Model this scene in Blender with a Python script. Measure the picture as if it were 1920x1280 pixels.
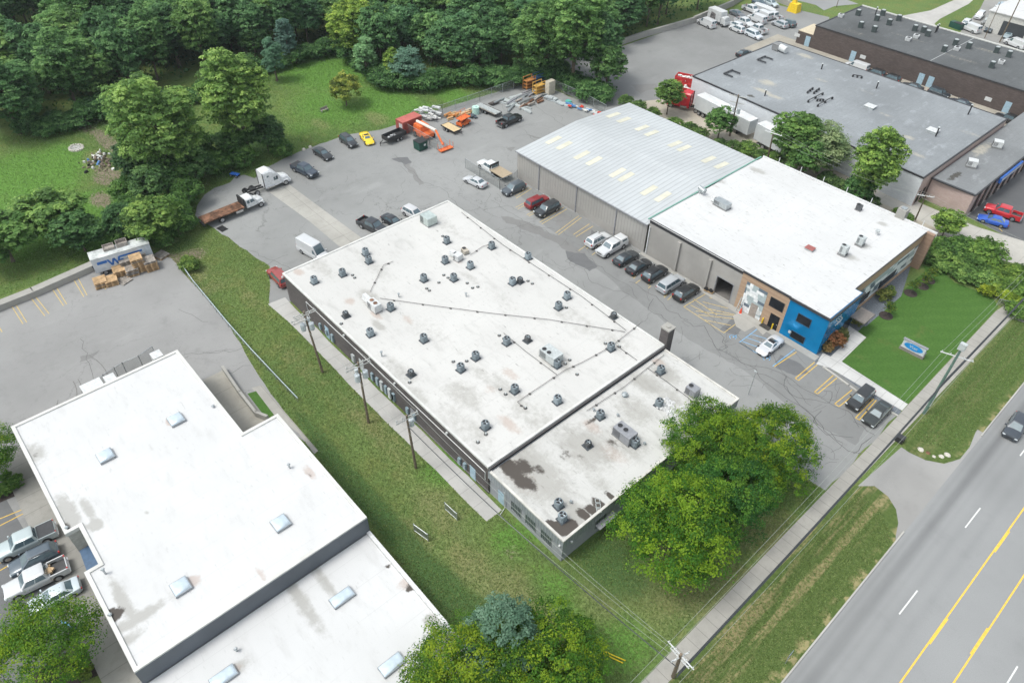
import bpy, math, random
import numpy as np
from mathutils import Vector, Matrix
for o in list(bpy.data.objects): bpy.data.objects.remove(o)
S = bpy.context.scene
COL = S.collection
R = math.radians
# ---------------------------------------------------------------- camera
CAMH = 69.5
FPX = 1365.19
MR = np.array([[0.664129502, 0.747486554, 0.013994873],
               [0.515460679, -0.444259217, -0.73275783],
               [-0.541509273, 0.493859899, -0.680345579]])
cd = bpy.data.cameras.new('camera'); cam = bpy.data.objects.new('camera', cd); COL.objects.link(cam)
cd.sensor_width = 36; cd.lens = FPX/1920*36; cd.clip_start = .5; cd.clip_end = 4000
mw = Matrix.Identity(4)
for i in range(3):
    mw[i][0] = MR[0][i]; mw[i][1] = -MR[1][i]; mw[i][2] = -MR[2][i]
mw[2][3] = CAMH
cam.matrix_world = mw
S.camera = cam
# ---------------------------------------------------------------- light
SUN_EL, SUN_AZ = 62, 205      # azimuth measured from +Y towards +X
w = bpy.data.worlds.new("World"); S.world = w; w.use_nodes = True
nt = w.node_tree; bg = nt.nodes['Background']
sky = nt.nodes.new('ShaderNodeTexSky'); sky.sky_type = 'NISHITA'; sky.sun_disc = False
sky.sun_elevation = R(SUN_EL); sky.sun_rotation = R(SUN_AZ); sky.dust_density = 3; sky.air_density = 1
hs = nt.nodes.new('ShaderNodeHueSaturation'); hs.inputs['Saturation'].default_value = .36
nt.links.new(sky.outputs[0], hs.inputs['Color']); tn = nt.nodes.new('ShaderNodeMix'); tn.data_type = 'RGBA'; tn.blend_type = 'MULTIPLY'; tn.inputs[0].default_value = 1; tn.inputs[7].default_value = (.975, 1.0, .975, 1)
nt.links.new(hs.outputs[0], tn.inputs[6]); nt.links.new(tn.outputs[2], bg.inputs[0])
bg.inputs[1].default_value = .15
sl = bpy.data.lights.new('sun', 'SUN'); sl.energy = 1.0; sl.angle = R(16); sl.color = (1, .985, .93)
so = bpy.data.objects.new('sun', sl); COL.objects.link(so)
d = Vector((math.sin(R(SUN_AZ))*math.cos(R(SUN_EL)), math.cos(R(SUN_AZ))*math.cos(R(SUN_EL)), math.sin(R(SUN_EL))))
so.rotation_euler = d.to_track_quat('Z', 'Y').to_euler(); so.location = (-60, 60, 120)
S.view_settings.view_transform = 'Standard'; S.view_settings.look = 'None'
S.view_settings.gamma = 1; S.view_settings.exposure = .84
# ---------------------------------------------------------------- pixel of the 1920 photo -> point of the world
def ray(px, py): return MR.T @ np.array([(px-960)/FPX, (py-640)/FPX, 1.0])
def P(px, py, z=0):
    r = ray(px, py); t = (z-CAMH)/r[2]; return (float(r[0]*t), float(r[1]*t))
def PY(px, py, Y):
    r = ray(px, py); t = Y/r[1]; return (float(r[0]*t), float(CAMH+r[2]*t))
def PX(px, py, X):
    r = ray(px, py); t = X/r[0]; return (float(r[1]*t), float(CAMH+r[2]*t))
def PP(pts, z=0): return [P(a, b, z) for a, b in pts]
# ---------------------------------------------------------------- materials
MATS = {}
class NT:
    def __init__(s, name, rough=.8, metal=0, spec=.5):
        s.m = bpy.data.materials.new(name); s.m.use_nodes = True; s.t = s.m.node_tree
        s.b = s.t.nodes['Principled BSDF']; s.b.inputs['Roughness'].default_value = rough
        s.b.inputs['Metallic'].default_value = metal
        if 'Specular IOR Level' in s.b.inputs: s.b.inputs['Specular IOR Level'].default_value = spec
        MATS[name] = s.m; s._pos = None
    def n(s, ty, **kw):
        nd = s.t.nodes.new(ty)
        for k, v in kw.items():
            if k in nd.inputs: nd.inputs[k].default_value = v
            else: setattr(nd, k, v)
        return nd
    def l(s, a, b): s.t.links.new(a, b)
    def pos(s):
        if s._pos is None: s._pos = s.n('ShaderNodeNewGeometry').outputs['Position']
        return s._pos
    def obj(s): return s.n('ShaderNodeTexCoord').outputs['Object']
    def noise(s, scale, detail=4, vec=None, rough=.6, sx=None):
        v = vec if vec is not None else s.pos()
        if sx:
            mp = s.n('ShaderNodeMapping'); mp.inputs['Scale'].default_value = sx; s.l(v, mp.inputs['Vector']); v = mp.outputs[0]
        nd = s.n('ShaderNodeTexNoise'); nd.inputs['Scale'].default_value = scale; nd.inputs['Detail'].default_value = detail
        nd.inputs['Roughness'].default_value = rough; s.l(v, nd.inputs['Vector']); return nd.outputs[0]
    def ramp(s, fac, lo, hi, a=0., b=1.):
        nd = s.n('ShaderNodeMapRange'); nd.inputs['From Min'].default_value = lo; nd.inputs['From Max'].default_value = hi
        nd.inputs['To Min'].default_value = a; nd.inputs['To Max'].default_value = b; nd.interpolation_type = 'SMOOTHSTEP'
        s.l(fac, nd.inputs[0]); return nd.outputs[0]
    def math(s, op, a, b=None):
        nd = s.n('ShaderNodeMath', operation=op)
        for i, x in enumerate((a, b)):
            if x is None: continue
            if isinstance(x, (int, float)): nd.inputs[i].default_value = x
            else: s.l(x, nd.inputs[i])
        return nd.outputs[0]
    def mix(s, fac, a, b, mode='MIX'):
        nd = s.n('ShaderNodeMix', data_type='RGBA', blend_type=mode)
        for i, x in ((0, fac), (6, a), (7, b)):
            if isinstance(x, (int, float)): nd.inputs[i].default_value = x
            elif isinstance(x, tuple): nd.inputs[i].default_value = (*x, 1)
            else: s.l(x, nd.inputs[i])
        return nd.outputs[2]
    def attr(s, name):
        nd = s.n('ShaderNodeAttribute'); nd.attribute_name = name; return nd
    def bump(s, h, strength=.3, dist=.02):
        nd = s.n('ShaderNodeBump'); nd.inputs['Strength'].default_value = strength; nd.inputs['Distance'].default_value = dist
        s.l(h, nd.inputs['Height']); s.l(nd.outputs[0], s.b.inputs['Normal'])
    def out(s, col):
        if isinstance(col, tuple): s.b.inputs['Base Color'].default_value = (*col, 1)
        else: s.l(col, s.b.inputs['Base Color'])
        return s.m
def plain(name, c, rough=.6, metal=0, var=.12, scale=3., spec=.5):
    if name in MATS: return MATS[name]
    t = NT(name, rough, metal, spec)
    f = t.noise(scale, 3, vec=t.obj())
    d = tuple(x*(1-var) for x in c); u = tuple(min(x*(1+var), .95) for x in c)
    return t.out(t.mix(t.ramp(f, .3, .7), d, u))

def m_grass():
    t = NT('grass_mat', .95, spec=.1)
    n1 = t.noise(.06, 3); n2 = t.noise(.35, 4); n3 = t.noise(2.6, 4); n4 = t.noise(7, 3)
    c = t.mix(t.ramp(n1, .35, .65), (.092, .145, .046), (.120, .172, .056))
    c = t.mix(t.ramp(n2, .42, .7, 0, .6), c, (.150, .160, .055))
    a = t.attr('st'); sp = t.n('ShaderNodeSeparateColor'); t.l(a.outputs['Color'], sp.inputs[0])
    k = t.math('ADD', t.math('MULTIPLY', n3, .8), t.math('MULTIPLY', n2, .7))
    def msk(ch, lo=.95, hi=1.3): return t.ramp(t.math('ADD', ch, k), lo, hi)
    c = t.mix(msk(sp.outputs[2], .9, 1.4), c, (.100, .205, .042))      # lush
    c = t.mix(t.math('MULTIPLY', msk(sp.outputs[0], 1.0, 1.5), .5), c, (.215, .195, .105))      # dry
    c = t.mix(msk(sp.outputs[1], 1.05, 1.35), c, (.20, .165, .13))       # bare dirt
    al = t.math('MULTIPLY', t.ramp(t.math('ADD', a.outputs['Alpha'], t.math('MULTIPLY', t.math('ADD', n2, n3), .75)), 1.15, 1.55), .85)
    c = t.mix(al, c, (.050, .100, .034))        # darker green in mottled patches
    c = t.mix(t.ramp(n3, .3, .7, 0, 1), t.mix(.30, c, (.03, .05, .015)), t.mix(1., c, (1.12,1.12,1.1), 'MULTIPLY'))
    c = t.mix(t.ramp(n4, .35, .7, 0, .55), c, t.mix(1., c, (1.45, 1.45, 1.3), 'MULTIPLY'))
    t.bump(t.math('ADD', n3, n4), .7, .12)
    return t.out(c)
def m_lawn():
    t = NT('lawn_mat', .95, spec=.1)
    n1 = t.noise(.12, 4); n3 = t.noise(3.5, 4)
    g = t.pos(); mp = t.n('ShaderNodeMapping'); mp.inputs['Rotation'].default_value = (0, 0, R(38)); t.l(g, mp.inputs[0])
    wv = t.n('ShaderNodeTexWave'); wv.inputs['Scale'].default_value = .17; wv.inputs['Distortion'].default_value = 2.5; wv.inputs['Detail'].default_value = 2
    t.l(mp.outputs[0], wv.inputs[0])
    mp2 = t.n('ShaderNodeMapping'); mp2.inputs['Rotation'].default_value = (0, 0, R(-25)); t.l(g, mp2.inputs[0])
    wv2 = t.n('ShaderNodeTexWave'); wv2.inputs['Scale'].default_value = .45; wv2.inputs['Distortion'].default_value = 1.5; t.l(mp2.outputs[0], wv2.inputs[0])
    f = t.math('ADD', t.math('MULTIPLY', wv.outputs[1], .12), t.math('ADD', t.math('MULTIPLY', wv2.outputs[1], .0), t.math('MULTIPLY', n1, .75)))
    c = t.mix(t.ramp(f, .3, .85), (.064, .138, .030), (.092, .180, .044))
    c = t.mix(t.ramp(t.noise(.25, 3), .58, .72, 0, .5), c, (.13, .15, .05))
    c = t.mix(t.ramp(n3, .25, .7, .35, 0), c, (.012, .03, .006))
    t.bump(n3, .5, .06)
    return t.out(c)
def m_verge():
    t = NT('verge_mat', .95, spec=.1)
    g = t.pos(); sx = t.n('ShaderNodeSeparateXYZ'); t.l(g, sx.inputs[0])
    n1 = t.noise(.25, 4); n3 = t.noise(2.5, 5); st = t.noise(1.1, 3, sx=(1, .08, 1))
    c = t.mix(t.ramp(n3, .3, .7), (.060, .095, .026), (.098, .138, .042))
    # dry mown swathes run along the road
    d = t.math('MULTIPLY', t.ramp(st, .44, .60), t.ramp(sx.outputs[0], -6.1, -7.2))
    far = t.ramp(sx.outputs[1], 62, 78, 1., .25)
    d = t.math('MULTIPLY', t.math('MULTIPLY', d, far), t.ramp(n3, .25, .6))
    c = t.mix(t.math('MULTIPLY', d, .85), c, (.285, .235, .125))
    c = t.mix(t.math('MULTIPLY', t.ramp(sx.outputs[0], -5.3, -4.3), t.ramp(t.noise(.8, 4), .45, .6)), c, (.27, .24, .12))
    t.bump(n3, .6, .1)
    return t.out(c)
def m_asphalt(name, base, tint=(1, .98, .95), crack=.5, stain=.35, sc=1.):
    t = NT(name, .92, spec=.25)
    n6 = t.noise(1.6*sc, 5, rough=.75, sx=(1, .5, 1)); n1 = t.noise(.045*sc, 5); n2 = t.noise(.4*sc, 5, rough=.7); n3 = t.noise(9, 3); n5 = t.noise(.16*sc, 4, sx=(1, .35, 1))
    b = tuple(base*x for x in tint)
    c = t.mix(t.ramp(n1, .3, .7), tuple(x*.86 for x in b), tuple(x*1.12 for x in b))
    c = t.mix(t.ramp(n2, .5, .8, 0, stain), c, tuple(x*.62 for x in b))
    c = t.mix(t.ramp(n5, .58, .75, 0, stain), c, tuple(x*1.35 for x in b))
    c = t.mix(t.ramp(n3, .3, .7, 0, .25), c, tuple(x*.75 for x in b))
    c = t.mix(t.ramp(n6, .56, .72, 0, stain*.8), c, tuple(x*.68 for x in b))
    if crack:
        wv = t.noise(.5, 3); ad = t.n('ShaderNodeVectorMath', operation='MULTIPLY_ADD')
        cmb = t.n('ShaderNodeCombineXYZ'); t.l(wv, cmb.inputs[0]); t.l(t.noise(.6, 3), cmb.inputs[1])
        t.l(cmb.outputs[0], ad.inputs[0]); ad.inputs[1].default_value = (4, 4, 0); t.l(t.pos(), ad.inputs[2])
        vo = t.n('ShaderNodeTexVoronoi'); vo.feature = 'DISTANCE_TO_EDGE'; vo.inputs['Scale'].default_value = .11; t.l(ad.outputs[0], vo.inputs['Vector'])
        cr = t.math('MULTIPLY', t.ramp(vo.outputs[0], .0, .008, 1, 0), t.ramp(t.noise(.03, 2), .45, .6, .1, 1))
        c = t.mix(t.math('MULTIPLY', cr, crack), c, tuple(x*.35 for x in b))
    t.bump(n3, .25, .01)
    return t.out(c)
def m_concrete(name, base, tint=(1, .97, .90), joint=None, stain=.35):
    t = NT(name, .9, spec=.25)
    n1 = t.noise(.2, 4); n2 = t.noise(1.3, 5); n3 = t.noise(8, 3)
    b = tuple(base*x for x in tint)
    c = t.mix(t.ramp(n1, .3, .7), tuple(x*.88 for x in b), tuple(x*1.1 for x in b))
    c = t.mix(t.ramp(n2, .45, .8, 0, stain), c, tuple(x*.65 for x in b))
    c = t.mix(t.ramp(n3, .3, .7, 0, .2), c, tuple(x*.8 for x in b))
    if joint:
        g = t.pos(); sx = t.n('ShaderNodeSeparateXYZ'); t.l(g, sx.inputs[0])
        for ax, step, off in joint:
            v = t.math('MULTIPLY', t.math('ADD', sx.outputs[ax], off+1000.), 1/step)
            fr = t.math('FRACT', v); dd = t.math('ABSOLUTE', t.math('SUBTRACT', fr, .5))
            c = t.mix(t.ramp(dd, .5-.035/step*1.2, .5, 0, .7), c, tuple(x*.3 for x in b))
    return t.out(c)
def m_roofwhite(name, base, dirt=.35, seam=0, streak=.25, tint=(1, 1, 1)):
    t = NT(name, .75, spec=.2)
    b = tuple(base*x for x in tint)
    n1 = t.noise(.09, 4); n2 = t.noise(.55, 5, rough=.65, sx=(.45, 1.3, 1)); n3 = t.noise(2.2, 4, sx=(.5, 1.6, 1)); n4 = t.noise(6, 3)
    c = t.mix(t.ramp(n1, .3, .7), tuple(x*.95 for x in b), tuple(min(x*1.03, .88) for x in b))
    c = t.mix(t.ramp(n2, .50, .78, 0, dirt), c, (.47*base, .455*base, .43*base))
    c = t.mix(t.ramp(n3, .58, .74, 0, streak), c, (.38*base, .37*base, .35*base))
    c = t.mix(t.ramp(n4, .55, .75, 0, streak*.35), c, (.5*base, .48*base, .45*base))
    n5 = t.noise(1.9, 3, sx=(.30, 1.3, 1), rough=.5)
    c = t.mix(t.ramp(n5, .69, .75, 0, min(.7, streak*1.3)), c, (.30*base, .29*base, .27*base))
    if seam:
        g = t.pos(); sx = t.n('ShaderNodeSeparateXYZ'); t.l(g, sx.inputs[0])
        v = t.math('MULTIPLY', t.math('ADD', sx.outputs[0], 1000.), 1/seam); dd = t.math('ABSOLUTE', t.math('SUBTRACT', t.math('FRACT', v), .5))
        c = t.mix(t.math('MULTIPLY', t.ramp(dd, .5-.07/seam, .5, 0, .42), t.ramp(n1, .35, .65, .2, 1)), c, (.4, .4, .4))
    a = t.attr('st'); sp = t.n('ShaderNodeSeparateColor'); t.l(a.outputs['Color'], sp.inputs[0])
    k = t.math('MULTIPLY', t.noise(1.5, 6, rough=.7), 1.0)
    def msk(ch, lo, hi): return t.ramp(t.math('ADD', ch, k), lo, hi)
    c = t.mix(t.math('MULTIPLY', msk(sp.outputs[1], .8, 1.25), .5), c, (.36, .26, .21))  # rust
    c = t.mix(t.math('MULTIPLY', msk(sp.outputs[2], .72, 1.25), .62), c, (.27, .26, .235))  # grey film
    c = t.mix(msk(sp.outputs[0], .92, 1.24), c, (.080, .070, .062))  # bare / dark
    return t.out(c)
def m_roofgrey(name, base, tint=(.93, .97, 1.0)):
    t = NT(name, .9, spec=.2)
    b = tuple(base*x for x in tint)
    n1 = t.noise(.06, 4); n2 = t.noise(.5, 5, rough=.7, sx=(1, .5, 1)); n3 = t.noise(2.5, 4)
    c = t.mix(t.ramp(n1, .3, .7), tuple(x*.85 for x in b), tuple(x*1.18 for x in b))
    c = t.mix(t.ramp(n2, .52, .72, 0, .6), c, tuple(x*1.5 for x in b))
    c = t.mix(t.ramp(n3, .45, .75, 0, .45), c, tuple(x*.7 for x in b))
    g = t.pos(); sx = t.n('ShaderNodeSeparateXYZ'); t.l(g, sx.inputs[0])
    v = t.math('MULTIPLY', t.math('ADD', sx.outputs[0], 1000.), 1/1.0); dd = t.math('ABSOLUTE', t.math('SUBTRACT', t.math('FRACT', v), .5))
    c = t.mix(t.ramp(dd, .43, .5, 0, .22), c, tuple(x*.6 for x in b))
    a = t.attr('st'); sp = t.n('ShaderNodeSeparateColor'); t.l(a.outputs['Color'], sp.inputs[0])
    k = t.noise(1.5, 6, rough=.7)
    c = t.mix(t.math('MULTIPLY', t.ramp(t.math('ADD', sp.outputs[2], k), .8, 1.3), .7), c, (.42, .39, .32))
    c = t.mix(t.math('MULTIPLY', t.ramp(t.math('ADD', sp.outputs[0], k), .95, 1.15), .85), c, (.06, .055, .045))
    return t.out(c)
def m_corrug(name, base, axis, step, tint=(.95, .985, 1.0), metal=.2, depth=.03, dark=.55):
    t = NT(name, .45, metal)
    b = tuple(base*x for x in tint)
    g = t.pos(); sx = t.n('ShaderNodeSeparateXYZ'); t.l(g, sx.inputs[0])
    v = t.math('FRACT', t.math('MULTIPLY', t.math('ADD', sx.outputs[axis], 1000.), 1/step)); dd = t.math('ABSOLUTE', t.math('SUBTRACT', v, .5))
    n1 = t.noise(.1, 4); n2 = t.noise(.8, 4, sx=(3, .3, 1) if axis == 0 else (.3, 3, 1))
    c = t.mix(t.ramp(n1, .3, .7), tuple(x*.92 for x in b), tuple(x*1.06 for x in b))
    c = t.mix(t.ramp(n2, .5, .75, 0, .25), c, tuple(x*.7 for x in b))
    c = t.mix(t.ramp(dd, .34, .5, 0, .55), c, tuple(x*dark for x in b))
    t.bump(t.ramp(dd, .3, .5), .6, depth)
    return t.out(c)
def m_brick(name, c1, c2, mortar, sc=1.0, bw=.5, rh=.25, axis='x'):
    t = NT(name, .9, spec=.2)
    g = t.pos(); sx = t.n('ShaderNodeSeparateXYZ'); t.l(g, sx.inputs[0])
    cb = t.n('ShaderNodeCombineXYZ'); t.l(t.math('ADD', sx.outputs[0], sx.outputs[1]), cb.inputs[0]); t.l(sx.outputs[2], cb.inputs[1])
    br = t.n('ShaderNodeTexBrick'); br.inputs['Color1'].default_value = (*c1, 1); br.inputs['Color2'].default_value = (*c2, 1); br.inputs['Mortar'].default_value = (*mortar, 1)
    br.inputs['Scale'].default_value = sc; br.inputs['Brick Width'].default_value = bw; br.inputs['Row Height'].default_value = rh; br.inputs['Mortar Size'].default_value = .012
    t.l(cb.outputs[0], br.inputs[0])
    n = t.noise(.5, 4)
    c = t.mix(t.ramp(n, .3, .75, 0, .35), br.outputs[0], tuple(x*.7 for x in c1))
    return t.out(c)
def m_wood(name, c1, c2, step=.14, vertical=False):
    t = NT(name, .7)
    g = t.pos(); sx = t.n('ShaderNodeSeparateXYZ'); t.l(g, sx.inputs[0])
    src = t.math('ADD', sx.outputs[0], sx.outputs[1]) if vertical else sx.outputs[2]
    v = t.math('MULTIPLY', t.math('ADD', src, 500.), 1/step); fl = t.math('FLOOR', v); fr = t.math('FRACT', v)
    wn = t.n('ShaderNodeTexWhiteNoise', noise_dimensions='1D'); t.l(fl, wn.inputs['W'])
    c = t.mix(wn.outputs[0], c1, c2)
    c = t.mix(t.ramp(t.noise(3, 4, sx=(1, 1, 8)), .4, .7, 0, .3), c, tuple(x*.6 for x in c1))
    c = t.mix(t.ramp(t.math('ABSOLUTE', t.math('SUBTRACT', fr, .5)), .44, .5, 0, .6), c, tuple(x*.35 for x in c1))
    return t.out(c)
def m_leaf(name, c1, c2, c3, yl=.0):
    """per-leaf tone from a mesh attribute, multiplied by the colour of the object"""
    t = NT(name, .6, spec=.25)
    a = t.attr('tone'); oi = t.n('ShaderNodeObjectInfo')
    cr = t.n('ShaderNodeValToRGB'); e = cr.color_ramp.elements
    e[0].position = 0; e[0].color = (*c1, 1); e[1].position = 1; e[1].color = (*c3, 1)
    m = e.new(.5); m.color = (*c2, 1)
    t.l(a.outputs['Fac'], cr.inputs[0])
    c = t.mix(1., cr.outputs[0], oi.outputs['Color'], 'MULTIPLY')
    t.out(c)
    tr = t.n('ShaderNodeBsdfTranslucent'); t.l(c, tr.inputs[0]); mx = t.n('ShaderNodeMixShader'); mx.inputs[0].default_value = .5
    t.l(t.b.outputs[0], mx.inputs[1]); t.l(tr.outputs[0], mx.inputs[2]); t.l(mx.outputs[0], t.t.nodes['Material Output'].inputs[0])
    return t.m
def m_glass(name='car_glass', c=(.035, .055, .065)):
    if name in MATS: return MATS[name]
    t = NT(name, .06, 0, .9); t.b.inputs['Coat Weight'].default_value = .5
    f = t.noise(2, 2, vec=t.obj())
    return t.out(t.mix(f, tuple(x*.7 for x in c), tuple(x*1.4 for x in c)))
def m_paint():
    t = NT('car_paint', .3, .15); t.b.inputs['Coat Weight'].default_value = .7; t.b.inputs['Coat Roughness'].default_value = .08
    oi = t.n('ShaderNodeObjectInfo'); f = t.noise(1.4, 4, vec=t.obj())
    return t.out(t.mix(t.ramp(f, .3, .8, 0, .22), oi.outputs['Color'], t.mix(.35, oi.outputs['Color'], (.25, .24, .22))))
def m_tint(name, rough=.6, metal=0):
    t = NT(name, rough, metal); oi = t.n('ShaderNodeObjectInfo'); f = t.noise(2.5, 4, vec=t.obj())
    return t.out(t.mix(t.ramp(f, .35, .75, 0, .3), oi.outputs['Color'], t.mix(.5, oi.outputs['Color'], (.12, .11, .1))))
def m_chain():
    t = NT('chain_link', .5, .6); t.out((.30, .33, .32))
    tr = t.n('ShaderNodeBsdfTransparent'); mx = t.n('ShaderNodeMixShader'); mx.inputs[0].default_value = .34
    t.l(tr.outputs[0], mx.inputs[1]); t.l(t.b.outputs[0], mx.inputs[2]); t.l(mx.outputs[0], t.t.nodes['Material Output'].inputs[0])
    return t.m
GRASS, LAWN, VERGE = m_grass(), m_lawn(), m_verge()
ASPH = m_asphalt('asphalt', .262, (.99,1.0,.985), .5, .5); ASPH_B = m_asphalt('asphalt_far', .235, (.99, 1.0, .99), .3)
ASPH_D = m_asphalt('asphalt_dark', .15, (.97, .98, 1), .35, .4); ASPH_L = m_asphalt('asphalt_loading', .262, (1, .99, .975), .35, .5)
ROADM = m_asphalt('road_surface', .262, (.98, .995, 1.0), 0, .22, .6)
def wear(mat):
    t = NT.__new__(NT); t.m = mat; t.t = mat.node_tree; t.b = t.t.nodes['Principled BSDF']; t._pos = None
    src = t.b.inputs['Base Color'].links[0].from_socket; sx = t.n('ShaderNodeSeparateXYZ'); t.l(t.pos(), sx.inputs[0])
    x = t.math('ADD', sx.outputs[0], t.math('MULTIPLY', sx.outputs[1], .0125)); n = t.noise(.5, 4, sx=(1, .06, 1))
    for c0, w0, am in ((-1.5, .75, .62), (-2.55, .35, .25), (.9, .6, .14), (2.6, .6, .14), (-.3, .3, .10)):
        d_ = t.math('ABSOLUTE', t.math('SUBTRACT', x, c0)); m_ = t.math('MULTIPLY', t.ramp(d_, 0, w0*1.3, 1, 0), t.ramp(n, .2, .75, .35*am, am))
        nn = t.mix(m_, src, (.095, .097, .10)); src = nn
    t.l(src, t.b.inputs['Base Color'])
wear(ROADM)
ASPH_M = m_asphalt('asphalt_sealed', .215, (.99, 1, .985), .5, .45)
PATCH = m_asphalt('asphalt_patch', .205, (1, .99, .97), 0, .5)
CONC = m_concrete('concrete', .34); WALKM = m_concrete('sidewalk_concrete', .33, (1, .96, .88), [(1, 1.52, 0)])
SLAB = m_concrete('slab_concrete', .36, (1, .97, .89), [(0, 4.2, 0), (1, 3.0, .6)]); NEWC = m_concrete('new_concrete', .50, (1, .99, .97), [(1, 1.8, .3), (0, 1.8, .4)], .15)
PATHC = m_concrete('path_concrete', .40, (1, .98, .94), [(0, 2.4, 0)], .2); DOCKC = m_concrete('dock_concrete', .33, (1, .95, .84), [(0, 4.3, 1.5)], .45)
KERBM = m_concrete('kerb_concrete', .42)
PAINT_Y = plain('yellow_paint', (.62, .40, .06), .8, var=.2, scale=6); PAINT_YF = plain('faded_yellow_paint', (.50, .37, .13), .8, var=.3, scale=8)
PAINT_W = plain('white_road_paint', (.62, .62, .61), .8); PAINT_B = plain('blue_road_paint', (.16, .38, .62), .8, var=.2)
TAR = plain('tar', (.085, .084, .082), .8)
ROOF_MAIN = m_roofwhite('roof_membrane_worn', .515, .32, 3.1, .36, (1, .985, .955)); ROOF_LOW = m_roofwhite('roof_membrane_low', .50, .50, 3.0, .42, (1, .99, .96))
ROOF_TAN = m_roofwhite('roof_membrane_clean', .54, .20, 3.0, .5, (1, 1, 1)); ROOF_BL = m_roofwhite('roof_membrane_bright', .545, .20, 3.05, .16, (1, 1, 1))
ROOF_G = m_roofgrey('roof_grey', .25, (.92,.98,1.03)); ROOF_D = m_roofgrey('roof_dark', .105, (.95, 1, 1.03)); ROOF_P = m_roofgrey('roof_slate', .215)
METROOF = m_corrug('metal_roof', .52, 0, .9); SIDING = m_corrug('tan_siding', .34, 0, .62, (1, .965, .91), 0, .04, .6); SIDING_Y = m_corrug('tan_siding_end', .33, 1, .62, (1, .94, .85), 0, .04, .6)
FASCIA = m_corrug('grey_fascia', .27, 0, .42, (.9, .98, 1.06), 0, .05, .45); FASCIA_Y = m_corrug('grey_fascia_end', .27, 1, .42, (.9, .98, 1.06), 0, .05, .45)
TANW = m_concrete('tan_block_wall', .33, (1, .96, .905), None, .15); BRICK_B = m_brick('brown_brick', (.088, .078, .078), (.11, .098, .096), (.12, .115, .11), 1, .4, .2)
GREYBLK = m_brick('grey_block', (.29, .305, .325), (.32, .335, .355), (.26, .27, .285), 1, .4, .2); BRICK_D = m_brick('dark_brick', (.088, .07, .064), (.115, .092, .085), (.07, .06, .058), 1, .6, .2)
BRICK_P = m_brick('pink_brick', (.42, .32, .29), (.46, .36, .33), (.42, .34, .32), 1, .4, .2); WHITEBLK = m_brick('white_block', (.58, .60, .63), (.64, .66, .68), (.55, .57, .6), 1, .4, .2)
SLATEP = plain('slate_panel', (.10, .115, .135), .55, .1, .08, .4); WOODC = m_wood('wood_cladding', (.36, .245, .165), (.44, .31, .21)); WOODV = m_wood('wood_cladding_brown', (.27, .18, .13), (.33, .22, .16))
BLUE = plain('blue_panel', (.0, .21, .47), .18, .35, .10, .35); DARKTRIM = plain('dark_trim', (.035, .035, .038), .5); WHITETRIM = plain('white_trim', (.56, .56, .55), .5)
STEEL = plain('galvanised_steel', (.42, .45, .46), .4, .6); LTGREY = plain('light_grey_metal', (.46, .49, .49), .5, .2); MIDGREY = plain('mid_grey_metal', (.27, .275, .295), .5, .2)
BLUEGREY = plain('blue_grey_cabinet', (.205, .245, .27), .5, .3, .2, 5); BLUELT = plain('pale_blue_cabinet', (.25, .33, .37), .5, .2, .15, 5); BLACK = plain('black_plastic', (.02, .02, .022), .6)
WHITEM = plain('white_metal', (.56, .57, .57), .45, .1); TIMBER = plain('weathered_pole_wood', (.16, .125, .09), .9, 0, .3, 4); RUST = plain('rusty_steel', (.17, .085, .05), .85, .1, .65, 1.2)
PALLET = plain('pallet_wood', (.46, .31, .17), .9, 0, .25, 3); PALLET_G = plain('grey_pallet_wood', (.30, .27, .24), .9, 0, .25, 3); DOORB = plain('pale_blue_door', (.30, .42, .50), .5)
SKYL = plain('skylight_dome', (.50, .58, .64), .12, .1, .15, .6); TYRE = plain('tyre_rubber', (.022, .022, .023), .8); RIM = plain('wheel_rim', (.42, .43, .45), .3, .8)
GLASS = m_glass('car_glass', (.085, .125, .145)); WINDOWG = plain('window_glass', (.014, .016, .02), .25, 0, .3, 1, .25); CARP = m_paint(); TINT = m_tint('painted_surface'); CHAIN = m_chain()
CHROME = plain('chrome', (.6, .6, .6), .2, .9); LAMP = plain('headlamp_glass', (.62, .66, .68), .15); TAIL = plain('tail_lamp', (.35, .015, .012), .3); MULCH = plain('dark_mulch', (.045, .034, .03), .95, 0, .45, 9)
GRAVEL = plain('slate_gravel', (.13, .145, .165), .9, 0, .5, 14); SOIL = plain('bare_soil', (.20, .16, .12), .95, 0, .3, 2); BARK = plain('bark', (.115, .09, .068), .95, 0, .35, 5)
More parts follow.
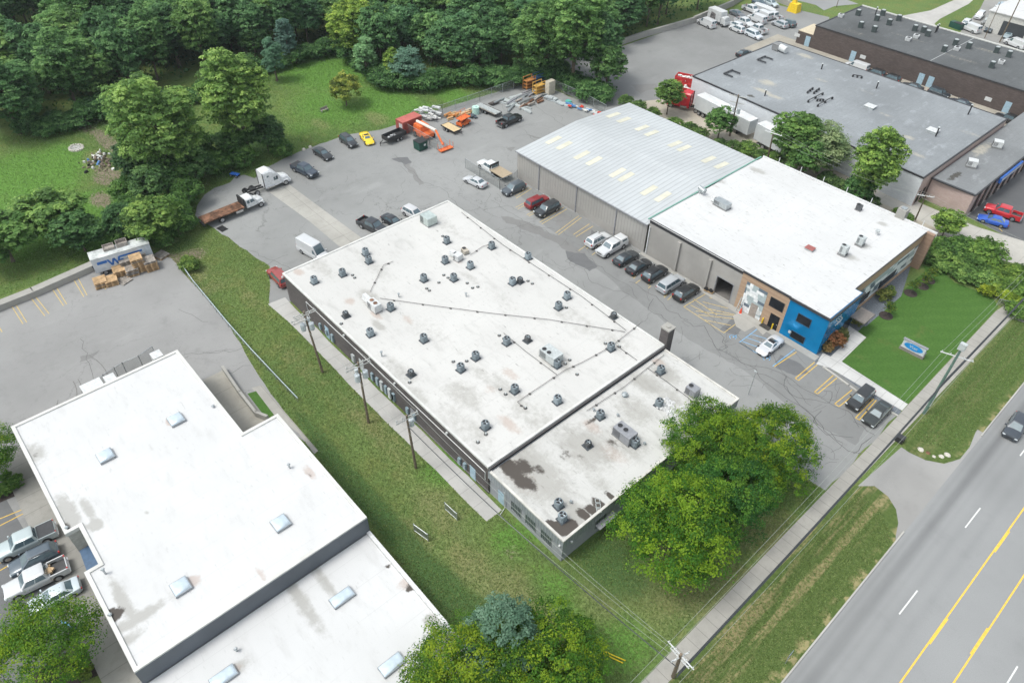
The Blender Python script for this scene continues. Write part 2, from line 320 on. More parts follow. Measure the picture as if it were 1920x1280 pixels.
# ---------------------------------------------------------------- mesh builder and object helpers
class MB:
    def __init__(s): s.v = []; s.f = []; s.m = []
    def add(s, vs, fs, m=0):
        n = len(s.v); s.v += [tuple(map(float, p)) for p in vs]
        for f in fs: s.f.append(tuple(n+i for i in f)); s.m.append(m)
        return s
    def quad(s, pts, m=0): return s.add(pts, [tuple(range(len(pts)))], m)
    def bb(s, x0, x1, y0, y1, z0, z1, m=0, mt=None):
        vs = [(x0,y0,z0),(x1,y0,z0),(x1,y1,z0),(x0,y1,z0),(x0,y0,z1),(x1,y0,z1),(x1,y1,z1),(x0,y1,z1)]
        s.add(vs, [(0,3,2,1),(0,1,5,4),(1,2,6,5),(2,3,7,6),(3,0,4,7)], m)
        n = len(s.v)-8; s.f.append((n+4,n+5,n+6,n+7)); s.m.append(m if mt is None else mt); return s
    def box(s, cx, cy, z0, sx, sy, sz, rz=0, m=0, mt=None, tx=1, ty=1):
        c, q = math.cos(rz), math.sin(rz); vs = []
        for z, ax, ay in ((z0, 1, 1), (z0+sz, tx, ty)):
            for a, b in ((-1,-1),(1,-1),(1,1),(-1,1)):
                x, y = a*sx/2*ax, b*sy/2*ay; vs.append((cx+x*c-y*q, cy+x*q+y*c, z))
        s.add(vs, [(0,3,2,1),(0,1,5,4),(1,2,6,5),(2,3,7,6),(3,0,4,7)], m)
        n = len(s.v)-8; s.f.append((n+4,n+5,n+6,n+7)); s.m.append(m if mt is None else mt); return s
    def tube(s, a, b, r, n=8, m=0, r2=None, cap=True):
        a = Vector(a); b = Vector(b); r2 = r if r2 is None else r2
        d = (b-a); 
        if d.length < 1e-6: return s
        q = d.to_track_quat('Z', 'Y'); vs = []
        for p, rr in ((a, r), (b, r2)):
            for i in range(n):
                t = 2*math.pi*i/n; vs.append(p+q@Vector((rr*math.cos(t), rr*math.sin(t), 0)))
        fs = [(i, (i+1) % n, n+(i+1) % n, n+i) for i in range(n)]
        if cap: fs += [tuple(range(n-1, -1, -1)), tuple(range(n, 2*n))]
        return s.add(vs, fs, m)
    def cyl(s, x, y, z0, z1, r, n=16, m=0, r2=None, cap=True): return s.tube((x, y, z0), (x, y, z1), r, n, m, r2, cap)
    def ring(s, x, y, z, r0, r1, n=16, m=0, h=.0):
        vs = []; 
        for rr in (r0, r1):
            for i in range(n):
                t = 2*math.pi*i/n; vs.append((x+rr*math.cos(t), y+rr*math.sin(t), z))
        return s.add(vs, [(i, n+i, n+(i+1) % n, (i+1) % n) for i in range(n)], m)
    def prism(s, pts, z0, z1, m=0, mt=None):
        n = len(pts); A = sum(pts[i][0]*pts[(i+1) % n][1]-pts[(i+1) % n][0]*pts[i][1] for i in range(n))
        if A < 0: pts = pts[::-1]
        vs = [(p[0], p[1], z0) for p in pts]+[(p[0], p[1], z1) for p in pts]
        s.add(vs, [(i, (i+1) % n, n+(i+1) % n, n+i) for i in range(n)]+[tuple(range(n-1, -1, -1))], m)
        k = len(s.v)-2*n; s.f.append(tuple(k+n+i for i in range(n))); s.m.append(m if mt is None else mt); return s
    def loft(s, rings, m=0, cap=True, closed=True):
        n = len(rings[0]); vs = [p for r in rings for p in r]; fs = []
        for k in range(len(rings)-1):
            for i in range(n if closed else n-1):
                j = (i+1) % n; fs.append((k*n+i, k*n+j, (k+1)*n+j, (k+1)*n+i))
        if cap: fs += [tuple(range(n-1, -1, -1)), tuple((len(rings)-1)*n+i for i in range(n))]
        return s.add(vs, fs, m)
    def ribbon(s, pts, w, z, m=0, z2=None):
        for (x0, y0), (x1, y1) in zip(pts[:-1], pts[1:]):
            L = math.hypot(x1-x0, y1-y0)
            if L < 1e-6: continue
            nx, ny = -(y1-y0)/L*w/2, (x1-x0)/L*w/2
            ex, ey = (x1-x0)/L*w*.3, (y1-y0)/L*w*.3
            s.add([(x0+nx-ex,y0+ny-ey,z),(x0-nx-ex,y0-ny-ey,z),(x1-nx+ex,y1-ny+ey,z),(x1+nx+ex,y1+ny+ey,z)], [(0,1,2,3)], m)
        return s
    def build(s, name, mats, parent=None, loc=None, smooth=None, off=None, link=True):
        v = np.array(s.v, dtype=np.float64)
        o3 = off
        if o3 is None and parent is not None and parent.get('_w'): o3 = parent['_w']
        if o3 is None and loc is not None and parent is None: o3 = loc
        if o3 is not None and len(v): v = v-np.array(o3)
        me = bpy.data.meshes.new(name); me.from_pydata(v.tolist(), [], s.f)
        if not isinstance(mats, (list, tuple)): mats = [mats]
        for m in mats: me.materials.append(m)
        if len(mats) > 1: me.polygons.foreach_set('material_index', s.m)
        if smooth is not None:
            me.polygons.foreach_set('use_smooth', [True]*len(me.polygons)); me.set_sharp_from_angle(angle=R(smooth))
        me.update()
        o = bpy.data.objects.new(name, me); COL.objects.link(o)
        if parent is not None: o.parent = parent
        elif loc is not None: o.location = loc
        return o
def tag(o, label=None, cat=None, group=None, kind=None):
    if label: o['label'] = label
    if cat: o['category'] = cat
    if group: o['group'] = group
    if kind: o['kind'] = kind
    return o
def thing(name, label, cat, loc=(0, 0, 0), rz=0, group=None, world=False):
    o = bpy.data.objects.new(name, None); COL.objects.link(o); o.empty_display_size = .3
    o.location = loc; o.rotation_euler = (0, 0, rz); tag(o, label, cat, group)
    if world: o['_w'] = [float(x) for x in loc]
    return o
CH = {}
def copy_tree(o, parent=None, color=None):
    c = o.copy(); COL.objects.link(c); c.parent = parent
    if color is not None and c.type == 'MESH': c.color = (*color, 1)
    kids = CH.get(o.name)
    if kids is None: kids = CH[o.name] = [x for x in bpy.data.objects if x.parent == o]
    for k in kids: copy_tree(k, c, color)
    return c
def struct(name, mb, mats, smooth=None): return tag(mb.build(name, mats, smooth=smooth), kind='structure')
rnd = random.Random(7)
def rough(pts, step=1.2, amp=.22, seed=1):
    rr = random.Random(seed); out = []; n = len(pts)
    for i in range(n):
        (x0, y0), (x1, y1) = pts[i], pts[(i+1) % n]; L = math.hypot(x1-x0, y1-y0); k = max(1, int(L/step))
        for j in range(k):
            t = j/k; a = amp if j else amp*.4
            out.append((x0+(x1-x0)*t+rr.uniform(-a, a), y0+(y1-y0)*t+rr.uniform(-a, a)))
    return out
EXCL = []
def sheet(name, pts, z, mat):
    if name not in ('front_lawn', 'road_verge', 'grass_wedge'): EXCL.append(pts)
    mb = MB(); A = sum(pts[i][0]*pts[(i+1) % len(pts)][1]-pts[(i+1) % len(pts)][0]*pts[i][1] for i in range(len(pts)))
    if A < 0: pts = pts[::-1]
    mb.quad([(x, y, z) for x, y in pts]); return struct(name, mb, mat)
def gridmesh(name, xs, ys, zf, mats, blobs, parent=None, keep=None, kind=None):
    """regular sheet with a stain attribute; blobs = (x, y, rx, ry, rot, channel, amount)"""
    X, Y = np.meshgrid(np.array(xs, float), np.array(ys, float)); nx, ny = len(xs), len(ys)
    Z = zf(X, Y) if callable(zf) else np.full_like(X, zf)
    st = np.zeros((ny, nx, 4))
    for (bx, by, rx, ry, rot, ch, am) in blobs:
        c, q = math.cos(rot), math.sin(rot); u = (X-bx)*c+(Y-by)*q; v = -(X-bx)*q+(Y-by)*c
        dd = np.sqrt((u/rx)**2+(v/ry)**2); st[..., ch] = np.maximum(st[..., ch], am*np.clip(1.35-dd, 0, 1))
    off = np.array(parent['_w']) if parent is not None and parent.get('_w') else np.zeros(3)
    V = np.stack([X, Y, Z], -1).reshape(-1, 3)-off
    i, j = np.meshgrid(np.arange(nx-1), np.arange(ny-1)); a = (j*nx+i).ravel()
    F = np.stack([a, a+1, a+nx+1, a+nx], -1)
    if keep is not None:
        cx = (X[:-1, :-1]+X[1:, 1:])/2; cy = (Y[:-1, :-1]+Y[1:, 1:])/2; F = F[keep(cx, cy).ravel()]
    me = bpy.data.meshes.new(name); me.from_pydata(V.tolist(), [], F.tolist())
    at = me.attributes.new('st', 'FLOAT_COLOR', 'POINT'); at.data.foreach_set('color', st.reshape(-1))
    me.materials.append(mats); me.update()
    o = bpy.data.objects.new(name, me); COL.objects.link(o)
    if parent is not None: o.parent = parent
    if kind: o['kind'] = kind
    return o
def frange(a, b, s): n = max(1, int(round((b-a)/s))); return [a+(b-a)*i/n for i in range(n+1)]
# ================================================================ GROUND
gx = [-1500, -900, -600, -420, -320]+frange(-260, 10, 1.0)+[40, 100, 250, 600, 1500]
gy = [-1500, -700, -300, -120, -50]+frange(-20, 240, 1.0)+[280, 340, 450, 700, 1500]
gb = []
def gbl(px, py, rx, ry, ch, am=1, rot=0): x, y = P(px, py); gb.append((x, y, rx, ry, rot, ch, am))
for a in [(1050,1000,3,3,0,.5),(960,1110,5,3,0,.8),(820,950,8,3,0,.7),(700,800,14,2.5,0,.6),(900,1080,7,3,0,.7),(780,1010,5,2,0,.7),
          (1330,1100,9,6,0,.9),(1430,1000,7,5,0,.8),(1215,1130,6,5,0,.6),(1120,1130,4,3,0,.6),(470,560,6,2,0,.5),(560,680,10,2,0,.5),(1020,1180,6,3,0,.7),(960,1035,1.4,1.2,1,.55),
          (200,265,9,1.8,1,.75),(150,228,8,2.0,1,.7),(230,215,10,2,1,.7),(203,330,5,3,1,.8),(190,375,4,2.5,1,.7),(182,300,5,3,0,.9),(352,480,2.5,4,1,.7),(325,490,3,2.5,1,.9),(345,525,3,5,0,1.),(350,560,2,9,0,.8),
          (708,222,4,2.5,0,.9),(600,232,4,2,0,.7),(650,180,8,4,0,.5),(60,330,12,9,2,.9),(40,420,14,7,2,.8),(120,300,10,5,2,.7),(150,395,6,8,2,1.1),(190,440,5,5,2,1.1),(600,130,18,12,2,.75),(620,200,14,10,2,.6),(740,200,16,7,2,.8),(850,180,20,4,2,.7),(560,240,5,4,2,.4),
          (1060,960,3,6,2,.7),(900,800,2,8,2,.7),(830,880,3,6,2,.6),(960,1010,3,3,2,.6),(1170,1200,4,5,2,.6),(1060,1120,6,3,2,.5),
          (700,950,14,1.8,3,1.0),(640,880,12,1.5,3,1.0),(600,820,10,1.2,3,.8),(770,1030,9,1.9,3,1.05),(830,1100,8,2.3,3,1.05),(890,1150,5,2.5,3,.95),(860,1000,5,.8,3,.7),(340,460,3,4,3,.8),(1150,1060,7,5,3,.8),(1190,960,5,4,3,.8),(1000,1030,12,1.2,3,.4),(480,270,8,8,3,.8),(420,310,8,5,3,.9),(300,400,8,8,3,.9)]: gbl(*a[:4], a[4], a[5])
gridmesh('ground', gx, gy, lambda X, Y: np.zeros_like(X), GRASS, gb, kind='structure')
# asphalt of the yard and driveway
yard = PP([(366,404),(370,385),(384,365),(402,352),(432,342),(440,331),(458,328),(478,334),(500,314),(530,298),(560,285),(600,270),(650,253),(715,243),(775,222),(850,197),(1003,152)])
yard += [(-99, 113), (-86, 113), (-84, 82), (-24.9, 81.6), (-24.9, 79.6), (-12.9, 79.6), (-12.6, 61.2), (-24, 60.8), (-60, 60.4), (-81, 60.4), (-82.5, 33), (-84.5, 28.6)]+PP([(505,499),(440,455),(405,430),(378,416)])
sheet('yard_asphalt', rough(yard, 1.5, .18, 3), .006, ASPH)
sheet('driveway_apron', PP([(1600,918),(1612,912),(1640,912),(1665,930),(1680,955),(1683,980),(1679,1005),(1676,1028),(1706,999),(1796,880),(1850,812),(1832,803),(1818,838),(1800,860),(1770,869),(1735,862),(1705,848),(1690,838)]), .005, m_asphalt('apron_surface', .30, (1, .98, .95), .2))
sheet('loading_lot', rough([(-64.0,18.2),(-57.6,19.6),(-70.4,20.4)]+PP([(430,610),(370,540),(322,485),(300,478),(230,470)])+[(-109.8, 12.5),(-109.4,-1),(-109,-40),(-62,-60),(-62,-8),(-79,-6),(-79,14),(-61.5,14),(-61.5,18.2)], 2, .12, 5), .006, ASPH_L)
sheet('front_parking_lot', [(-84.2,-10.6),(-56.4,-9.0),(-50.5,-8.7),(-50.5,-60),(-86,-60)], .012, ASPH_D)
sheet('loading_dock_floor', [(-76.3,14.7),(-76.3,17.65),(-61.3,17.75),(-61.3,14.1)], .018, DOCKC)
sheet('service_path', rough([(-84.9,28.5),(-79.5,28.9),(-60,28.7),(-35.3,28.9),(-35.3,31.1),(-84.6,31.2)], 3, .12, 6), .016, PATHC)
sheet('concrete_slab_strip', [(-113.2,43.6),(-112.9,47.6),(-100,48.0),(-83.7,48.5),(-83.7,44.2),(-100,44.3)], .014, SLAB)
sheet('left_walkway', PP([(472,727),(491,722),(597,845),(589,851),(560,812),(515,778)]), .014, WALKM)
sheet('front_walkway', [(-79.9,-9.1),(-79.9,-4.6),(-42,-4.6),(-42,-9.1),(-58,-9.1),(-79.0,-9.1)], .1, m_concrete('front_walk_concrete', .27, (1, .97, .90), [(0, 2.6, 0)], .5))
sheet('neighbour_driveway', [P(1790,395), P(1860,425), P(1920,452), (-5, 140), (-5, 128), P(1920,505), P(1870,470), P(1830,450), P(1765,400)][:0] or PP([(1635,372),(1655,345),(1735,385),(1830,425),(1920,452),(2050,505),(2000,545),(1920,500),(1840,475),(1760,430)]), .012, m_concrete('driveway_concrete', .42, (1, .96, .88), [(0, 4.0, 0)], .25))
sheet('pink_building_parking', PP([(1812,405),(1845,378),(1885,340),(1920,310),(2100,170),(2200,420),(1960,468),(1880,440)]), .010, m_asphalt('parking_dark', .12, (.96, .98, 1.02), .3, .4))
sheet('pink_building_walkway', PP([(1790,395),(1812,407),(1925,312),(2050,200),(2020,190),(1905,290)]), .1, m_concrete('walk_concrete_old', .30, (1, .97, .90), [(1, 2.6, 0)], .3))
sheet('rear_lot', [(-124.5, 121), (-118.6, 136), (-117.8, 169), (-113,200), (-96, 203), (-86, 181), (-60, 181), (-20, 181), (-20, 163), (-34, 163), (-88, 163), (-88, 128), (-60, 112.5), (-98, 112.6), (-108,113)], .008, ASPH_B)
sheet('alley_slab', [(-98,163),(-98,181),(-20,181),(-20,163)], .014, m_concrete('alley_concrete', .34, (1, .92, .78), [(0, 4.5, 0)], .4))
sheet('gravel_lane', [(-86, 112), (-60, 112.4), (-27.5, 111.8), (-26, 128), (-60, 129), (-90, 132), (-96, 120)], .010, m_concrete('pale_gravel', .40, (1, .9, .75), None, .4))
sheet('far_driveway', PP([(1660,36),(1745,20),(1790,0),(1815,-22),(1850,-22),(1816,8),(1762,36),(1752,45),(1766,60),(1800,66),(1790,80),(1740,60)]), .010, m_concrete('far_concrete', .42, (1,.97,.92)))
sheet('workshop_yard', PP([(1796,66),(1812,46),(1838,16),(1856,-20),(2060,-20),(2100,140),(1960,120),(1900,100),(1850,90)]), .014, m_asphalt('workshop_asphalt', .27, (1,.98,.94), .2))
sheet('far_side_road', PP([(1415,-25),(1470,-5),(1530,10),(1545,20),(1565,12),(1610,8),(1560,-10),(1500,-30)]), .012, ROADM)
# road
KX = -4.15
def kx(y): return -3.6-(y-38)*.0125
struct('road', MB().quad([(kx(-100)+.0, -100, .006), (40, -100, .006), (40, 400, .006), (kx(400), 400, .006)]), ROADM)
kb = MB()
for (a, b) in ((-100, 62.7), (83.2, 400)):
    ys = frange(a, b, 6)
    for y0, y1 in zip(ys[:-1], ys[1:]):
        x0, x1 = kx(y0), kx(y1)
        kb.add([(x0-.16,y0,0),(x0,y0,0),(x1,y1,0),(x1-.16,y1,0),(x0-.16,y0,.13),(x0,y0,.13),(x1,y1,.13),(x1-.16,y1,.13)], [(4,5,6,7),(0,1,5,4),(1,2,6,5),(2,3,7,6),(3,0,4,7)])
struct('road_kerb', kb, KERBM)
vp = [(-10.5, -60), (kx(-60)-.16, -60), (kx(38)-.16, 38), (kx(62)-.16, 61)]+PP([(1680,1003),(1684,980),(1680,955),(1665,930),(1640,911)])+[(-10.75, 64.3)]
sheet('road_verge', rough(vp, 1.0, .10, 9), .022, VERGE)
vp = PP([(1697,832),(1700,845),(1735,862),(1770,868),(1800,858),(1816,836),(1832,805)])+[(kx(84)-.16, 84), (kx(220)-.16, 220), (-10.8, 220), (-10.9, 110), (-11.0, 73)]
VERGE2 = m_lawn_copy = VERGE
sheet('road_verge', rough(vp, 1.0, .10, 10), .024, VERGE)
struct('sidewalk', MB().quad([(-12.0,-60,.05),(-10.4,-60,.05),(-10.9,70,.05),(-12.6,70,.05)]).quad([(-12.6,70,.05),(-10.9,70,.05),(-11.0,109.5,.05),(-13.2,109.5,.05)]).quad([(-13.2,109.5,.05),(-11,109.5,.05),(-5.6,110.8,.05),(-5.6,113.5,.05),(-12.9,111.8,.05)]), WALKM)
mk = MB()
for y in range(-60, 400): pass
def lane(x, y): return x-(y-60)*.003
for x in (3.65, 7.0):
    mk.quad([(lane(x,-60)-.08,-60,.012),(lane(x,-60)+.08,-60,.012),(lane(x,300)+.08,300,.012),(lane(x,300)-.08,300,.012)], 0)
dy = P(1703, 1128)[1]
for k in range(-6, 20):
    y = dy+k*15.24; x = .33-(y-55)*.003
    mk.quad([(x-.07,y-1.95,.012),(x+.07,y-1.95,.012),(x+.07,y+1.95,.012),(x-.07,y+1.95,.012)], 1)
    x = 10.45-(y-40)*.003
    mk.quad([(x-.07,y-1.95-.3,.012),(x+.07,y-1.95-.3,.012),(x+.07,y+1.95-.3,.012),(x-.07,y+1.95-.3,.012)], 1)
for k, (a, b) in enumerate([((1775,1150),(1742,1205)), ((1890,995),(1862,1036))]):
    pass
for xx, y0s, sg in ((3.65, P(1757, 1180)[1], 1), (7.0, P(1835, 1200)[1], -1)):
    for k in range(-5, 16):
        y = y0s+k*15.24; x = lane(xx, y)+.0+sg*.13
        mk.quad([(x-.08,y-1.95,.013),(x+.08,y-1.95,.013),(x+.08,y+1.95,.013),(x-.08,y+1.95,.013)], 0)
struct('road_markings', mk, [plain('lane_yellow', (.72, .46, .07), .8, var=.12), PAINT_W])
# lawn of the blue-fronted building and its beds
lawn = PP([(1578,678),(1624,633),(1604,620)])+[(-24.6,91.5),(-24.6,101),(-24.8,111.2)]+PP([(1730,497),(1765,505),(1790,530),(1830,545),(1862,560),(1872,575),(1868,580),(1735,722),(1702,758)])
sheet('front_lawn', lawn, .020, LAWN)
struct('entrance_walkway', MB().quad([(x,y,.06) for x,y in PP([(1530,683),(1555,690),(1691,770),(1702,758),(1578,678),(1624,633),(1592,611),(1578,608),(1568,630),(1583.6,644),(1557,669),(1542.6,661.6)])]), NEWC)
sheet('gravel_strip', PP([(1543,680),(1553,677),(1628,722),(1676,757),(1690,771),(1684,778)]), .028, GRAVEL)
sheet('gravel_bed', PP([(1526,672),(1532,660),(1550,640),(1568,630),(1583.6,644),(1557,669),(1542.6,661.6),(1530,681)]), .030, GRAVEL)
sheet('gravel_bed', [(-26.6,91.2),(-24.2,91.4),(-24.2,102)]+[(-27,110.8),(-27.6,110.8),(-27.6,91.2)], .030, GRAVEL)
sheet('gravel_bed', PP([(1583,612),(1612,580),(1636,595),(1606,624)]), .034, GRAVEL)
sheet('gravel_bed', PP([(1630,565),(1665,540),(1682,556),(1653,573)]), .034, GRAVEL)
sheet('foundation_walk', [(-57.5,79.9),(-57.5,80.6),(-25.2,80.6),(-25.2,79.4),(-33,79.4)], .05, CONC)
sheet('entry_slab', PP([(1374,592),(1400,578),(1420,592),(1450,612),(1430,628),(1415,612),(1396,622),(1380,612)]), .022, m_concrete('entry_concrete', .36))
# mulch beds front-left
sheet('mulch_bed', PP([(0,905),(20,898),(40,884),(50,912),(52,920),(0,942),(-40,960),(-40,915)]), .05, MULCH)
sheet('mulch_bed', PP([(190,1208),(202,1245),(186,1265),(150,1280),(80,1310),(60,1260),(140,1235)]), .05, MULCH)
# the small grass wedge by the dock
sheet('grass_wedge', PP([(464,738),(480,733),(514,778),(502,788)]), .02, LAWN)
# yellow/blue stall markings
mk = MB()
def line(a, b, w=.11, m=0, z=.011):
    mk.ribbon([P(*a), P(*b)], w, z, m)
def Lw(a, b, m=0, w=.11, z=.011): mk.ribbon([a, b], w, z, m)
# stalls beside tan building: double lines running in y
for px1, py1, px2, py2 in [(966,368,992,352),(968,372,996,354),(967,389,986,379),(971,392,988,383),(988,403,1000,396),(992,405,1003,399),(1012,417,1057,389),(1016,420,1063,392),
        (1042,437,1085,405),(1047,440,1090,408),(1075,440,1105,420),(1080,444,1112,424),(1085,470,1106,455),(1192,531,1200,525),(1100,466,1122,452),(1110,478,1142,455),(1160,500,1186,482),(1188,522,1196,514),(1185,520,1208,505),(1215,535,1240,515),(1216,540,1220,536),(1245,555,1252,548),(1245,558,1272,532),(1252,562,1262,553)]:
    line((px1, py1), (px2, py2), m=2)
for px1, py1, px2, py2 in [(1491,709,1527,679),(1497,713,1533,683),(1527,735,1564,702),(1533,738,1572,706),(1565,757,1597,731),(1573,762,1602,739),(1604,783,1638,748),(1611,787,1643,750),(1452,687,1493,660),(1491,709,1497,713),(1527,735,1533,738),(1565,757,1573,762),(1604,783,1611,787)]:
    line((px1, py1), (px2, py2), m=0)
for c in [((1282,575),(1340,541)),((1282,575),(1357,624)),((1357,624),(1393,597)),((1295,572),(1330,590)),((1300,560),(1344,590)),((1310,590),(1380,598)),((1305,583),(1378,592)),((1322,600),(1370,610)),((1325,578),(1378,590)),((1318,566),(1365,578)),((1330,558),(1362,566))]:
    line(*c, m=2)
for c in [((1386,642),(1422,615)),((1386,642),(1412,658)),((1449,686),(1490,655)),((1400,633),(1435,645)),((1408,626),(1440,636)),((1392,640),(1425,652)),((1386,642),(1432,670))]:
    line(*c, m=1, w=.10)
# faint wheelchair marks
for cx, cy in ((1374, 632), (1437, 672)):
    x, y = P(cx, cy)
    for k in range(10):
        a = k/10*4.6; Lw((x+.45*math.cos(a), y+.45*math.sin(a)), (x+.45*math.cos(a+.46), y+.45*math.sin(a+.46)), 1, .10)
    Lw((x, y), (x+.1, y+.75), 1, .12); Lw((x, y+.4), (x+.4, y+.42), 1, .1)
# loading lot stalls
for a, b in [((17,566),(43,607)),((24,562),(50,604)),((56,556),(84,592)),((64,553),(92,588)),((95,537),(119,573)),((103,534),(125,570)),((137,522),(157,556)),((145,519),(163,553)),((187,520),(198,542)),((193,518),(202,538)),((-10,600),(4,622))]:
    line(a, b, m=2)
for a, b in [((0,972),(66,945)),((0,985),(68,950)),((0,1055),(20,1045)),((0,1069),(26,1054)),((90,1110),(130,1086))]:
    line(a, b, m=0, z=.017)
for a, b in [((147,1178),(166,1165)),((115,1163),(147,1178)),((117,1166),(135,1178))]: line(a, b, m=1, w=.14, z=.017)
line((1869,423),(1879,434), m=0, z=.016)
struct('parking_markings', mk, [PAINT_Y, PAINT_B, PAINT_YF])
sheet('asphalt_patch', rough(rough([(-83.5,80.7),(-83.8,77),(-76,74.8),(-66,72.6),(-56,71.4),(-46,70.2),(-38,69.8),(-30,70.6),(-20,69.2),(-14,70),(-14,79.3),(-26,79.4),(-34,80.5)],3,.5,71),.7,.15,72), .0075, ASPH_M)
# dark asphalt patches and stains
for i, pts in enumerate([[(734,298),(765,295),(772,305),(760,312),(745,302)],[(758,310),(768,306),(795,345),(788,348)],[(940,405),(1000,420),(1060,450),(1100,472),(1080,478),(1010,440),(950,418)],
        [(1060,470),(1095,475),(1120,500),(1105,508),(1070,490)],[(950,278),(965,276),(958,284)],[(985,252),(1010,258),(1020,262),(1000,259)],[(1375,590),(1405,612),(1380,630),(1350,618)],
        [(1405,598),(1420,600),(1428,612),(1412,620),(1402,612)],[(1425,625),(1437,617),(1443,625),(1430,632)],[(1465,665),(1500,682),(1520,700),(1490,705),(1455,690)],
        [(997,365),(1040,385),(1025,400),(985,380)],[(1045,395),(1110,430),(1090,450),(1040,420)],[(1110,430),(1165,465),(1150,480),(1100,450)],
        [(1185,160),(1230,157),(1232,165),(1200,175)],[(150,668),(190,655),(175,672),(150,680)]]):
    sheet('asphalt_patch', rough(rough(PP(pts), 1.3, .35, 30+i), .5, .12, 60+i), .0085+.0007*(i % 4), PATCH if i % 3 else ASPH_D)
# sealed cracks
def inside_yard(p_):
    x, y = p_; r_ = False; n = len(yard)
    for i in range(n):
        (x0, y0), (x1, y1) = yard[i], yard[(i+1) % n]
        if (y0 > y) != (y1 > y) and x < (x1-x0)*(y-y0)/(y1-y0)+x0: r_ = not r_
    return r_
ck = MB()
def crack(pts, w=.09, seed=0, amp=.35):
    rr = random.Random(seed); q = PP(pts); out = [q[0]]
    for (x0, y0), (x1, y1) in zip(q[:-1], q[1:]):
        L = math.hypot(x1-x0, y1-y0); k = max(2, int(L/.9))
        for j in range(1, k+1):
            t = j/k; a = amp if j < k else 0; out.append((x0+(x1-x0)*t+rr.uniform(-a, a), y0+(y1-y0)*t+rr.uniform(-a, a)))
    ck.ribbon(out, w, .0135)
CR = [[(1282,600),(1300,612),(1320,610),(1330,630),(1345,655),(1380,672),(1405,685),(1420,700),(1450,710),(1475,725),(1500,760),(1530,785),(1560,820),(1590,845),(1620,850)],
 [(1325,605),(1350,625),(1365,650),(1345,655)],[(1405,685),(1440,690),(1475,705),(1500,725),(1530,740),(1555,755),(1590,770),(1610,800)],[(1475,705),(1470,725),(1495,745),(1530,750),(1555,755)],
 [(1420,700),(1460,735),(1500,760),(1540,800),(1580,830)],[(1555,755),(1560,735),(1545,733)],[(1600,790),(1640,815),(1600,850)],[(1540,770),(1525,790),(1550,815),(1600,820)],
 [(1180,528),(1230,555),(1250,580),(1290,600)],[(1225,560),(1215,580),(1240,590),(1255,605)],[(1080,470),(1110,485),(1135,510),(1150,520),(1185,540),(1195,560)],[(1075,478),(1060,490),(1095,505),(1130,500)],
 [(1095,505),(1110,530),(1150,545),(1180,552)],[(920,375),(960,400),(1000,425),(1040,430)],[(905,395),(950,385),(985,400)],[(930,430),(990,420),(1040,440)],[(740,290),(790,340),(830,355),(870,395)],
 [(980,242),(1000,262),(1040,270)],[(1000,195),(1040,225),(1090,260)],[(600,420),(645,462)],[(335,580),(375,600),(390,603)],[(345,665),(400,662),(440,655)],[(420,700),(470,685)],[(470,470),(540,500),(552,515)],[(490,500),(540,478)],
 [(150,635),(170,690),(175,710)],[(380,660),(430,660),(455,652)],[(1440,650),(1480,720),(1520,760)],[(1300,560),(1340,600),(1370,620),(1400,650)]]
for i, c in enumerate(CR): crack(c, .075 if i < 10 else .05, i)
rr = random.Random(77)
for k in range(150):
    x = rr.uniform(-112, -14); y = rr.uniform(62.5, 79) if x > -84 else rr.uniform(50, 108)
    a = rr.uniform(0, 6.28); pts = [(x, y)]
    for j in range(rr.randrange(2, 6)): a += rr.uniform(-.8, .8); pts.append((pts[-1][0]+.8*math.cos(a), pts[-1][1]+.8*math.sin(a)))
    if all(62 < p_[1] < 79.6 or p_[0] < -85 for p_ in pts) and all(inside_yard(p_) for p_ in pts): ck.ribbon(pts, .035, .0135)
struct('crack_sealant', ck, TAR)
tr = MB()
def arc(cx, cy, r, a0, a1, w): 
    tr.ribbon([(cx+r*math.cos(a0+(a1-a0)*k/24), cy+r*math.sin(a0+(a1-a0)*k/24)) for k in range(25)], w, .0125)
x, y = P(20, 770)
for r_, a0, a1 in ((11.5,-1.0,1.9),(8.2,-1.2,1.6),(7.6,-1.2,1.6),(14.5,-.5,1.2),(5.4,-1.4,1.2)): arc(x, y, r_, a0, a1, .10)
struct('tyre_marks', tr, plain('tyre_mark', (.15, .146, .14), .9))
# ================================================================ BUILDINGS
def wallx(mb, x0, x1, y, t, z0, z1, ops=(), m=0):
    """wall facing -Y (outer face at y, thickness t inwards) with rectangular openings"""
    xs = sorted({x0, x1, *[a for o in ops for a in o[:2]]})
    for a, b in zip(xs[:-1], xs[1:]):
        hole = [o for o in ops if o[0] <= a+1e-6 and o[1] >= b-1e-6]
        if hole:
            o = hole[0]
            if o[2] > z0: mb.bb(a, b, y, y+t, z0, o[2], m)
            if o[3] < z1: mb.bb(a, b, y, y+t, o[3], z1, m)
        else: mb.bb(a, b, y, y+t, z0, z1, m)
def coping(mb, pts, w, z0, z1, m=0):
    """raised edge round a rectangle x0,x1,y0,y1"""
    x0, x1, y0, y1 = pts
    mb.bb(x0, x1, y0, y0+w, z0, z1, m); mb.bb(x0, x1, y1-w, y1, z0, z1, m)
    mb.bb(x0, x0+w, y0+w, y1-w, z0, z1, m); mb.bb(x1-w, x1, y0+w, y1-w, z0, z1, m)
def doorx(parent, x, y, w=1.0, h=2.1, mat=None, z0=.05, handle=True):
    d = MB().bb(x-w/2, x+w/2, y-.05, y, z0, z0+h).build('door', mat or DOORB, parent)
    MB().bb(x+w/2-.18, x+w/2-.08, y-.10, y-.05, z0+.95, z0+1.1).build('handle', STEEL, d, off=parent.get('_w'))
    return d
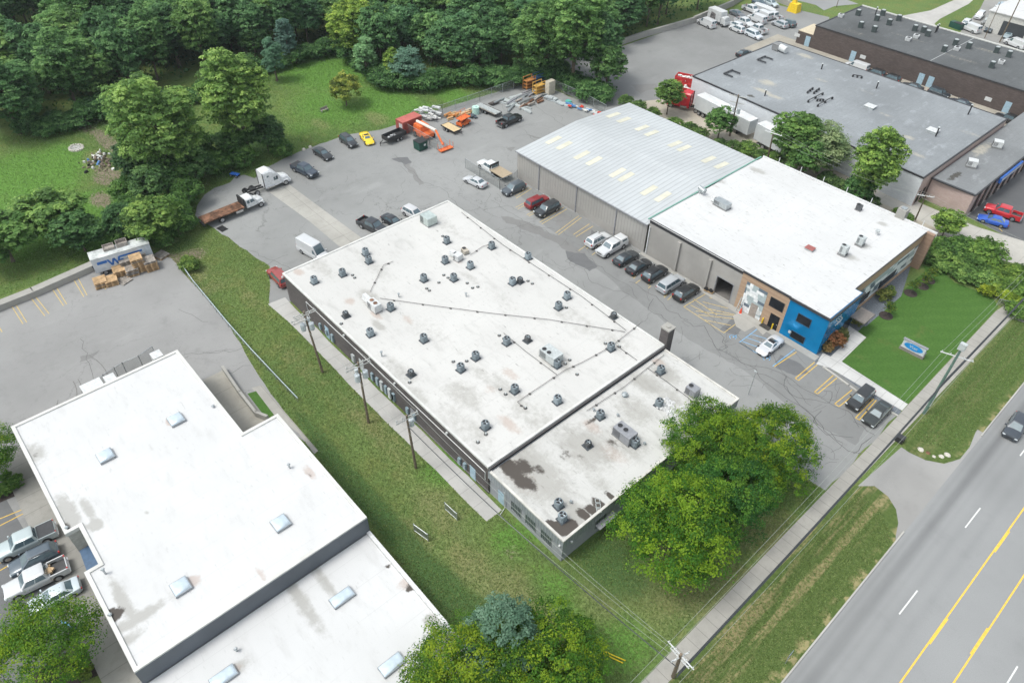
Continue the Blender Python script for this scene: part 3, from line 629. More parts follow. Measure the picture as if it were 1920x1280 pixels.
def winx(parent, x0, x1, z0, z1, y, glass=None, frame=None, bars=0, depth=.06):
    w_ = MB().bb(x0, x1, y-.02, y, z0, z1).build('window', glass or WINDOWG, parent)
    f = MB(); b = .07
    f.bb(x0-b, x1+b, y-depth, y, z1, z1+b); f.bb(x0-b, x1+b, y-depth, y, z0-b, z0); f.bb(x0-b, x0, y-depth, y, z0, z1); f.bb(x1, x1+b, y-depth, y, z0, z1)
    for k in range(bars):
        xx = x0+(x1-x0)*(k+1)/(bars+1); f.bb(xx-.03, xx+.03, y-.045, y-.02, z0, z1)
    f.build('frame', frame or LTGREY, w_, off=parent.get('_w')); return w_
# ---- main warehouse with the long white roof
MX0, MX1, MY0, MY1, MZ = -83.6, -37.85, 31.3, 61.4, 5.0
wh = thing('warehouse', 'long brown brick warehouse with a worn white flat roof carrying dozens of condensers', 'warehouse', ((MX0+MX1)/2, (MY0+MY1)/2, 0), world=True)
m = MB(); m.bb(MX0+.12, MX1-.12, MY0+.12, MY1-.12, 0, MZ-.05); m.build('wall', BRICK_B, wh)
rb = []
def rbl(px, py, rx, ry, ch, am=1., z=MZ, rot=0): x, y = P(px, py, z); rb.append((x, y, rx, ry, rot, ch, am))
for a in [(560,510,1.3,.8,1,.9),(655,565,1.2,.9,1,.8),(705,590,1.6,.5,1,1.),(765,600,1.5,.7,1,.7),(860,490,1.4,.7,1,.6),(955,700,2,1,1,.65),(955,795,2.4,1,1,.75),(920,730,1.5,1.2,1,.5),(775,395,1,.6,1,.7),(690,555,2.5,1.5,2,.7),
          (600,500,5,2,2,.5),(800,620,6,3,2,.35),(700,500,8,2,2,.4),(870,800,8,3,2,.45),(1000,780,6,3,2,.5),(1080,600,7,3,2,.4),(1050,680,2.5,1.5,2,.7),(1150,640,5,3,2,.45),(750,700,5,2,2,.5),(870,740,4,2.4,2,.6),(900,700,3,1.4,2,.5),(940,560,6,2,2,.35),(880,520,3,1,2,.5),(830,420,8,2,2,.4),(710,610,2,.7,2,.8),(1035,675,2.5,1.5,2,.8),(950,730,5,2,2,.5),(780,740,3,1.4,2,.6),(840,640,7,1.2,2,.35)]: rbl(*a)
gridmesh('roof', frange(MX0+.3, MX1-.3, .5), frange(MY0+.3, MY1-.3, .5), MZ, ROOF_MAIN, rb, wh)
m = MB(); coping(m, (MX0, MX1, MY0, MY1), .3, MZ-.18, MZ+.10); m.build('parapet_cap', plain('cap_white', (.55, .55, .53), .6, 0, .12, .5), wh)
m = MB(); m.bb(MX1-.02, MX1+.12, MY0, MY1, MZ-.42, MZ-.22); 
for yy in (34.2, 41, 49, 54.5, 59): m.bb(MX1+.01, MX1+.11, yy, yy+.1, 4.3, MZ-.4)
m.build('gutter', plain('brown_gutter', (.13, .12, .12), .6), wh)
for px, py, c in ((613,636,DOORB),(760,800,MIDGREY),(886,898,DOORB),(665,705,LTGREY)):
    doorx(wh, P(px, py)[0], MY0+.12, 1.0, 2.1, c)
m = MB()
m.tube((-77.5,31.35,3.6),(-38.4,31.35,3.6),.05); m.tube((-38.4,31.35,3.6),(-38.4,31.35,2.3),.05); m.tube((-77.5,31.35,3.6),(-77.5,31.35,2.2),.05); m.build('conduit', WHITEM, wh)
for px, py, w_, h_ in [(607,640,.5,1.2),(618,648,.5,1.1),(628,655,.6,1.5),(668,700,.8,1.5),(700,716,.55,1.5),(709,722,.6,1.6),(717,729,.7,1.9),(725,738,.55,1.7),(732,745,.7,2.1),(740,757,.6,1.6),(741,766,.5,1.4),(765,777,.6,1.2),(778,792,.6,1.3),(862,870,.55,1.2),(872,882,.55,1.2)]:
    x, z = PY(px, py, MY0); x = max(MX0+1, min(MX1-1, x)); z = min(max(z, 1.2), 2.6)
    MB().bb(x-w_*.38, x+w_*.38, MY0-.16, MY0+.12, z-h_*.42, z+h_*.42).build("meter_cabinet", BLUELT if w_ < .62 else LTGREY, wh)
for px, py in [(531,525),(646,636),(741,728),(838,817)]:
    x, z = PY(px, py, MY0); MB().bb(x-.12, x+.12, MY0-.12, MY0+.12, 4.1, 4.35).build('wall_lamp', WHITEM, wh)
m = MB(); cx, cy = P(1244, 645, .0); cx, cy = -38.3, 62.1
m.bb(cx-.62, cx+.62, cy-.62, cy+.62, 0, 7.3); ch = m.build('chimney', BRICK_B, wh)
m = MB(); m.bb(cx-.7, cx+.7, cy-.7, cy+.7, 7.3, 7.5); m.cyl(cx, cy, 7.5, 7.65, .3, 12); m.build('cap', CONC, ch, off=wh['_w'])
# ---- low front wing
LX0, LX1, LY0, LY1, LZ = MX1, -26.1, 31.4, 61.5, 4.3
lw = thing('front_wing', 'lower grey front wing with stained white roof beside the leafy maples', 'building', ((LX0+LX1)/2, (LY0+LY1)/2, 0), world=True)
m = MB(); m.bb(LX0-.1, LX1-.25, LY0+.25, LY1-.25, 0, 3.05, 0); m.build('wall', GREYBLK, lw)
m = MB(); m.bb(LX0-.1, LX1, LY0, LY0+.25, 2.95, LZ-.1); m.build('fascia', FASCIA, lw)
m = MB(); m.bb(LX1-.25, LX1, LY0+.25, LY1, 2.95, LZ-.1); m.build('fascia', FASCIA_Y, lw)
m = MB(); m.bb(LX0, LX1-.25, LY0+.25, LY1-.0, 3.05, LZ-.14); m.build('roof_deck', GREYBLK, lw)
rb = []
for a in [(960,880,2.6,1.2,0,1.),(985,875,1.6,1.0,0,.9),(990,905,1.4,1.1,0,.9),(1010,880,1.2,.8,0,.7),(975,905,1.3,.7,0,.9),(1000,915,1.0,.7,0,.7),(955,865,1.4,.6,0,.7),(1060,850,1.5,1.2,0,.55),(1090,855,.9,.7,0,.5),(1115,785,.5,2.4,0,.7),(1150,800,2.,1.2,0,.4),(1080,830,2,1.6,2,.8),(1150,830,1.3,1.,0,.6),(1205,800,1,.7,0,.3),
          (1070,985,1.0,.9,0,1.2),(1055,990,1.2,1.0,0,1.2),(1095,965,1.3,.6,0,1.2),(1125,945,1.4,.5,0,1.2),(1110,955,1.0,.6,0,1.1),(1035,985,1,.8,0,1.1),(1145,930,1.,.4,0,1.1),(1075,1000,1.0,.6,0,1.2),
          (1000,890,6,4,2,.8),(1100,840,5,4,2,.7),(1120,900,3,1.5,2,.5),(1170,830,4,3,2,.6),(1190,770,4,3,2,.6),(1250,740,4,2,2,.6),(1250,700,3,2,2,.7),(1215,720,3,2,2,.8),(1255,755,2,2,0,.45),(1150,850,3,1.5,1,.6),(1110,800,2,1,1,.7),(1235,680,1.2,.8,1,.9),(975,890,4,2,1,.6),(1080,960,3,1.4,2,.8),(1300,760,3,3,2,.4)]: rbl(*a[:4], a[4], a[5], LZ)
gridmesh('roof', frange(LX0+.25, LX1-.25, .35), frange(LY0+.25, LY1-.25, .35), LZ, ROOF_LOW, rb, lw)
m = MB(); m.bb(LX0+.2, LX1+.03, LY0-.03, LY0+.25, LZ-.1, LZ+.12); m.bb(LX1-.25, LX1+.03, LY0+.25, LY1, LZ-.1, LZ+.12); m.bb(LX0+.2, LX1-.25, LY1-.25, LY1, LZ-.1, LZ+.12); m.build('parapet_cap', plain('cap_offwhite', (.53, .515, .48), .6, 0, .15, .6), lw)
doorx(lw, P(938, 945)[0], LY0+.25)
for px, py in ((965,945),(992,975),(1021,1010)):
    x, _ = PY(px, py, LY0); winx(lw, x-.75, x+.75, .9, 2.7, LY0+.25, plain('barred_glass', (.055, .075, .085), .3), MIDGREY, 5)
for py_ in (37.5, 42.5, 47.5, 52.5):
    w_ = MB().bb(LX1-.25, LX1-.22, py_-.8, py_+.8, .9, 2.6).build('window', plain('barred_glass', (.055, .075, .085), .3), lw)
    f = MB(); [f.bb(LX1-.22, LX1-.19, py_-.8+k*.4-.03, py_-.8+k*.4+.03, .9, 2.6) for k in range(5)]; f.build('frame', MIDGREY, w_, off=lw['_w'])
m = MB(); m.bb(-25.99, -25.3, 36.2, 39.0, 2.45, 2.55); m.build('awning', MIDGREY, lw)
m = MB(); m.tube((-35.2, LY0+.1, 0.05), (-35.2, LY0-.02, 3.2), .05); m.tube((-35.2, LY0, .08), (-34.9, LY0-.9, .05), .05); m.build('downpipe', WHITEM, lw)
for a, b in (((LX1-.4, LY0-.1), 0), ((LX1+.1, LY0+1.2), 0)): MB().box(a[0], a[1], 3.1, .2, .2, .2).build('wall_lamp', WHITEM, lw)
# ---- tan building
tb = thing('metal_shed_hall', 'tan hall with ribbed pale metal roof and yellow rooflight strips', 'warehouse', (-72.5, 96, 0), world=True)
TX0, TX1, TY0, TY1 = -88.0, -57.2, 80.75, 110.9
m = MB(); ops = []
wallx(m, TX0, TX1-.15, TY0, .25, 0, 1.3, (), 1); wallx(m, TX0, TX1-.15, TY0, .22, 1.3, 5.42, (), 0)
m.bb(TX0, TX0+.25, TY0+.25, TY1, 0, 5.42, 2); m.bb(TX0, TX1-.15, TY1-.25, TY1, 0, 5.42, 0)
m.add([(TX0+.1,TY0,5.42),(TX0+.1,TY1,5.42),(TX0+.1,(TY0+TY1)/2,6.3)], [(0,2,1)], 2)
m.build('wall', [SIDING, TANW, SIDING_Y], tb)
ym = (TY0+TY1)/2
m = MB(); m.loft([[(TX0-.25,TY0-.25,5.45),(TX0-.25,ym,6.38),(TX0-.25,TY1+.25,5.45),(TX0-.25,TY1+.25,5.3),(TX0-.25,ym,6.22),(TX0-.25,TY0-.25,5.3)],[(TX1,TY0-.25,5.45),(TX1,ym,6.38),(TX1,TY1+.25,5.45),(TX1,TY1+.25,5.3),(TX1,ym,6.22),(TX1,TY0-.25,5.3)]])
rf = m.build('roof', METROOF, tb)
YEL = plain('yellowed_rooflight', (.56, .54, .44), .4, 0, .08, .5)
def roofz(y): return 5.45+(6.38-5.45)*(1-abs(y-ym)/(ym-TY0+.25))
for (ax, ay) in [(1038,262),(1058,272),(1091,290),(1114,301),(1158,323),(1174,331),(1217,356),(1243,368),(1150,215),(1170,224),(1204,239),(1222,249),(1266,269),(1283,277),(1329,298),(1353,309)]:
    x, y = P(ax, ay, 6.0)
    m = MB(); L = 3.5; y0, y1 = y-L/2, y+L/2
    if y0 < ym < y1: y1 = ym-.1
    m.add([(x-.54,y0,roofz(y0)+.03),(x+.54,y0,roofz(y0)+.03),(x+.54,y1,roofz(y1)+.03),(x-.54,y1,roofz(y1)+.03)], [(0,1,2,3)]); m.build('rooflight', YEL, rf, off=tb['_w'])
m = MB(); m.bb(TX0-.25, TX1-.05, TY0-.38, TY0-.25, 5.24, 5.42); m.build('gutter', MIDGREY, tb)
for px in (1010, 1079, 1152, 1213):
    x = PY(px, 355+ (px-1010)*.53, TY0)[0]; MB().bb(x-.09, x+.09, TY0-.14, TY0, .05, 5.24).build('downpipe', WHITEM if px == 1213 else MIDGREY, tb)
m = MB(); m.bb(TX1-.12, TX1+.1, TY0-.25, TY1, 6.42, 6.56); m.build('flashing', plain('green_flashing', (.16, .33, .27), .5), tb)
wb = thing('office_building', 'wide low office block with bright white roof, wood cladding and a vivid blue corner', 'building', (-42, 96, 0), world=True)
WX0, WX1, WY0, WY1, WZ = -57.0, -27.0, 80.75, 111.0, 6.45
gx0, gz1 = PY(1345.8, 517.8, WY0); gx1, _ = PY(1375.8, 533.3, WY0)
garage = (gx0, gx1, 0.05, gz1)
fx0 = PY(1395, 510, WY0)[0]; bx0 = PY(1483, 559, 80.6)[0]
m = MB(); wallx(m, WX0, fx0, WY0, .3, 0, WZ-.6, (garage,)); m.bb(WX0, WX0+.3, WY0+.3, WY1-.3, 0, WZ-.6); m.bb(WX0, WX1-.4, WY1-.3, WY1, 0, WZ-.6); m.build('wall', TANW, wb)
m = MB(); m.bb(gx0-.2, gx1+.2, WY0+8, WY0+8.1, 0, 5); m.bb(gx0-1.2, gx0-1.1, WY0+.3, WY0+8, 0, 5); m.bb(gx1+1.1, gx1+1.2, WY0+.3, WY0+8, 0, 5); m.bb(gx0-1.1, gx1+1.1, WY0+.3, WY0+8, .02, .04); m.bb(gx0-1.1, gx1+1.1, WY0+.3, WY0+8, 5, 5.05); m.build('garage_interior', plain('garage_dim', (.16, .15, .14), .9), wb)
m = MB(); m.bb(gx0-.12, gx0, WY0-.04, WY0+.1, .05, gz1+.12); m.bb(gx1, gx1+.12, WY0-.04, WY0+.1, .05, gz1+.12); m.bb(gx0, gx1, WY0-.04, WY0+.1, gz1, gz1+.12); m.build('door_frame', MIDGREY, wb)
for px, py in ((1334, 486), (1275, 458)):
    x, _ = PY(px, py, WY0); MB().bb(x-.28, x+.28, WY0-.35, WY0, 0, WZ-1.0).build('pilaster', TANW, wb)
FY = WY0-.12
m = MB(); m.bb(fx0, bx0, FY, WY0+.3, 0, WZ); m.build('wood_facade', WOODC, wb)
# patterned panel with a door
def pattern(name, parent, x0, x1, z0, z1, y=None, X=None, seed=1, n=(6, 9)):
    rr = random.Random(seed); mats = [plain('pale_tile', (.66, .68, .69), .5), plain('grey_green_tile', (.36, .42, .43), .5), plain('slate_tile', (.12, .155, .19), .5), plain('white_tile', (.74, .75, .75), .5)]
    m = MB(); rows = n[1]; h = (z1-z0)/rows
    for r_ in range(rows):
        a = x0-rr.uniform(0, .8)*(x1-x0)/n[0]
        while a < x1:
            b = a+(x1-x0)/n[0]*rr.choice((.8, 1, 1.3)); k = rr.choice((0, 0, 3, 3, 1, 1, 2, 2)); aa, bb_ = max(a, x0), min(b, x1)
            if bb_ > aa:
                if X is None: m.quad([(aa,y,z0+r_*h),(bb_,y,z0+r_*h),(bb_,y,z0+r_*h+h),(aa,y,z0+r_*h+h)], k)
                else: m.quad([(X,aa,z0+r_*h),(X,bb_,z0+r_*h),(X,bb_,z0+r_*h+h),(X,aa,z0+r_*h+h)], k)
            a = b
    return m.build(name, mats, parent)
px0 = PY(1401.6, 527.3, FY)[0]; px1, pz = PY(1440.3, 548.7, FY)
pattern('patterned_panel', wb, px0, px1, .1, pz, y=FY-.03, seed=5, n=(5, 10))
dx = PY(1410, 585, FY)[0]; doorx(wb, dx+.1, FY-.04, 1.1, 2.3, plain('taupe_door', (.30, .26, .23), .5))
x, z = PY(1422, 585, FY); MB().bb(x-.3, x+.3, FY-.08, FY-.035, z-.5, z+.3).build('wall_sign', WHITEM, wb)
a0, az = PY(1447, 556.5, FY); a1, _ = PY(1472, 568.5, FY); winx(wb, a0, a1, az-1.45, az, FY, None, DARKTRIM)
d0 = PY(1446.3, 589, FY)[0]; doorx(wb, d0+.65, FY, 1.5, 2.4, WINDOWG)
# blue corner
BY, BXE = 80.62, -25.75
m = MB(); m.bb(bx0, BXE, BY, BY+8.6, 0, WZ); bl = m.build('blue_corner', BLUE, wb)
a0, az = PY(1498, 587, BY); a1, _ = PY(1522.5, 599, BY); winx(wb, a0, a1, az-1.35, az, BY, None, plain('blue_trim', (.03, .07, .12), .4))
a0, az = PY(1485, 619, BY); a1, _ = PY(1509.8, 633, BY); winx(wb, a0, a1, az-1.1, az, BY, None, plain('blue_trim', (.03, .07, .12), .4))
x, z = PY(1481, 622, BY); MB().bb(x-.22, x+.22, BY-.04, BY, z-.22, z+.22).build('number_plate', WHITEM, wb)
m = MB(); m.bb(BXE, BXE+.03, 86.6, 89.0, 0.05, 2.6); m.build('entrance_glass', WINDOWG, wb)
# swoosh emblem on the side of the blue corner
m = MB()
for q in range(3):
    pts = [(BXE+.05, 83.2+q*.55+.5*math.sin(t*.55), 3.9+t*.16) for t in range(11)]
    for p_, q_ in zip(pts[:-1], pts[1:]): m.tube(p_, q_, .06, 6)
m.build('emblem', WHITEM, wb)
m = MB(); m.bb(BXE, -23.6, 88.0, 91.0, 2.75, 2.95); m.build('canopy', plain('weathered_canopy', (.19, .17, .155), .7), wb)
# east facade
EX = -27.0
m = MB(); m.bb(EX-.4, EX, BY+8.6, WY1, 4.55, WZ); m.bb(EX-.4, EX, BY+8.6, WY1, 0, .35); m.bb(EX-.4, EX-.15, BY+8.6, WY1-.5, .35, 4.55); m.build('east_facade', WOODC, wb)
m = MB(); m.prism([(EX-.4,WY1-.6),(EX+1.3,WY1-.6),(EX+1.3,WY1+.02),(EX-.4,WY1+.02)], 0, WZ); m.build('wood_fin', WOODV, wb)
pattern('patterned_strip', wb, BY+8.6, WY1-.6, .6, 4.5, X=EX-.10, seed=9, n=(12, 6))
for a, b in ((93.0, 96.5), (99.5, 104.5)):
    m = MB(); m.bb(EX-.1, EX-.04, a, b, 1.0, 2.3); m.build('window', WINDOWG, wb)
rb = []
for a in [(1420,320,2,1,2,.8),(1350,340,2.,1,2,.6),(1345,350,1,.8,1,.5),(1330,345,2,.6,1,.5),(1515,467,1.6,1,2,.5),(1590,480,2,1,2,.7),(1620,460,1.5,1,2,.7),(1655,420,1.2,.8,2,.8),(1500,440,1,.5,2,.4),(1400,400,3,1,2,.3),(1500,480,.7,.35,0,.4),(1560,500,.6,.3,0,.4),(1420,440,.5,.3,0,.4),(1560,585,1.5,1,1,.4),(1450,350,2,1,2,.3),(1545,420,1,.5,2,.4)]: rbl(*a[:4], a[4], a[5], WZ)
def keepw(X, Y): return ~((X > EX+.0) & (Y > BY+8.6)) | (X < EX)
gridmesh('roof', frange(WX0+.1, EX, .5)+[BXE+.15-.3], [BY-.05]+frange(WY0+.3, BY+8.5, .5)+frange(BY+9, WY1, .5), WZ+.02, ROOF_TAN, rb, wb, keep=lambda X, Y: (X < EX) | (Y < BY+8.5))
m = MB()
m.bb(WX0, fx0, WY0-.05, WY0+.15, WZ-.6, WZ+.05); m.bb(fx0, bx0, FY-.12, FY+.1, WZ-.1, WZ+.14); m.bb(bx0-.1, BXE+.25, BY-.25, BY, WZ-.16, WZ+.14); m.bb(BXE, BXE+.25, BY, BY+8.8, WZ-.16, WZ+.14); m.bb(EX+.02, EX+.16, BY+8.8, WY1-.7, WZ+.0, WZ+.1)
m.build('roof_edge', DARKTRIM, wb)
m = MB(); m.bb(WX0, EX+1.35, WY1+.02, WY1+.3, WZ-.6, WZ+.25)
m.build('parapet_cap', plain('cap_pale', (.58, .58, .58), .5), wb)
for k in range(7):
    x = WX0+3+k*4.3; MB().bb(x, x+.1, WY1+.3, WY1+.4, WZ-.3, WZ+1.1).build('roof_marker', WHITEM, wb)
# ---- neighbour at lower left (two levels)
nb = thing('neighbour_hall', 'big bright white roofed hall with dark fascia at the lower left of the picture', 'warehouse', (-60, 5, 0), world=True)
U = 5.6
outline = [(-78.3, P(25,797,U)[1]), (-78.0, P(335,657,U)[1])]
B = {k: P(*v, U) for k, v in dict(a=(25,797), b=(335,657), c=(455,812), d=(520,780), e=(693,970), f=(245,1262), g=(180,1060+0), h=(152,1077), i=(122,1003), j=(147,985)).items()}
xa = (B['a'][0]+B['b'][0])/2; ya = (B['a'][1]+B['i'][1]+B['f'][1])/3
xc = B['c'][0]; yb = (B['b'][1]+B['c'][1])/2; yd = (B['d'][1]+B['e'][1])/2; xe = (B['e'][0]+B['f'][0])/2
xi, xh = B['i'][0], B['h'][0]; yn = B['j'][1]
foot = [(xa, ya), (xa, yb), (xc, yb), (xc, yd), (xe, yd), (xe, ya), (xh, ya), (xh, yn), (xi, yn), (xi, ya)]
def inset(p, d):
    n = len(p); out = []
    A = sum(p[i][0]*p[(i+1) % n][1]-p[(i+1) % n][0]*p[i][1] for i in range(n)); sg = 1 if A > 0 else -1
    for i in range(n):
        (x0, y0), (x1, y1), (x2, y2) = p[i-1], p[i], p[(i+1) % n]
        e1 = (x1-x0, y1-y0); e2 = (x2-x1, y2-y1); l1 = math.hypot(*e1); l2 = math.hypot(*e2)
        n1 = (-e1[1]/l1*sg, e1[0]/l1*sg); n2 = (-e2[1]/l2*sg, e2[0]/l2*sg)
        k = d/(1+n1[0]*n2[0]+n1[1]*n2[1]); out.append((x1+(n1[0]+n2[0])*k, y1+(n1[1]+n2[1])*k))
    return out
m = MB(); m.prism(inset(foot, .12), 0, U-.12); m.build('wall', plain('pale_block', (.42, .41, .38), .9), nb)
m = MB(); i1 = inset(foot, .38)
for k in range(len(foot)):
    a, b, c, d_ = foot[k], foot[(k+1) % len(foot)], i1[(k+1) % len(foot)], i1[k]
    m.prism([a, b, c, d_], U-.35, U+.12)
m.build('parapet', plain('parapet_offwhite', (.55, .545, .52), .6, 0, .1, .5), nb)
rb = []
for a in [(65,852,.9,.7,0,.55),(65,850,2.2,1.5,2,.7),(125,988,.8,.6,0,.9),(130,965,4,1,2,.9),(165,955,2.5,.5,2,.9),(180,983,.9,.7,2,1.3),(160,1000,.6,1,0,.35),(208,1155,.9,1.4,0,1.1),(230,1125,3.5,.6,2,1.),(255,1160,.8,3.5,2,.9),(240,1200,.6,2,2,.8),(215,1195,.5,1.5,0,.45),(228,960,.7,.3,0,.4),(275,960,.5,.3,2,.6),(580,885,1.5,.5,1,.9),(578,884,1.2,.4,0,.45),(490,1075,2,.4,1,.7),(360,1090,.8,1.,1,.9),(320,790,.9,.6,1,1.2),(283,838,1,.4,2,.5),(580,890,.5,.3,0,.6),(400,760,.4,.3,0,.7),(243,1258,.7,.4,0,.9)]: rbl(*a[:4], a[4], a[5], U-.03)
def inpoly(X, Y, poly):
    r_ = np.zeros(X.shape, bool); n = len(poly)
    for i in range(n):
        (x0, y0), (x1, y1) = poly[i], poly[(i+1) % n]
        if abs(y1-y0) < 1e-9: continue
        c = ((y0 > Y) != (y1 > Y)) & (X < (x1-x0)*(Y-y0)/(y1-y0)+x0); r_ ^= c
    return r_
i2 = inset(foot, .37)
xs_ = sorted(set(frange(i2[0][0], i2[4][0], .45)+[p[0] for p in i2])); ys_ = sorted(set(frange(i2[0][1], i2[3][1], .45)+[p[1] for p in i2]))
xs_ = [v for k, v in enumerate(xs_) if k == 0 or v-xs_[k-1] > 1e-4]; ys_ = [v for k, v in enumerate(ys_) if k == 0 or v-ys_[k-1] > 1e-4]
gridmesh('roof', xs_, ys_, U-.03, ROOF_BL, rb, nb, keep=lambda X, Y: inpoly(X, Y, i2))
m = MB(); m.bb(xe-.005, xe+.05, ya, yd, 3.2, U-.1)
for k in range(1, 7): yy = ya+(yd-ya)*k/7; m.bb(xe+.05, xe+.07, yy-.03, yy+.03, 3.2, U-.1)
m.build('fascia', SLATEP, nb)
m = MB(); m.prism([(xi+.05, yn+.1), (xh-.05, yn+.1), (xh-.05, ya-.2), (xi+.1, ya+.2)], 2.5, 2.62); m.build('canopy', plain('navy_canopy', (.06, .11, .19), .5), nb)
# dock awning
q = PP([(136,704),(175,690),(196,725),(155,745)], 4.0); m = MB(); m.prism([(xa-3.6, q[0][1]), (xa-.1, q[0][1]), (xa-.1, q[1][1]), (xa-3.6, q[1][1])], 3.8, 4.0); m.build('awning', WHITEM, nb)
# lower level
n2 = thing('neighbour_annex', 'lower white roofed annex beside the slate fascia at the bottom edge', 'building', (-33, 5, 0), world=True)
Z2 = 3.15; yb2 = P(858,1190,Z2)[1]
m = MB(); m.bb(xe+.1, -14, ya-.5, yb2-.1, 0, Z2-.1); m.build('wall', plain('dark_brown_wall', (.10, .085, .08), .9), n2)
rb = []
for a in [(770,1100,.5,.9,0,1.),(760,1095,1,1.2,1,.7),(835,1190,.6,.6,0,.7),(730,1060,.5,.4,0,1.),(790,1130,.4,.7,0,.5),(810,1165,1,.8,2,1.),(450,1250,1.,1.5,2,.6),(440,1255,.5,.8,1,1.1),(560,1120,6,.8,2,.8),(600,1080,5,.6,2,.8),(720,1020,3,.5,2,.6)]: rbl(*a[:4], a[4], a[5], Z2)
gridmesh('roof', frange(xe+.1, -14.3, .5), frange(ya-.3, yb2-.42, .5), Z2, ROOF_BL, rb, n2)
m = MB(); m.bb(xe+.1, -14, yb2-.4, yb2, Z2-.3, Z2+.3); m.bb(-14.3, -14, ya-.5, yb2-.4, Z2-.3, Z2+.3); m.build('parapet', plain('parapet_white', (.58, .58, .58), .5), n2)
# ---- grey roofed neighbour (upper right)
g1 = [P(1297,143,5.7), P(1733,335,5.7), P(1888,222,5.7), P(1462,78,5.7)]
g1 = [(-87.9,130.9),(-35.3,127.6),(-35.2,162.6),(-87.3,162.6)]
gb_ = thing('grey_roof_building', 'white walled building with a broad pale grey flat roof behind the trees', 'building', (-61, 146, 0), world=True)
m = MB(); m.prism(inset(g1, .1), 0, 5.62); m.build('wall', WHITEBLK, gb_)
m = MB(); m.add([(g1[1][0]-.09, g1[1][1]+.25, 0), (g1[2][0]-.09, g1[2][1], 0), (g1[2][0]-.09, g1[2][1], 5.6), (g1[1][0]-.09, g1[1][1]+.25, 5.6)], [(0,1,2,3)]); m.build('brick_front', BRICK_P, gb_)
m = MB(); gi = inset(g1, .22)
for k in range(4): m.prism([g1[k], g1[(k+1) % 4], gi[(k+1) % 4], gi[k]], 5.5, 5.76)
m.build('parapet_cap', DARKTRIM, gb_)
rb = []
for a in [(1510,105,3,1.5,2,.7),(1440,155,3,2,2,.7),(1430,170,3,1.,2,.8),(1408,180,1.2,.8,0,.9),(1450,180,3,1.,2,.8),(1660,215,3,1,2,.5),(1720,290,2,1,2,.7),(1705,258,1.5,1,2,.8),(1670,290,2,1,2,.6),(1540,150,3,1,2,.5),(1820,250,4,1,2,.5),(1620,170,4,1.,2,.4)]: rbl(*a[:4], a[4], a[5], 5.7)
def gz(X, Y): return np.full_like(X, 5.68)
gy0 = lambda X: 130.9+(X+87.9)*(-3.3/52.6)
xs_ = frange(-87.6, -35.45, .8); NY = 50
X = np.array(xs_); 
mm = []; 
me_rows = []
o = gridmesh('roof', xs_, frange(0, 1, 1/NY), 5.68, ROOF_G, [], gb_)
co = np.empty(len(o.data.vertices)*3); o.data.vertices.foreach_get('co', co); co = co.reshape(-1, 3)
XW = co[:, 0]-61; T = co[:, 1]+146; YW = gy0(XW)+.2+T*(162.4-gy0(XW)-.2); co[:, 1] = YW-146; o.data.vertices.foreach_set('co', co.ravel())
st = np.zeros((len(co), 4))
for (bx, by, rx, ry, rot, chn, am) in rb:
    dd = np.sqrt(((XW-bx)/rx)**2+((YW-by)/ry)**2); st[:, chn] = np.maximum(st[:, chn], am*np.clip(1.35-dd, 0, 1))
o.data.attributes['st'].data.foreach_set('color', st.ravel()); o.data.update()
for px, py in ((1748,0),):
    pass
for yy in (129.0, 130.8): MB().bb(g1[1][0]-.06, g1[1][0]-.02, yy-.5, yy+.5, .3, 2.6).build('window', WINDOWG, gb_)
p1_ = [(-35.2,131.8),(-27.6,131.2),(-27.4,175),(-35.1,175)]
pk = thing('pink_brick_shop', 'pink brick shopfront building with grey roof and blue sign, far right', 'shop', (-31, 150, 0), world=True)
m = MB(); m.prism(inset(p1_, .08), 0, 4.3); m.build('wall', BRICK_P, pk)
gridmesh('roof', frange(-35.1, -27.7, .5), frange(131.7, 175, .5), 4.36, ROOF_P, [(P(1790,330,4.4)[0], P(1790,330,4.4)[1], 1., 4, .0, 0, .7), (*P(1840,280,4.4), 1.5, 5, 0, 2, .7)], pk)
m = MB(); m.bb(-35.2,-27.45,131.2,131.65,4.25,4.45); m.bb(-27.65,-27.4,131.65,175,4.25,4.45); m.build('parapet_cap', DARKTRIM, pk)
for k in range(13):
    yy = 133.6+k*3.1; MB().bb(-27.5, -27.38, yy, yy+.9, .1, 4.2).build('window_bay', plain('bronze_glass', (.06, .05, .05), .2), pk)
m = MB(); m.bb(-27.4, -27.0, P(1870,335,3.8)[1], P(1905,305,3.8)[1]+1, 3.1, 4.1); m.build('shop_sign', plain('blue_sign', (.03, .12, .42), .4), pk)
m = MB(); m.bb(-27.0, -26.96, P(1870,335,3.8)[1]+.4, P(1905,305,3.8)[1]+.4, 3.35, 3.85); m.build('sign_lettering_band', WHITEM, pk)
# ---- dark roof building
dk = thing('dark_roof_building', 'long brown brick building with near black flat roof, top right', 'building', (-60, 190, 0), world=True)
m = MB(); m.bb(-87.6, -8, 179.4, 202, 0, 5.35); m.bb(-91.8, -87.6, 179.5, 186.5, 0, 3.0); m.build('wall', BRICK_D, dk)
gridmesh('roof', frange(-87.4, -8.3, 1), frange(179.6, 201.6, 1), 5.4, ROOF_D, [(*P(1600,60,5.4),6,2,0,2,.4),(*P(1700,70,5.4),8,1,0,2,.45),(*P(1800,110,5.4),8,1.5,0,2,.45),(*P(1660,30,5.4),8,2,0,2,.35),(*P(1850,95,5.4),6,1.5,0,2,.45)], dk)
m = MB(); m.bb(-91.8, -87.7, 179.5, 186.5, 3.0, 3.12); m.build('lean_to_roof', plain('sandy_roof', (.52, .45, .33), .8), dk)
m = MB(); m.bb(-87.7, -8, 201.6, 202.1, 5.2, 5.6); m.build('parapet_cap', plain('cap_grey', (.50, .50, .47), .6), dk)
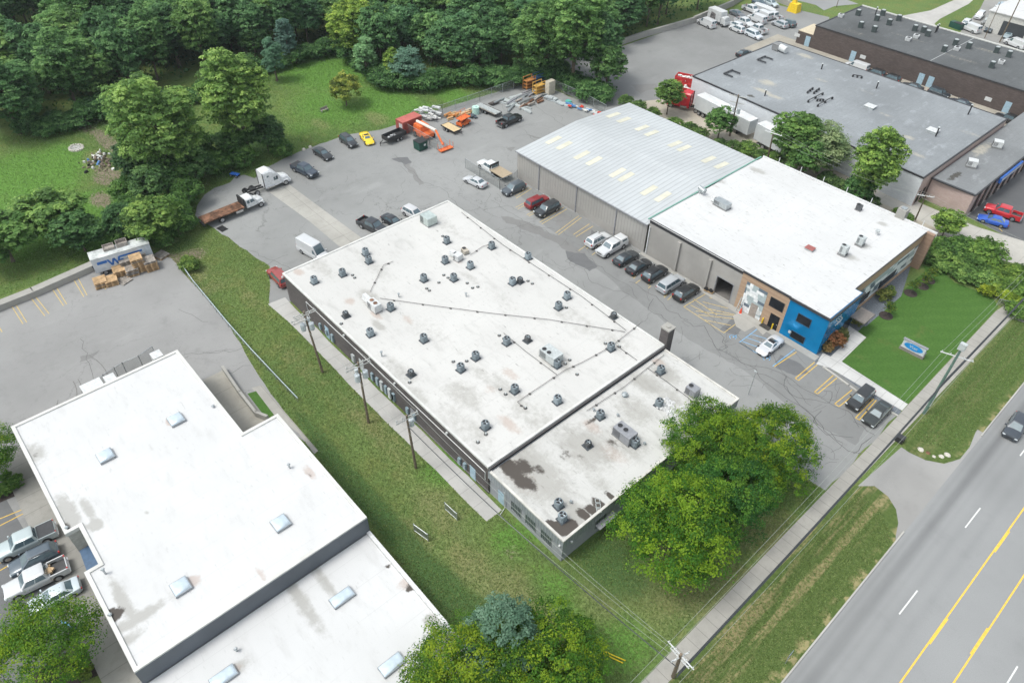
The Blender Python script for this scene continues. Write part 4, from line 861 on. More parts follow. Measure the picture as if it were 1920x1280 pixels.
m = MB(); m.bb(-87.75, -8, 179.3, 179.6, 5.25, 5.5); m.bb(-87.75, -87.45, 179.6, 201.6, 5.25, 5.5); m.build('roof_edge', DARKTRIM, dk)
for px, py in ((1512,84),(1596,114),(1722,158),(1740,163),(1886,205)):
    x, _ = PY(px, py, 179.4); doorx(dk, x, 179.4, 1.3, 2.4)
for px, py in ((1495,66),(1618,107),(1853,186)):
    x, z = PY(px, py, 179.4); MB().bb(x-.7, x+.7, 179.34, 179.4, z-.4, z+.4).build('wall_sign', WHITEM, dk)
m = MB(); a = P(1743,115,5.4); b = P(1828,71,5.4); m.ribbon([a, b], .22, 5.42); m.build('roof_seam', plain('seam_grey', (.30, .31, .31), .8), dk)
# ---- far white workshop
fw = thing('white_workshop', 'white flat roofed workshop with open roller door, top right corner', 'building', (-50, 240, 0), world=True)
a = P(1885, 15, 5); 
X0f, Y0f = P(1879, 18, 5.0)[0], 0
yf = P(1893, 40, 0)[1]
m = MB(); m.bb(-64.5, -20, 226, 262, 0, 5); m.build('wall', plain('white_block_wall', (.50, .49, .46), .8), fw)
m = MB(); m.bb(-64.8, -20, 225.7, 262, 5, 5.2); m.build('roof', ROOF_TAN, fw)
m = MB(); m.bb(-60.5, -54.5, 225.93, 226, .05, 3.6); m.build('roller_door', plain('dark_opening', (.04, .045, .05), .8), fw)
# ================================================================ VEHICLES
def bring(x, w, zb, zs, zt):
    h = [(0, zb), (w*.86, zb), (w*.985, zb+.10), (w, (zb+zs)/2), (w*.985, zs-.07), (w*.93, zs), (w*.62, zs+(zt-zs)*.8), (0, zt)]
    return [(x, -y, z) for y, z in h]+[(x, y, z) for y, z in h[-2:0:-1]]
SPEC = dict(
 sedan=dict(L=4.85, W=1.86, H=1.44, st=[(2.42,.70,.28,.50,.54),(2.34,.84,.22,.60,.67),(1.9,.92,.20,.71,.80),(1.05,.93,.20,.84,.93),(0,.93,.20,.88,.93),(-1.4,.93,.20,.92,.99),(-1.95,.92,.22,.93,1.03),(-2.3,.86,.26,.90,1.0),(-2.42,.74,.34,.70,.86)], cb=(1.22,-2.02), ct=(.22,-1.10), wb=.87, wt=.62, belt=.90, wx=(1.42,-1.42), r=.33),
 suv=dict(L=4.75, W=1.92, H=1.72, st=[(2.36,.74,.34,.62,.70),(2.28,.88,.26,.78,.88),(1.85,.95,.24,.90,1.01),(1.15,.96,.24,.98,1.08),(0,.96,.24,1.02,1.08),(-1.6,.96,.24,1.05,1.12),(-2.15,.93,.28,1.05,1.14),(-2.36,.84,.36,.92,1.06)], cb=(1.32,-2.30), ct=(.36,-1.86), wb=.91, wt=.68, belt=1.04, wx=(1.42,-1.40), r=.37),
 bigsuv=dict(L=5.2, W=2.0, H=1.88, st=[(2.6,.84,.38,.76,.86),(2.52,.94,.30,.96,1.04),(2.0,.99,.28,1.04,1.14),(1.3,1.0,.28,1.08,1.16),(0,1.0,.28,1.12,1.16),(-1.9,1.0,.28,1.14,1.2),(-2.5,.97,.32,1.12,1.2),(-2.6,.9,.4,1.0,1.12)], cb=(1.36,-2.52), ct=(.72,-2.24), wb=.93, wt=.76, belt=1.13, wx=(1.6,-1.52), r=.40),
 minivan=dict(L=5.1, W=1.97, H=1.77, st=[(2.54,.74,.30,.60,.68),(2.44,.90,.24,.78,.86),(2.0,.97,.22,.92,1.04),(1.55,.98,.22,.98,1.10),(0,.98,.22,1.02,1.08),(-1.9,.98,.22,1.06,1.12),(-2.4,.95,.28,1.06,1.14),(-2.54,.88,.36,.95,1.08)], cb=(1.72,-2.46), ct=(.72,-2.18), wb=.91, wt=.72, belt=1.05, wx=(1.55,-1.5), r=.35),
 van=dict(L=5.7, W=2.0, H=2.1, st=[(2.84,.80,.34,.78,.86),(2.74,.94,.28,.98,1.08),(2.2,1.0,.26,1.10,1.22),(1.7,1.0,.26,1.16,1.24),(0,1.0,.26,1.2,1.24),(-2.2,1.0,.26,1.2,1.24),(-2.76,.99,.28,1.18,1.24),(-2.84,.95,.36,1.1,1.2)], cb=(1.78,-2.8), ct=(1.0,-2.68), wb=.97, wt=.86, belt=1.2, wx=(1.75,-1.6), r=.38),
 tallvan=dict(L=6.0, W=2.02, H=2.65, st=[(3.0,.82,.34,.82,.92),(2.9,.96,.28,1.02,1.12),(2.35,1.0,.26,1.14,1.30),(1.95,1.01,.26,1.2,1.32),(0,1.01,.26,1.25,1.3),(-2.4,1.01,.26,1.25,1.3),(-2.92,1.0,.28,1.22,1.28),(-3.0,.96,.36,1.15,1.25)], cb=(2.1,-2.96), ct=(1.2,-2.86), wb=.98, wt=.90, belt=1.25, wx=(1.95,-1.75), r=.38),
 sports=dict(L=4.63, W=1.93, H=1.23, st=[(2.31,.55,.24,.36,.40),(2.2,.80,.18,.46,.54),(1.7,.94,.16,.66,.70),(1.0,.94,.16,.72,.80),(0,.92,.16,.78,.84),(-1.0,.96,.16,.86,.92),(-1.7,.97,.18,.86,.96),(-2.2,.92,.24,.84,.95),(-2.31,.86,.34,.76,.86)], cb=(1.15,-1.75), ct=(.10,-.55), wb=.84, wt=.56, belt=.80, wx=(1.42,-1.28), r=.35),
 pickup=dict(L=5.85, W=2.03, H=1.93, st=[(2.92,.86,.44,.84,.92),(2.84,.95,.36,1.02,1.12),(2.3,1.0,.32,1.10,1.2),(1.45,1.01,.32,1.16,1.26),(0,1.01,.32,1.18,1.24),(-1.22,1.01,.32,1.18,1.24)], cb=(1.52,-1.22), ct=(.78,-1.02), wb=.96, wt=.80, belt=1.2, wx=(1.95,-1.78), r=.42, bed=(-1.26,-2.95)),
)
def wheel(root, x, s, W, r, dual=False, wname='wheel'):
    m = MB(); y0 = s*(W/2-.24); y1 = s*(W/2+.012)
    m.tube((x, y0, r), (x, y1-s*.03, r), r, 20); m.tube((x, y1-s*.03, r), (x, y1, r), r, 20, 0, r*.93)
    w_ = m.build(wname, TYRE, root, smooth=35)
    m = MB(); m.tube((x, y1, r), (x, y1+s*.012, r), r*.66, 14, 0, r*.60)
    m.build('rim', RIM, w_, smooth=35)
    return w_
def carbody(root, sp, kind):
    m = MB(); st = sorted(sp['st'], key=lambda t: -t[0]); fine = []
    for a, b in zip(st[:-1], st[1:]):
        k = max(1, int((a[0]-b[0])/.45))
        for j in range(k): t = j/k; t2 = t*t*(3-2*t) if abs(a[4]-b[4]) > .08 else t; fine.append(tuple(a[i]+(b[i]-a[i])*(t if i == 0 else t2) for i in range(5)))
    fine.append(st[-1]); m.loft([bring(*q) for q in fine][::-1])
    cb, ct, wb, wt, H, bz = sp['cb'], sp['ct'], sp['wb'], sp['wt'], sp['H'], sp['belt']
    def ring(xf, xr, w, z, c=.12): return [(xr, -w+c, z), (xr+c, -w, z), (xf-c, -w*1.0, z), (xf, -w+c*1.8, z), (xf, w-c*1.8, z), (xf-c, w, z), (xr+c, w, z), (xr, w-c, z)]
    m.loft([ring(cb[0], cb[1], wb, bz-.12, .10), ring(ct[0], ct[1], wt, H-.07, .10), ring(ct[0]-.12, ct[1]+.12, wt-.10, H-.015, .1), ring(ct[0]-.35, ct[1]+.35, wt-.32, H, .1)])
    b = m.build('body', CARP, root, smooth=38)
    def lerp(a, b, t): return a+(b-a)*t
    za, zb_ = bz+.06, H-.11; z0 = bz-.12; z1 = H-.07
    def cx(i, z): return lerp(cb[i], ct[i], (z-z0)/(z1-z0))
    def cw(z): return lerp(wb, wt, (z-z0)/(z1-z0))
    g = .012
    def pane(name, pts): return MB().quad(pts).build(name, GLASS, root)
    f0, f1 = cx(0, za)+g, cx(0, zb_)+g
    pane('windshield', [(f0, -cw(za)+.17, za), (f0, cw(za)-.17, za), (f1, cw(zb_)-.15, zb_), (f1, -cw(zb_)+.15, zb_)])
    r0, r1 = cx(1, za)-g, cx(1, zb_)-g
    if kind not in ('van', 'tallvan'): pane('rear_window', [(r0, cw(za)-.16, za+.02), (r0, -cw(za)+.16, za+.02), (r1, -cw(zb_)+.14, zb_), (r1, cw(zb_)-.14, zb_)])
    else:
        for s in (-1, 1): pane('rear_window', [(r0, s*.10, bz+.25), (r0, s*.75, bz+.25), (cx(1, bz+.75)-g, s*.72, bz+.75), (cx(1, bz+.75)-g, s*.10, bz+.75)][::s])
    zt_ = zb_ if kind not in ('tallvan',) else min(zb_, bz+.75)
    for s in (-1, 1):
        def sp_(xa0, xa1, xb0, xb1): 
            q = [(xa0, s*(cw(za)+g), za), (xb0, s*(cw(za)+g), za), (xb1, s*(cw(zt_)+g), zt_), (xa1, s*(cw(zt_)+g), zt_)]
            pane('side_window', q if s < 0 else q[::-1])
        F0, F1 = cx(0, za)-.22, cx(0, zt_)-.16; B0, B1 = cx(1, za)+.20, cx(1, zt_)+.16
        if kind in ('van', 'tallvan'): sp_(F0-.75, F1-.35, F0, F1)
        elif kind == 'sports': sp_(F0-1.1, F1-.55, F0, F1)
        else:
            n = 2 if kind in ('sedan', 'pickup') else 3; d0, d1 = (F0-B0)/n, (F1-B1)/n
            for k in range(n): sp_(B0+d0*k+.035, B1+d1*k+.035, B0+d0*(k+1)-.035, B1+d1*(k+1)-.035)
    for x in sp['wx']:
        for s in (-1, 1):
            m = MB(); y = s*(sp['W']/2-.02); n = 16; R1 = sp['r']*1.14
            m.tube((x, y-s*.16, sp['r']+.01), (x, y+s*.024, sp['r']+.01), R1, n); a_ = m.build('wheel_arch', BLACK, root)
            wheel(root, x, s, sp['W']+.05, sp['r'])
    xf = st[0][0]; xr = st[-1][0] if 'bed' not in sp else sp['bed'][1]; W = sp['W']; zf = st[1][3]
    for s in (-1, 1):
        MB().box(xf-.10, s*(st[0][1]-.05), zf-.14, .22, .34 if kind != 'sports' else .24, .12).build('headlight', LAMP, root)
        MB().box((xr if 'bed' in sp else xr)+.06, s*(W/2-.20), (1.0 if 'bed' in sp else bz-.22), .14, .22, .24 if 'bed' in sp or kind in ('van', 'tallvan', 'suv', 'bigsuv') else .14).build('tail_light', TAIL, root)
        MB().box(cb[0]-.25, s*(wb+.16), bz+.02, .14, .22, .15).build('mirror', CARP if kind != 'van' else BLACK, root)
    MB().box(xf-.03, 0, zf-.30, .10, st[0][1]*1.1, .16).build('grille', BLACK, root)
    MB().box(0, 0, st[2][2]-.06, sp['L']*.9, sp['W']*.9, .12).build('underbody', BLACK, root)
    return b
def car_proto(kind, name, extra=None):
    sp = SPEC[kind]; root = thing(name, 'proto', 'car'); carbody(root, sp, kind)
    if 'bed' in sp:
        a, b = sp['bed']; W = 2.0; z0, z1 = .62, 1.22; m = MB()
        m.bb(b, a, -W/2, -W/2+.12, z0-.22, z1); m.bb(b, a, W/2-.12, W/2, z0-.22, z1); m.bb(b, b+.08, -W/2+.12, W/2-.12, z0-.1, z1-.03); m.bb(a-.06, a, -W/2+.12, W/2-.12, z0, z1); 
        m.build('bed', CARP, root); MB().bb(b+.08, a-.06, -W/2+.12, W/2-.12, z0, z0+.12).build('bed_liner', plain('bed_liner', (.06, .06, .062), .8), root)
        MB().bb(b-.12, b, -W/2+.05, W/2-.05, .45, .62).build('bumper', CHROME, root)
        if extra == 'cover': MB().bb(b+.06, a-.02, -W/2+.1, W/2-.1, z1-.02, z1+.03).build('bed_cover', plain('tonneau', (.035, .037, .042), .6), root)
        if extra == 'cap':
            m = MB(); r_ = [[(b+.02,-.95,z1),(a,-.95,z1),(a,.95,z1),(b+.02,.95,z1)],[(b+.12,-.80,1.84),(a-.02,-.80,1.84),(a-.02,.80,1.84),(b+.12,.80,1.84)],[(b+.3,-.6,1.9),(a-.1,-.6,1.9),(a-.1,.6,1.9),(b+.3,.6,1.9)]]
            m.loft(r_); cp = m.build('bed_cap', CARP, root)
            for s in (-1, 1): MB().quad([(b+.35, s*.915, z1+.18), (a-.3, s*.915, z1+.18), (a-.35, s*.845, z1+.48), (b+.4, s*.845, z1+.48)][::-s]).build('side_window', GLASS, root)
    if kind == 'sports': MB().bb(-.52,.02,-.46,.46,1.2,1.245).build('roof_panel', BLACK, root)
    if extra == 'rails':
        for s in (-1, 1): MB().tube((-1.7, s*.6, sp['H']+.05), (.3, s*.6, sp['H']+.05), .03, 6).build('roof_rail', DARKTRIM, root)
    if extra == 'bronze': pass
    return root
PROTO = {}; USED = set()
def heading(px1, py1, px2, py2, z=.7):
    a, b = P(px1, py1, z), P(px2, py2, z); return math.atan2(b[1]-a[1], b[0]-a[0])
def place_car(kind, name, px, py, hd, color, label, cat='car', group=None, extra=None, z=.8, xy=None, s=None):
    key = (kind, extra)
    if key not in PROTO: PROTO[key] = car_proto(kind, name, extra)
    p = PROTO[key]
    if key not in USED:
        USED.add(key); r_ = p; CH.setdefault(p.name, [x for x in bpy.data.objects if x.parent == p])
    else: r_ = copy_tree(p); r_.name = name
    x, y = xy or P(px, py, z); r_.location = (x, y, .01); r_.rotation_euler = (0, 0, hd)
    if s: r_.scale = (s, s, s)
    for o in r_.children if False else [q for q in bpy.data.objects if q.parent == r_]:
        if o.type == 'MESH' and o.data.materials and o.data.materials[0] == CARP: o.color = (*color, 1)
    tag(r_, label, cat, group); return r_
BLK = (.018, .02, .023); DG = (.055, .062, .07); WH = (.60, .61, .62); SIL = (.42, .44, .46); RED = (.20, .012, .018)
D, U_, Rt, Lf = -math.pi/2, math.pi/2, 0., math.pi
g1_ = 'cars parked along the tan hall'
place_car('suv','parked_suv',963,352,D,(.075,.09,.105),'charcoal SUV parked nose out beside the fenced corner of the ribbed metal hall','car',g1_)
place_car('bigsuv','parked_suv',1007,377,U_,(.24,.015,.02),'dark red boxy SUV parked with its tail towards the driveway','car',g1_, s=.9)
place_car('bigsuv','parked_suv',1026,391,D,(.03,.034,.038),'black SUV with black roof beside the dark red boxy SUV','car',g1_, s=.95)
place_car('suv','parked_suv',1121,448,U_,WH,'white SUV, first of the seven cars near the white downpipe','car',g1_,'rails')
place_car('pickup','parked_pickup',1147,462,D,WH,'white pickup with white cap over its bed beside a black saloon','pickup truck',g1_,'cap')
place_car('sedan','parked_sedan',1174,481,U_,(.03,.036,.042),'dark saloon parked directly beside the white pickup with bed cap','car',g1_)
place_car('sedan','parked_sedan',1198,497,U_,(.022,.024,.028),'black saloon between another dark saloon and a black SUV by the tan wall','car',g1_)
place_car('suv','parked_suv',1228,511,U_,(.02,.022,.026),'black SUV with silver roof rails next to the silver minivan','car',g1_,'rails')
place_car('minivan','parked_minivan',1258,530,U_,SIL,'silver minivan between two black cars by the tan wall','minivan',g1_)
place_car('suv','parked_suv',1287,546,U_,(.016,.018,.02),'black SUV last in the row before the open garage door','car',g1_)
v = place_car('sports','parked_sports_car',1443,647,D,(.55,.56,.58),'white low sports car with black roof in front of the blue wall','sports car', z=.6)
place_car('bigsuv','parked_suv',1614,745,D,(.028,.03,.032),'black SUV parked at the end of the white walk next to the black saloon','car')
place_car('sedan','parked_sedan',1646,773,D,(.03,.036,.036),'black saloon parked nearest the sidewalk beside a black SUV','car')
place_car('suv','moving_suv',1906,798,heading(1920,775,1893,820),(.05,.06,.075),'dark blue grey SUV driving in the near lane of the road','car')
# yard, west edge
place_car('pickup','parked_pickup',571,317,heading(553,308,590,326),(.03,.045,.07),'dark blue pickup with covered bed and chrome front at the lawn edge','pickup truck','vehicles along the lawn edge','cover',z=.9)
place_car('sedan','parked_sedan',605,286,heading(592,277,620,295),(.02,.022,.026),'black saloon parked between the dark blue pickup and the black SUV by the lawn','car','vehicles along the lawn edge')
place_car('suv','parked_suv',653,263,heading(640,252,668,273),(.022,.025,.03),'black SUV parked next to the yellow sports car','car','vehicles along the lawn edge',z=.8)
place_car('sports','parked_sports_car',688,259,heading(680,247,697,270),(.85,.60,.01),'bright yellow sports car with black bonnet vents at the lawn edge','sports car','vehicles along the lawn edge',z=.6)
place_car('sedan','parked_sedan',891,338,heading(912,348,871,329),(.54,.55,.57),'white saloon with black wheels outside the chain link corner','car')
place_car('pickup','parked_pickup',955,223,heading(937,232,975,216),(.012,.013,.015),'black crew cab pickup standing in the storage yard','pickup truck',None,z=1)
place_car('pickup','parked_pickup',699,422,heading(682,414,720,432),(.025,.028,.034),'black pickup half hidden behind the warehouse roof edge, white item in its bed','pickup truck','cars behind the warehouse',z=.9)
place_car('sedan','parked_sedan',737,413,heading(722,403,755,423),(.02,.022,.028),'black saloon parked behind the roof edge beside the black pickup','car','cars behind the warehouse')
place_car('suv','parked_suv',776,399,heading(764,391,795,408),(.55,.55,.56),'white car whose roof peeps over the warehouse edge','car','cars behind the warehouse')
place_car('tallvan','parked_van',586,465,heading(566,452,612,478),(.56,.57,.58),'tall white cargo van beside the concrete strip','van',None,z=1.4)
place_car('bigsuv','parked_suv',522,516,heading(546,541,506,500),(.30,.05,.045),'faded red truck parked against the north corner of the warehouse','car',None,z=1.,s=.95)
# front lot at lower left
q = 'cars in the front parking lot'
def fl(kind, name, px, py, c, lab, cat='car', extra=None, z=1.): return place_car(kind, name, px, py, heading(94,987,0,1030), c, lab, cat, q, extra, z)
fl('pickup','parked_pickup',46,1012,(.40,.46,.47),'silver pickup with black bed cover, farthest of the four in the front lot','pickup truck','cover')
fl('suv','parked_suv',62,1045,(.06,.085,.11),'dark blue estate with roof rails between two pickups','car','rails')
fl('pickup','parked_pickup',66,1082,(.52,.53,.54),'white pickup carrying cardboard boxes in its open bed','pickup truck')
fl('sedan','parked_sedan',100,1112,(.50,.56,.60),'pale silver car half hidden under the leafy tree','car')
# pink building lot
place_car('pickup','parked_pickup',1882,395,heading(1905,402,1858,387),(.55,.02,.03),'bright red crew cab pickup beside the blue saloon','pickup truck',None,z=1)
place_car('sedan','parked_sedan',1863,411,heading(1885,417,1842,405),(.02,.10,.50),'bright blue saloon parked beside the red pickup','car')
# between grey and dark buildings (parked along x)
alley = 'cars in the alley behind the grey roof'
for i, (px, py, kd, hd, c, lab) in enumerate([(1607,124,'van',Lf,WH,'white vehicle just visible over the grey roof, first in the alley'),(1641,134,'suv',Lf,BLK,'black SUV in the alley next after the white vehicle'),(1670,144,'suv',Lf,BLK,'black SUV second of the pair in the alley behind the grey roof'),
     (1712,159,'sedan',Lf,DG,'dark saloon in the alley below the pair of pale blue doors'),(1762,172,'bigsuv',Rt,(.03,.04,.05),'large dark SUV in the alley beside the paired doors'),(1802,189,'sedan',Lf,(.05,.06,.08),'dark saloon with light roof line in the alley'),(1893,222,'pickup',Lf,(.012,.013,.015),'black pickup at the corner of the grey roof')]):
    place_car(kd, 'parked_'+kd.replace('big', ''), px, py, hd, c, lab, 'pickup truck' if kd == 'pickup' else 'van' if kd == 'van' else 'car', alley, z=1.0)
place_car('sedan','parked_sedan',1396,98,heading(1383,103,1410,94),(.016,.018,.02),'lone black saloon on the empty rear lot','car')
# storage lot at top
sto = 'vehicles in the top storage lot'
h1 = heading(1305,30,1345,48); h2 = heading(1345,48,1305,30)
for kd, px, py, hd, c, lab in [('van',1325,42,h2,WH,'white cargo van at the wall end of the storage lot'),
  ('suv',1383,52,h2,WH,'white estate car beside the box truck'),('suv',1379,45,h2,WH,'white car tucked behind the white estate car'),('minivan',1414,63,h1,(.62,.66,.70),'pale silver minivan at the front corner of the storage lot'),
  ('pickup',1421,52,h2,WH,'white pickup with open bed behind the pale silver minivan'),('pickup',1396,40,h1,WH,'white pickup in the middle of the storage lot facing the camera'),('van',1420,34,h2,WH,'white van in the centre of the storage lot'),
  ('van',1430,27,h2,WH,'white van partly hidden behind the central white van'),('pickup',1450,28,h2,WH,'white pickup with green cargo behind the silver hatchback'),('pickup',1410,16,h1,WH,'white pickup in the back row of the storage lot'),('sedan',1383,23,h1,(.13,.14,.155),'dark grey saloon in the back row of the storage lot'),
  ('suv',1463,43,h2,SIL,'silver hatchback parked beside a dark hatchback'),('suv',1478,41,h2,(.09,.12,.13),'dark hatchback parked behind the silver hatchback'),('suv',1446,4,h1,(.50,.57,.60),'pale grey SUV at the top of the storage lot'),('suv',1425,4,h1,(.05,.08,.12),'dark blue SUV at the top of the storage lot')]:
    place_car(kd, 'parked_'+kd.replace('big', ''), px, py, hd, c, lab, {'pickup': 'pickup truck', 'van': 'van', 'minivan': 'minivan'}.get(kd, 'car'), sto, z=1.0)
# workshop corner
wsg = 'vehicles outside the white workshop'
h3 = heading(1815,48,1850,20); h4 = heading(1833,58,1803,46)
for kd, px, py, hd, c, lab in [('van',1820,51,h4,WH,'white van with rear windows outside the workshop'),('bigsuv',1838,27,heading(1848,18,1826,38),WH,'long white SUV with raised roof on the grass edge'),('pickup',1853,38,heading(1868,22,1845,45),(.2,.2,.19),'grey truck with tall white cap beside the workshop'),
   ('suv',1858,51,heading(1868,43,1848,58),(.06,.08,.10),'dark car by the workshop roller door'),('sedan',1894,63,heading(1903,60,1886,66),(.35,.42,.45),'pale grey saloon by the workshop pole'),('van',1905,80,h4,WH,'white van parked along the dark roof edge'),('suv',1814,40,h3,WH,'white car nearest the green bins'),('sedan',1872,13,h3,WH,'white saloon behind the workshop'),('sedan',1885,6,h3,SIL,'silver saloon far behind the workshop'),('suv',1878,9,h3,(.3,.4,.48),'bluish car behind the workshop roof corner')]:
    place_car(kd, 'parked_'+kd.replace('big', ''), px, py, hd, c, lab, {'pickup': 'pickup truck', 'van': 'van'}.get(kd, 'car'), wsg, z=1.0)
# ---- special vehicles
def root_at(name, label, cat, px, py, hd, z=0, group=None):
    x, y = P(px, py, z); return thing(name, label, cat, (x, y, .01), hd, group)
def truck_wheels(root, xs, W, r, m_=None):
    for x in xs:
        for s in (-1, 1): wheel(root, x, s, W, r)
# semi tractor (white)
def tractor(px, py, hd, label, col, name='semi_truck'):
    t = root_at(name, label, 'truck', px, py, hd, 1.0)
    mt = plain('truck_paint_'+('white' if col[0] > .5 and col[1] > .5 else 'red'), col, .35)
    m = MB(); 
    def rg(x, w, z0, z1, c=.2): return [(x,-w,z0),(x,-w,z1-c),(x,-w+c,z1),(x,w-c,z1),(x,w,z1-c),(x,w,z0)]
    m.loft([rg(-.6,1.2,.7,3.75,.25),rg(.9,1.2,.7,3.9,.3),rg(1.7,1.18,.7,3.35,.35),rg(2.25,1.1,.7,2.65,.3),rg(2.75,1.05,.7,1.95,.25)])
    m.loft([rg(2.75,.98,.75,1.9,.25),rg(3.9,.85,.72,1.7,.3),rg(4.3,.75,.65,1.4,.3)])
    for s in (-1, 1): m.box(3.55, s*1.03, .55, 1.3, .36, .55, tx=.8, ty=.8)
    b = m.build('cab', mt, t, smooth=40)
    g = MB(); g.quad([(2.13,-.9,2.72),(2.13+.45,-.95,2.05),(2.13+.45,.95,2.05),(2.13,.9,2.72)]); 
    g = MB(); g.add([(2.30,-.85,2.60),(2.76,-.9,1.98),(2.76,.9,1.98),(2.30,.85,2.60)], [(0,1,2,3)]); g.build('windshield', GLASS, t)
    for s in (-1, 1):
        MB().quad([(1.3,s*1.205,1.75),(2.2,s*1.16,1.75),(1.95,s*1.16,2.4),(1.3,s*1.205,2.4)][::-s]).build('side_window', GLASS, t)
        MB().quad([(.1,s*1.206,2.7),(.5,s*1.206,2.7),(.5,s*1.206,3.1),(.1,s*1.206,2.95)][::-s]).build('sleeper_window', GLASS, t)
        MB().bb(-.7,-.55,s*1.2-.03,s*1.2+.03,.8,3.7).build('side_fairing', DARKTRIM, t)
        MB().tube((-.1,s*1.0,.75),(1.3,s*1.0,.75),.32,14).build('fuel_tank', CHROME, t)
        MB().box(4.2, s*.7, .95, .25, .3, .22).build('headlight', LAMP, t)
        MB().box(1.95, s*1.36, 2.0, .12, .18, .55).build('mirror', BLACK, t)
    m = MB(); m.bb(-4.1,2.5,-.45,-.3,.75,.98); m.bb(-4.1,2.5,.3,.45,.75,.98); [m.bb(x,x+.2,-.3,.3,.78,.94) for x in (-4,-2.6,-1.3)]; m.box(-2.5,0,.98,1.2,1.0,.12); m.build('chassis', BLACK, t)
    MB().box(4.38,0,.45,.25,2.1,.4).build('bumper', mt, t)
    truck_wheels(t, (3.4,), 2.4, .50)
    for x in (-2.2, -3.5):
        for s in (-1, 1): wheel(t, x, s, 2.45, .50); 
    return t
tractor(497, 345, heading(465, 362, 530, 338), 'white sleeper cab semi tractor without trailer near the big trees', (.68,.69,.70))
# rollback tow truck
t = root_at('flatbed_truck', 'white cab rollback truck with long rusty flat bed at the yard edge', 'truck', 437, 394, heading(385, 414, 485, 374), .8)
m = MB(); rg = lambda x, w, z0, z1, c=.18: [(x,-w,z0),(x,-w,z1-c),(x,-w+c,z1),(x,w-c,z1),(x,w,z1-c),(x,w,z0)]
m.loft([rg(2.1,1.05,.75,2.35),rg(3.4,1.05,.75,2.4),rg(4.0,.98,.75,1.75,.15)]); m.loft([rg(4.0,.92,.8,1.65),rg(5.1,.8,.75,1.45),rg(5.35,.72,.7,1.2)])
for s in (-1, 1): m.box(4.75, s*.95, .6, 1.15, .36, .5, tx=.8, ty=.8)
m.build('cab', plain('cab_white', (.66,.67,.67), .35), t, smooth=40)
MB().add([(3.44,-.8,2.3),(3.98,-.85,1.72),(3.98,.85,1.72),(3.44,.8,2.3)], [(0,1,2,3)]).build('windshield', GLASS, t)
for s in (-1, 1):
    MB().quad([(2.9,s*1.062,1.5),(3.7,s*1.04,1.5),(3.5,s*1.05,2.1),(2.9,s*1.062,2.1)][::-s]).build('side_window', GLASS, t)
    MB().quad([(2.3,s*1.062,1.5),(2.75,s*1.062,1.5),(2.75,s*1.062,2.1),(2.3,s*1.062,2.1)][::-s]).build('side_window', GLASS, t)
MB().box(1.75,0,1.1,.25,2.3,1.5).build('headache_rack', BLACK, t)
MB().box(-2.0,0,1.1,7.2,2.45,.18).build('flat_bed', RUST, t)
m = MB(); m.bb(-5.2,3,-.45,-.3,.7,1.05); m.bb(-5.2,3,.3,.45,.7,1.05); m.build('chassis', BLACK, t)
MB().box(.6,-1.15,.65,1.3,.3,.42).build('tool_box', CHROME, t); MB().box(-5.7,0,.7,.35,2.3,.35).build('tail_frame', BLACK, t)
truck_wheels(t, (4.6, -2.6), 2.35, .48)
# white flatbed pickup by the fence corner
t = root_at('flatbed_pickup', 'white pickup with wooden plank flat bed parked inside the fence corner', 'pickup truck', 920, 312, heading(940, 325, 898, 300), 1.0)
sp = dict(SPEC['pickup']); carbody(t, {k: v for k, v in sp.items() if k != 'bed'}, 'pickup')
for o in [q for q in bpy.data.objects if q.parent == t]:
    if o.data.materials[0] == CARP: o.color = (.72, .73, .73, 1)
MB().box(-2.9,0,1.05,3.8,2.4,.14).build('flat_bed', m_wood('plank_bed', (.30,.24,.17), (.40,.32,.22), .3), t); MB().box(-1.02,0,1.05,.08,2.2,1.05).build('headache_rack', BLACK, t)
m = MB(); m.bb(-4.7,-.9,-.5,-.35,.6,1.05); m.bb(-4.7,-.9,.35,.5,.6,1.05); m.build('chassis', BLACK, t)
# blue item and semi trailer and dock enclosure near grey building
def trailer(px, py, hd, L, label, z=2.6, wallmat=None, H=4.0, zb=1.1):
    t = root_at('semi_trailer', label, 'trailer', px, py, hd, z); wm = wallmat or plain('trailer_white', (.52,.54,.55), .5, .1, .08, .4)
    m = MB(); m.bb(-L/2, L/2, -1.27, 1.27, zb, H, 0, 1)
    m.build('box_body', [wm, plain('trailer_roof', (.58,.59,.59), .5, 0, .1, .5)], t)
    m = MB(); [m.bb(-L/2+k*1.2-.03, -L/2+k*1.2+.03, s*1.27-.02, s*1.27+.02, zb+.05, H-.1) for k in range(1, int(L/1.2)) for s in (-1, 1)]; 
    m = MB(); m.bb(-L/2, L/2, -1.3, -1.27, zb, zb+.12); m.bb(-L/2, L/2, 1.27, 1.3, zb, zb+.12); m.build('side_rail', STEEL, t)
    truck_wheels(t, (-L/2+1.4, -L/2+2.6), 2.45, .48); MB().bb(L/2-3.0, L/2-2.8, -.9, .9, .1, zb).build('landing_gear', BLACK, t)
    return t
hx = 0.0
ta = P(1372, 205, 4.0); 
trailer(1360, 212, heading(1310, 185, 1410, 235, 4.0), 14.6, 'long white semi trailer beside the white wall, hitched to the red cab', 2.6)
trailer(1449, 258, heading(1400, 230, 1460, 262, 4.0), 7.0, 'white trailer-shaped dock enclosure behind the long trailer, partly behind trees', 2.6, None, 4.4)  # stands for the white dock enclosure, built with the trailer shape
tractor(1290, 196, heading(1300, 190, 1265, 182), 'red semi cab hitched to the long white trailer', (.50,.02,.03), 'semi_truck')
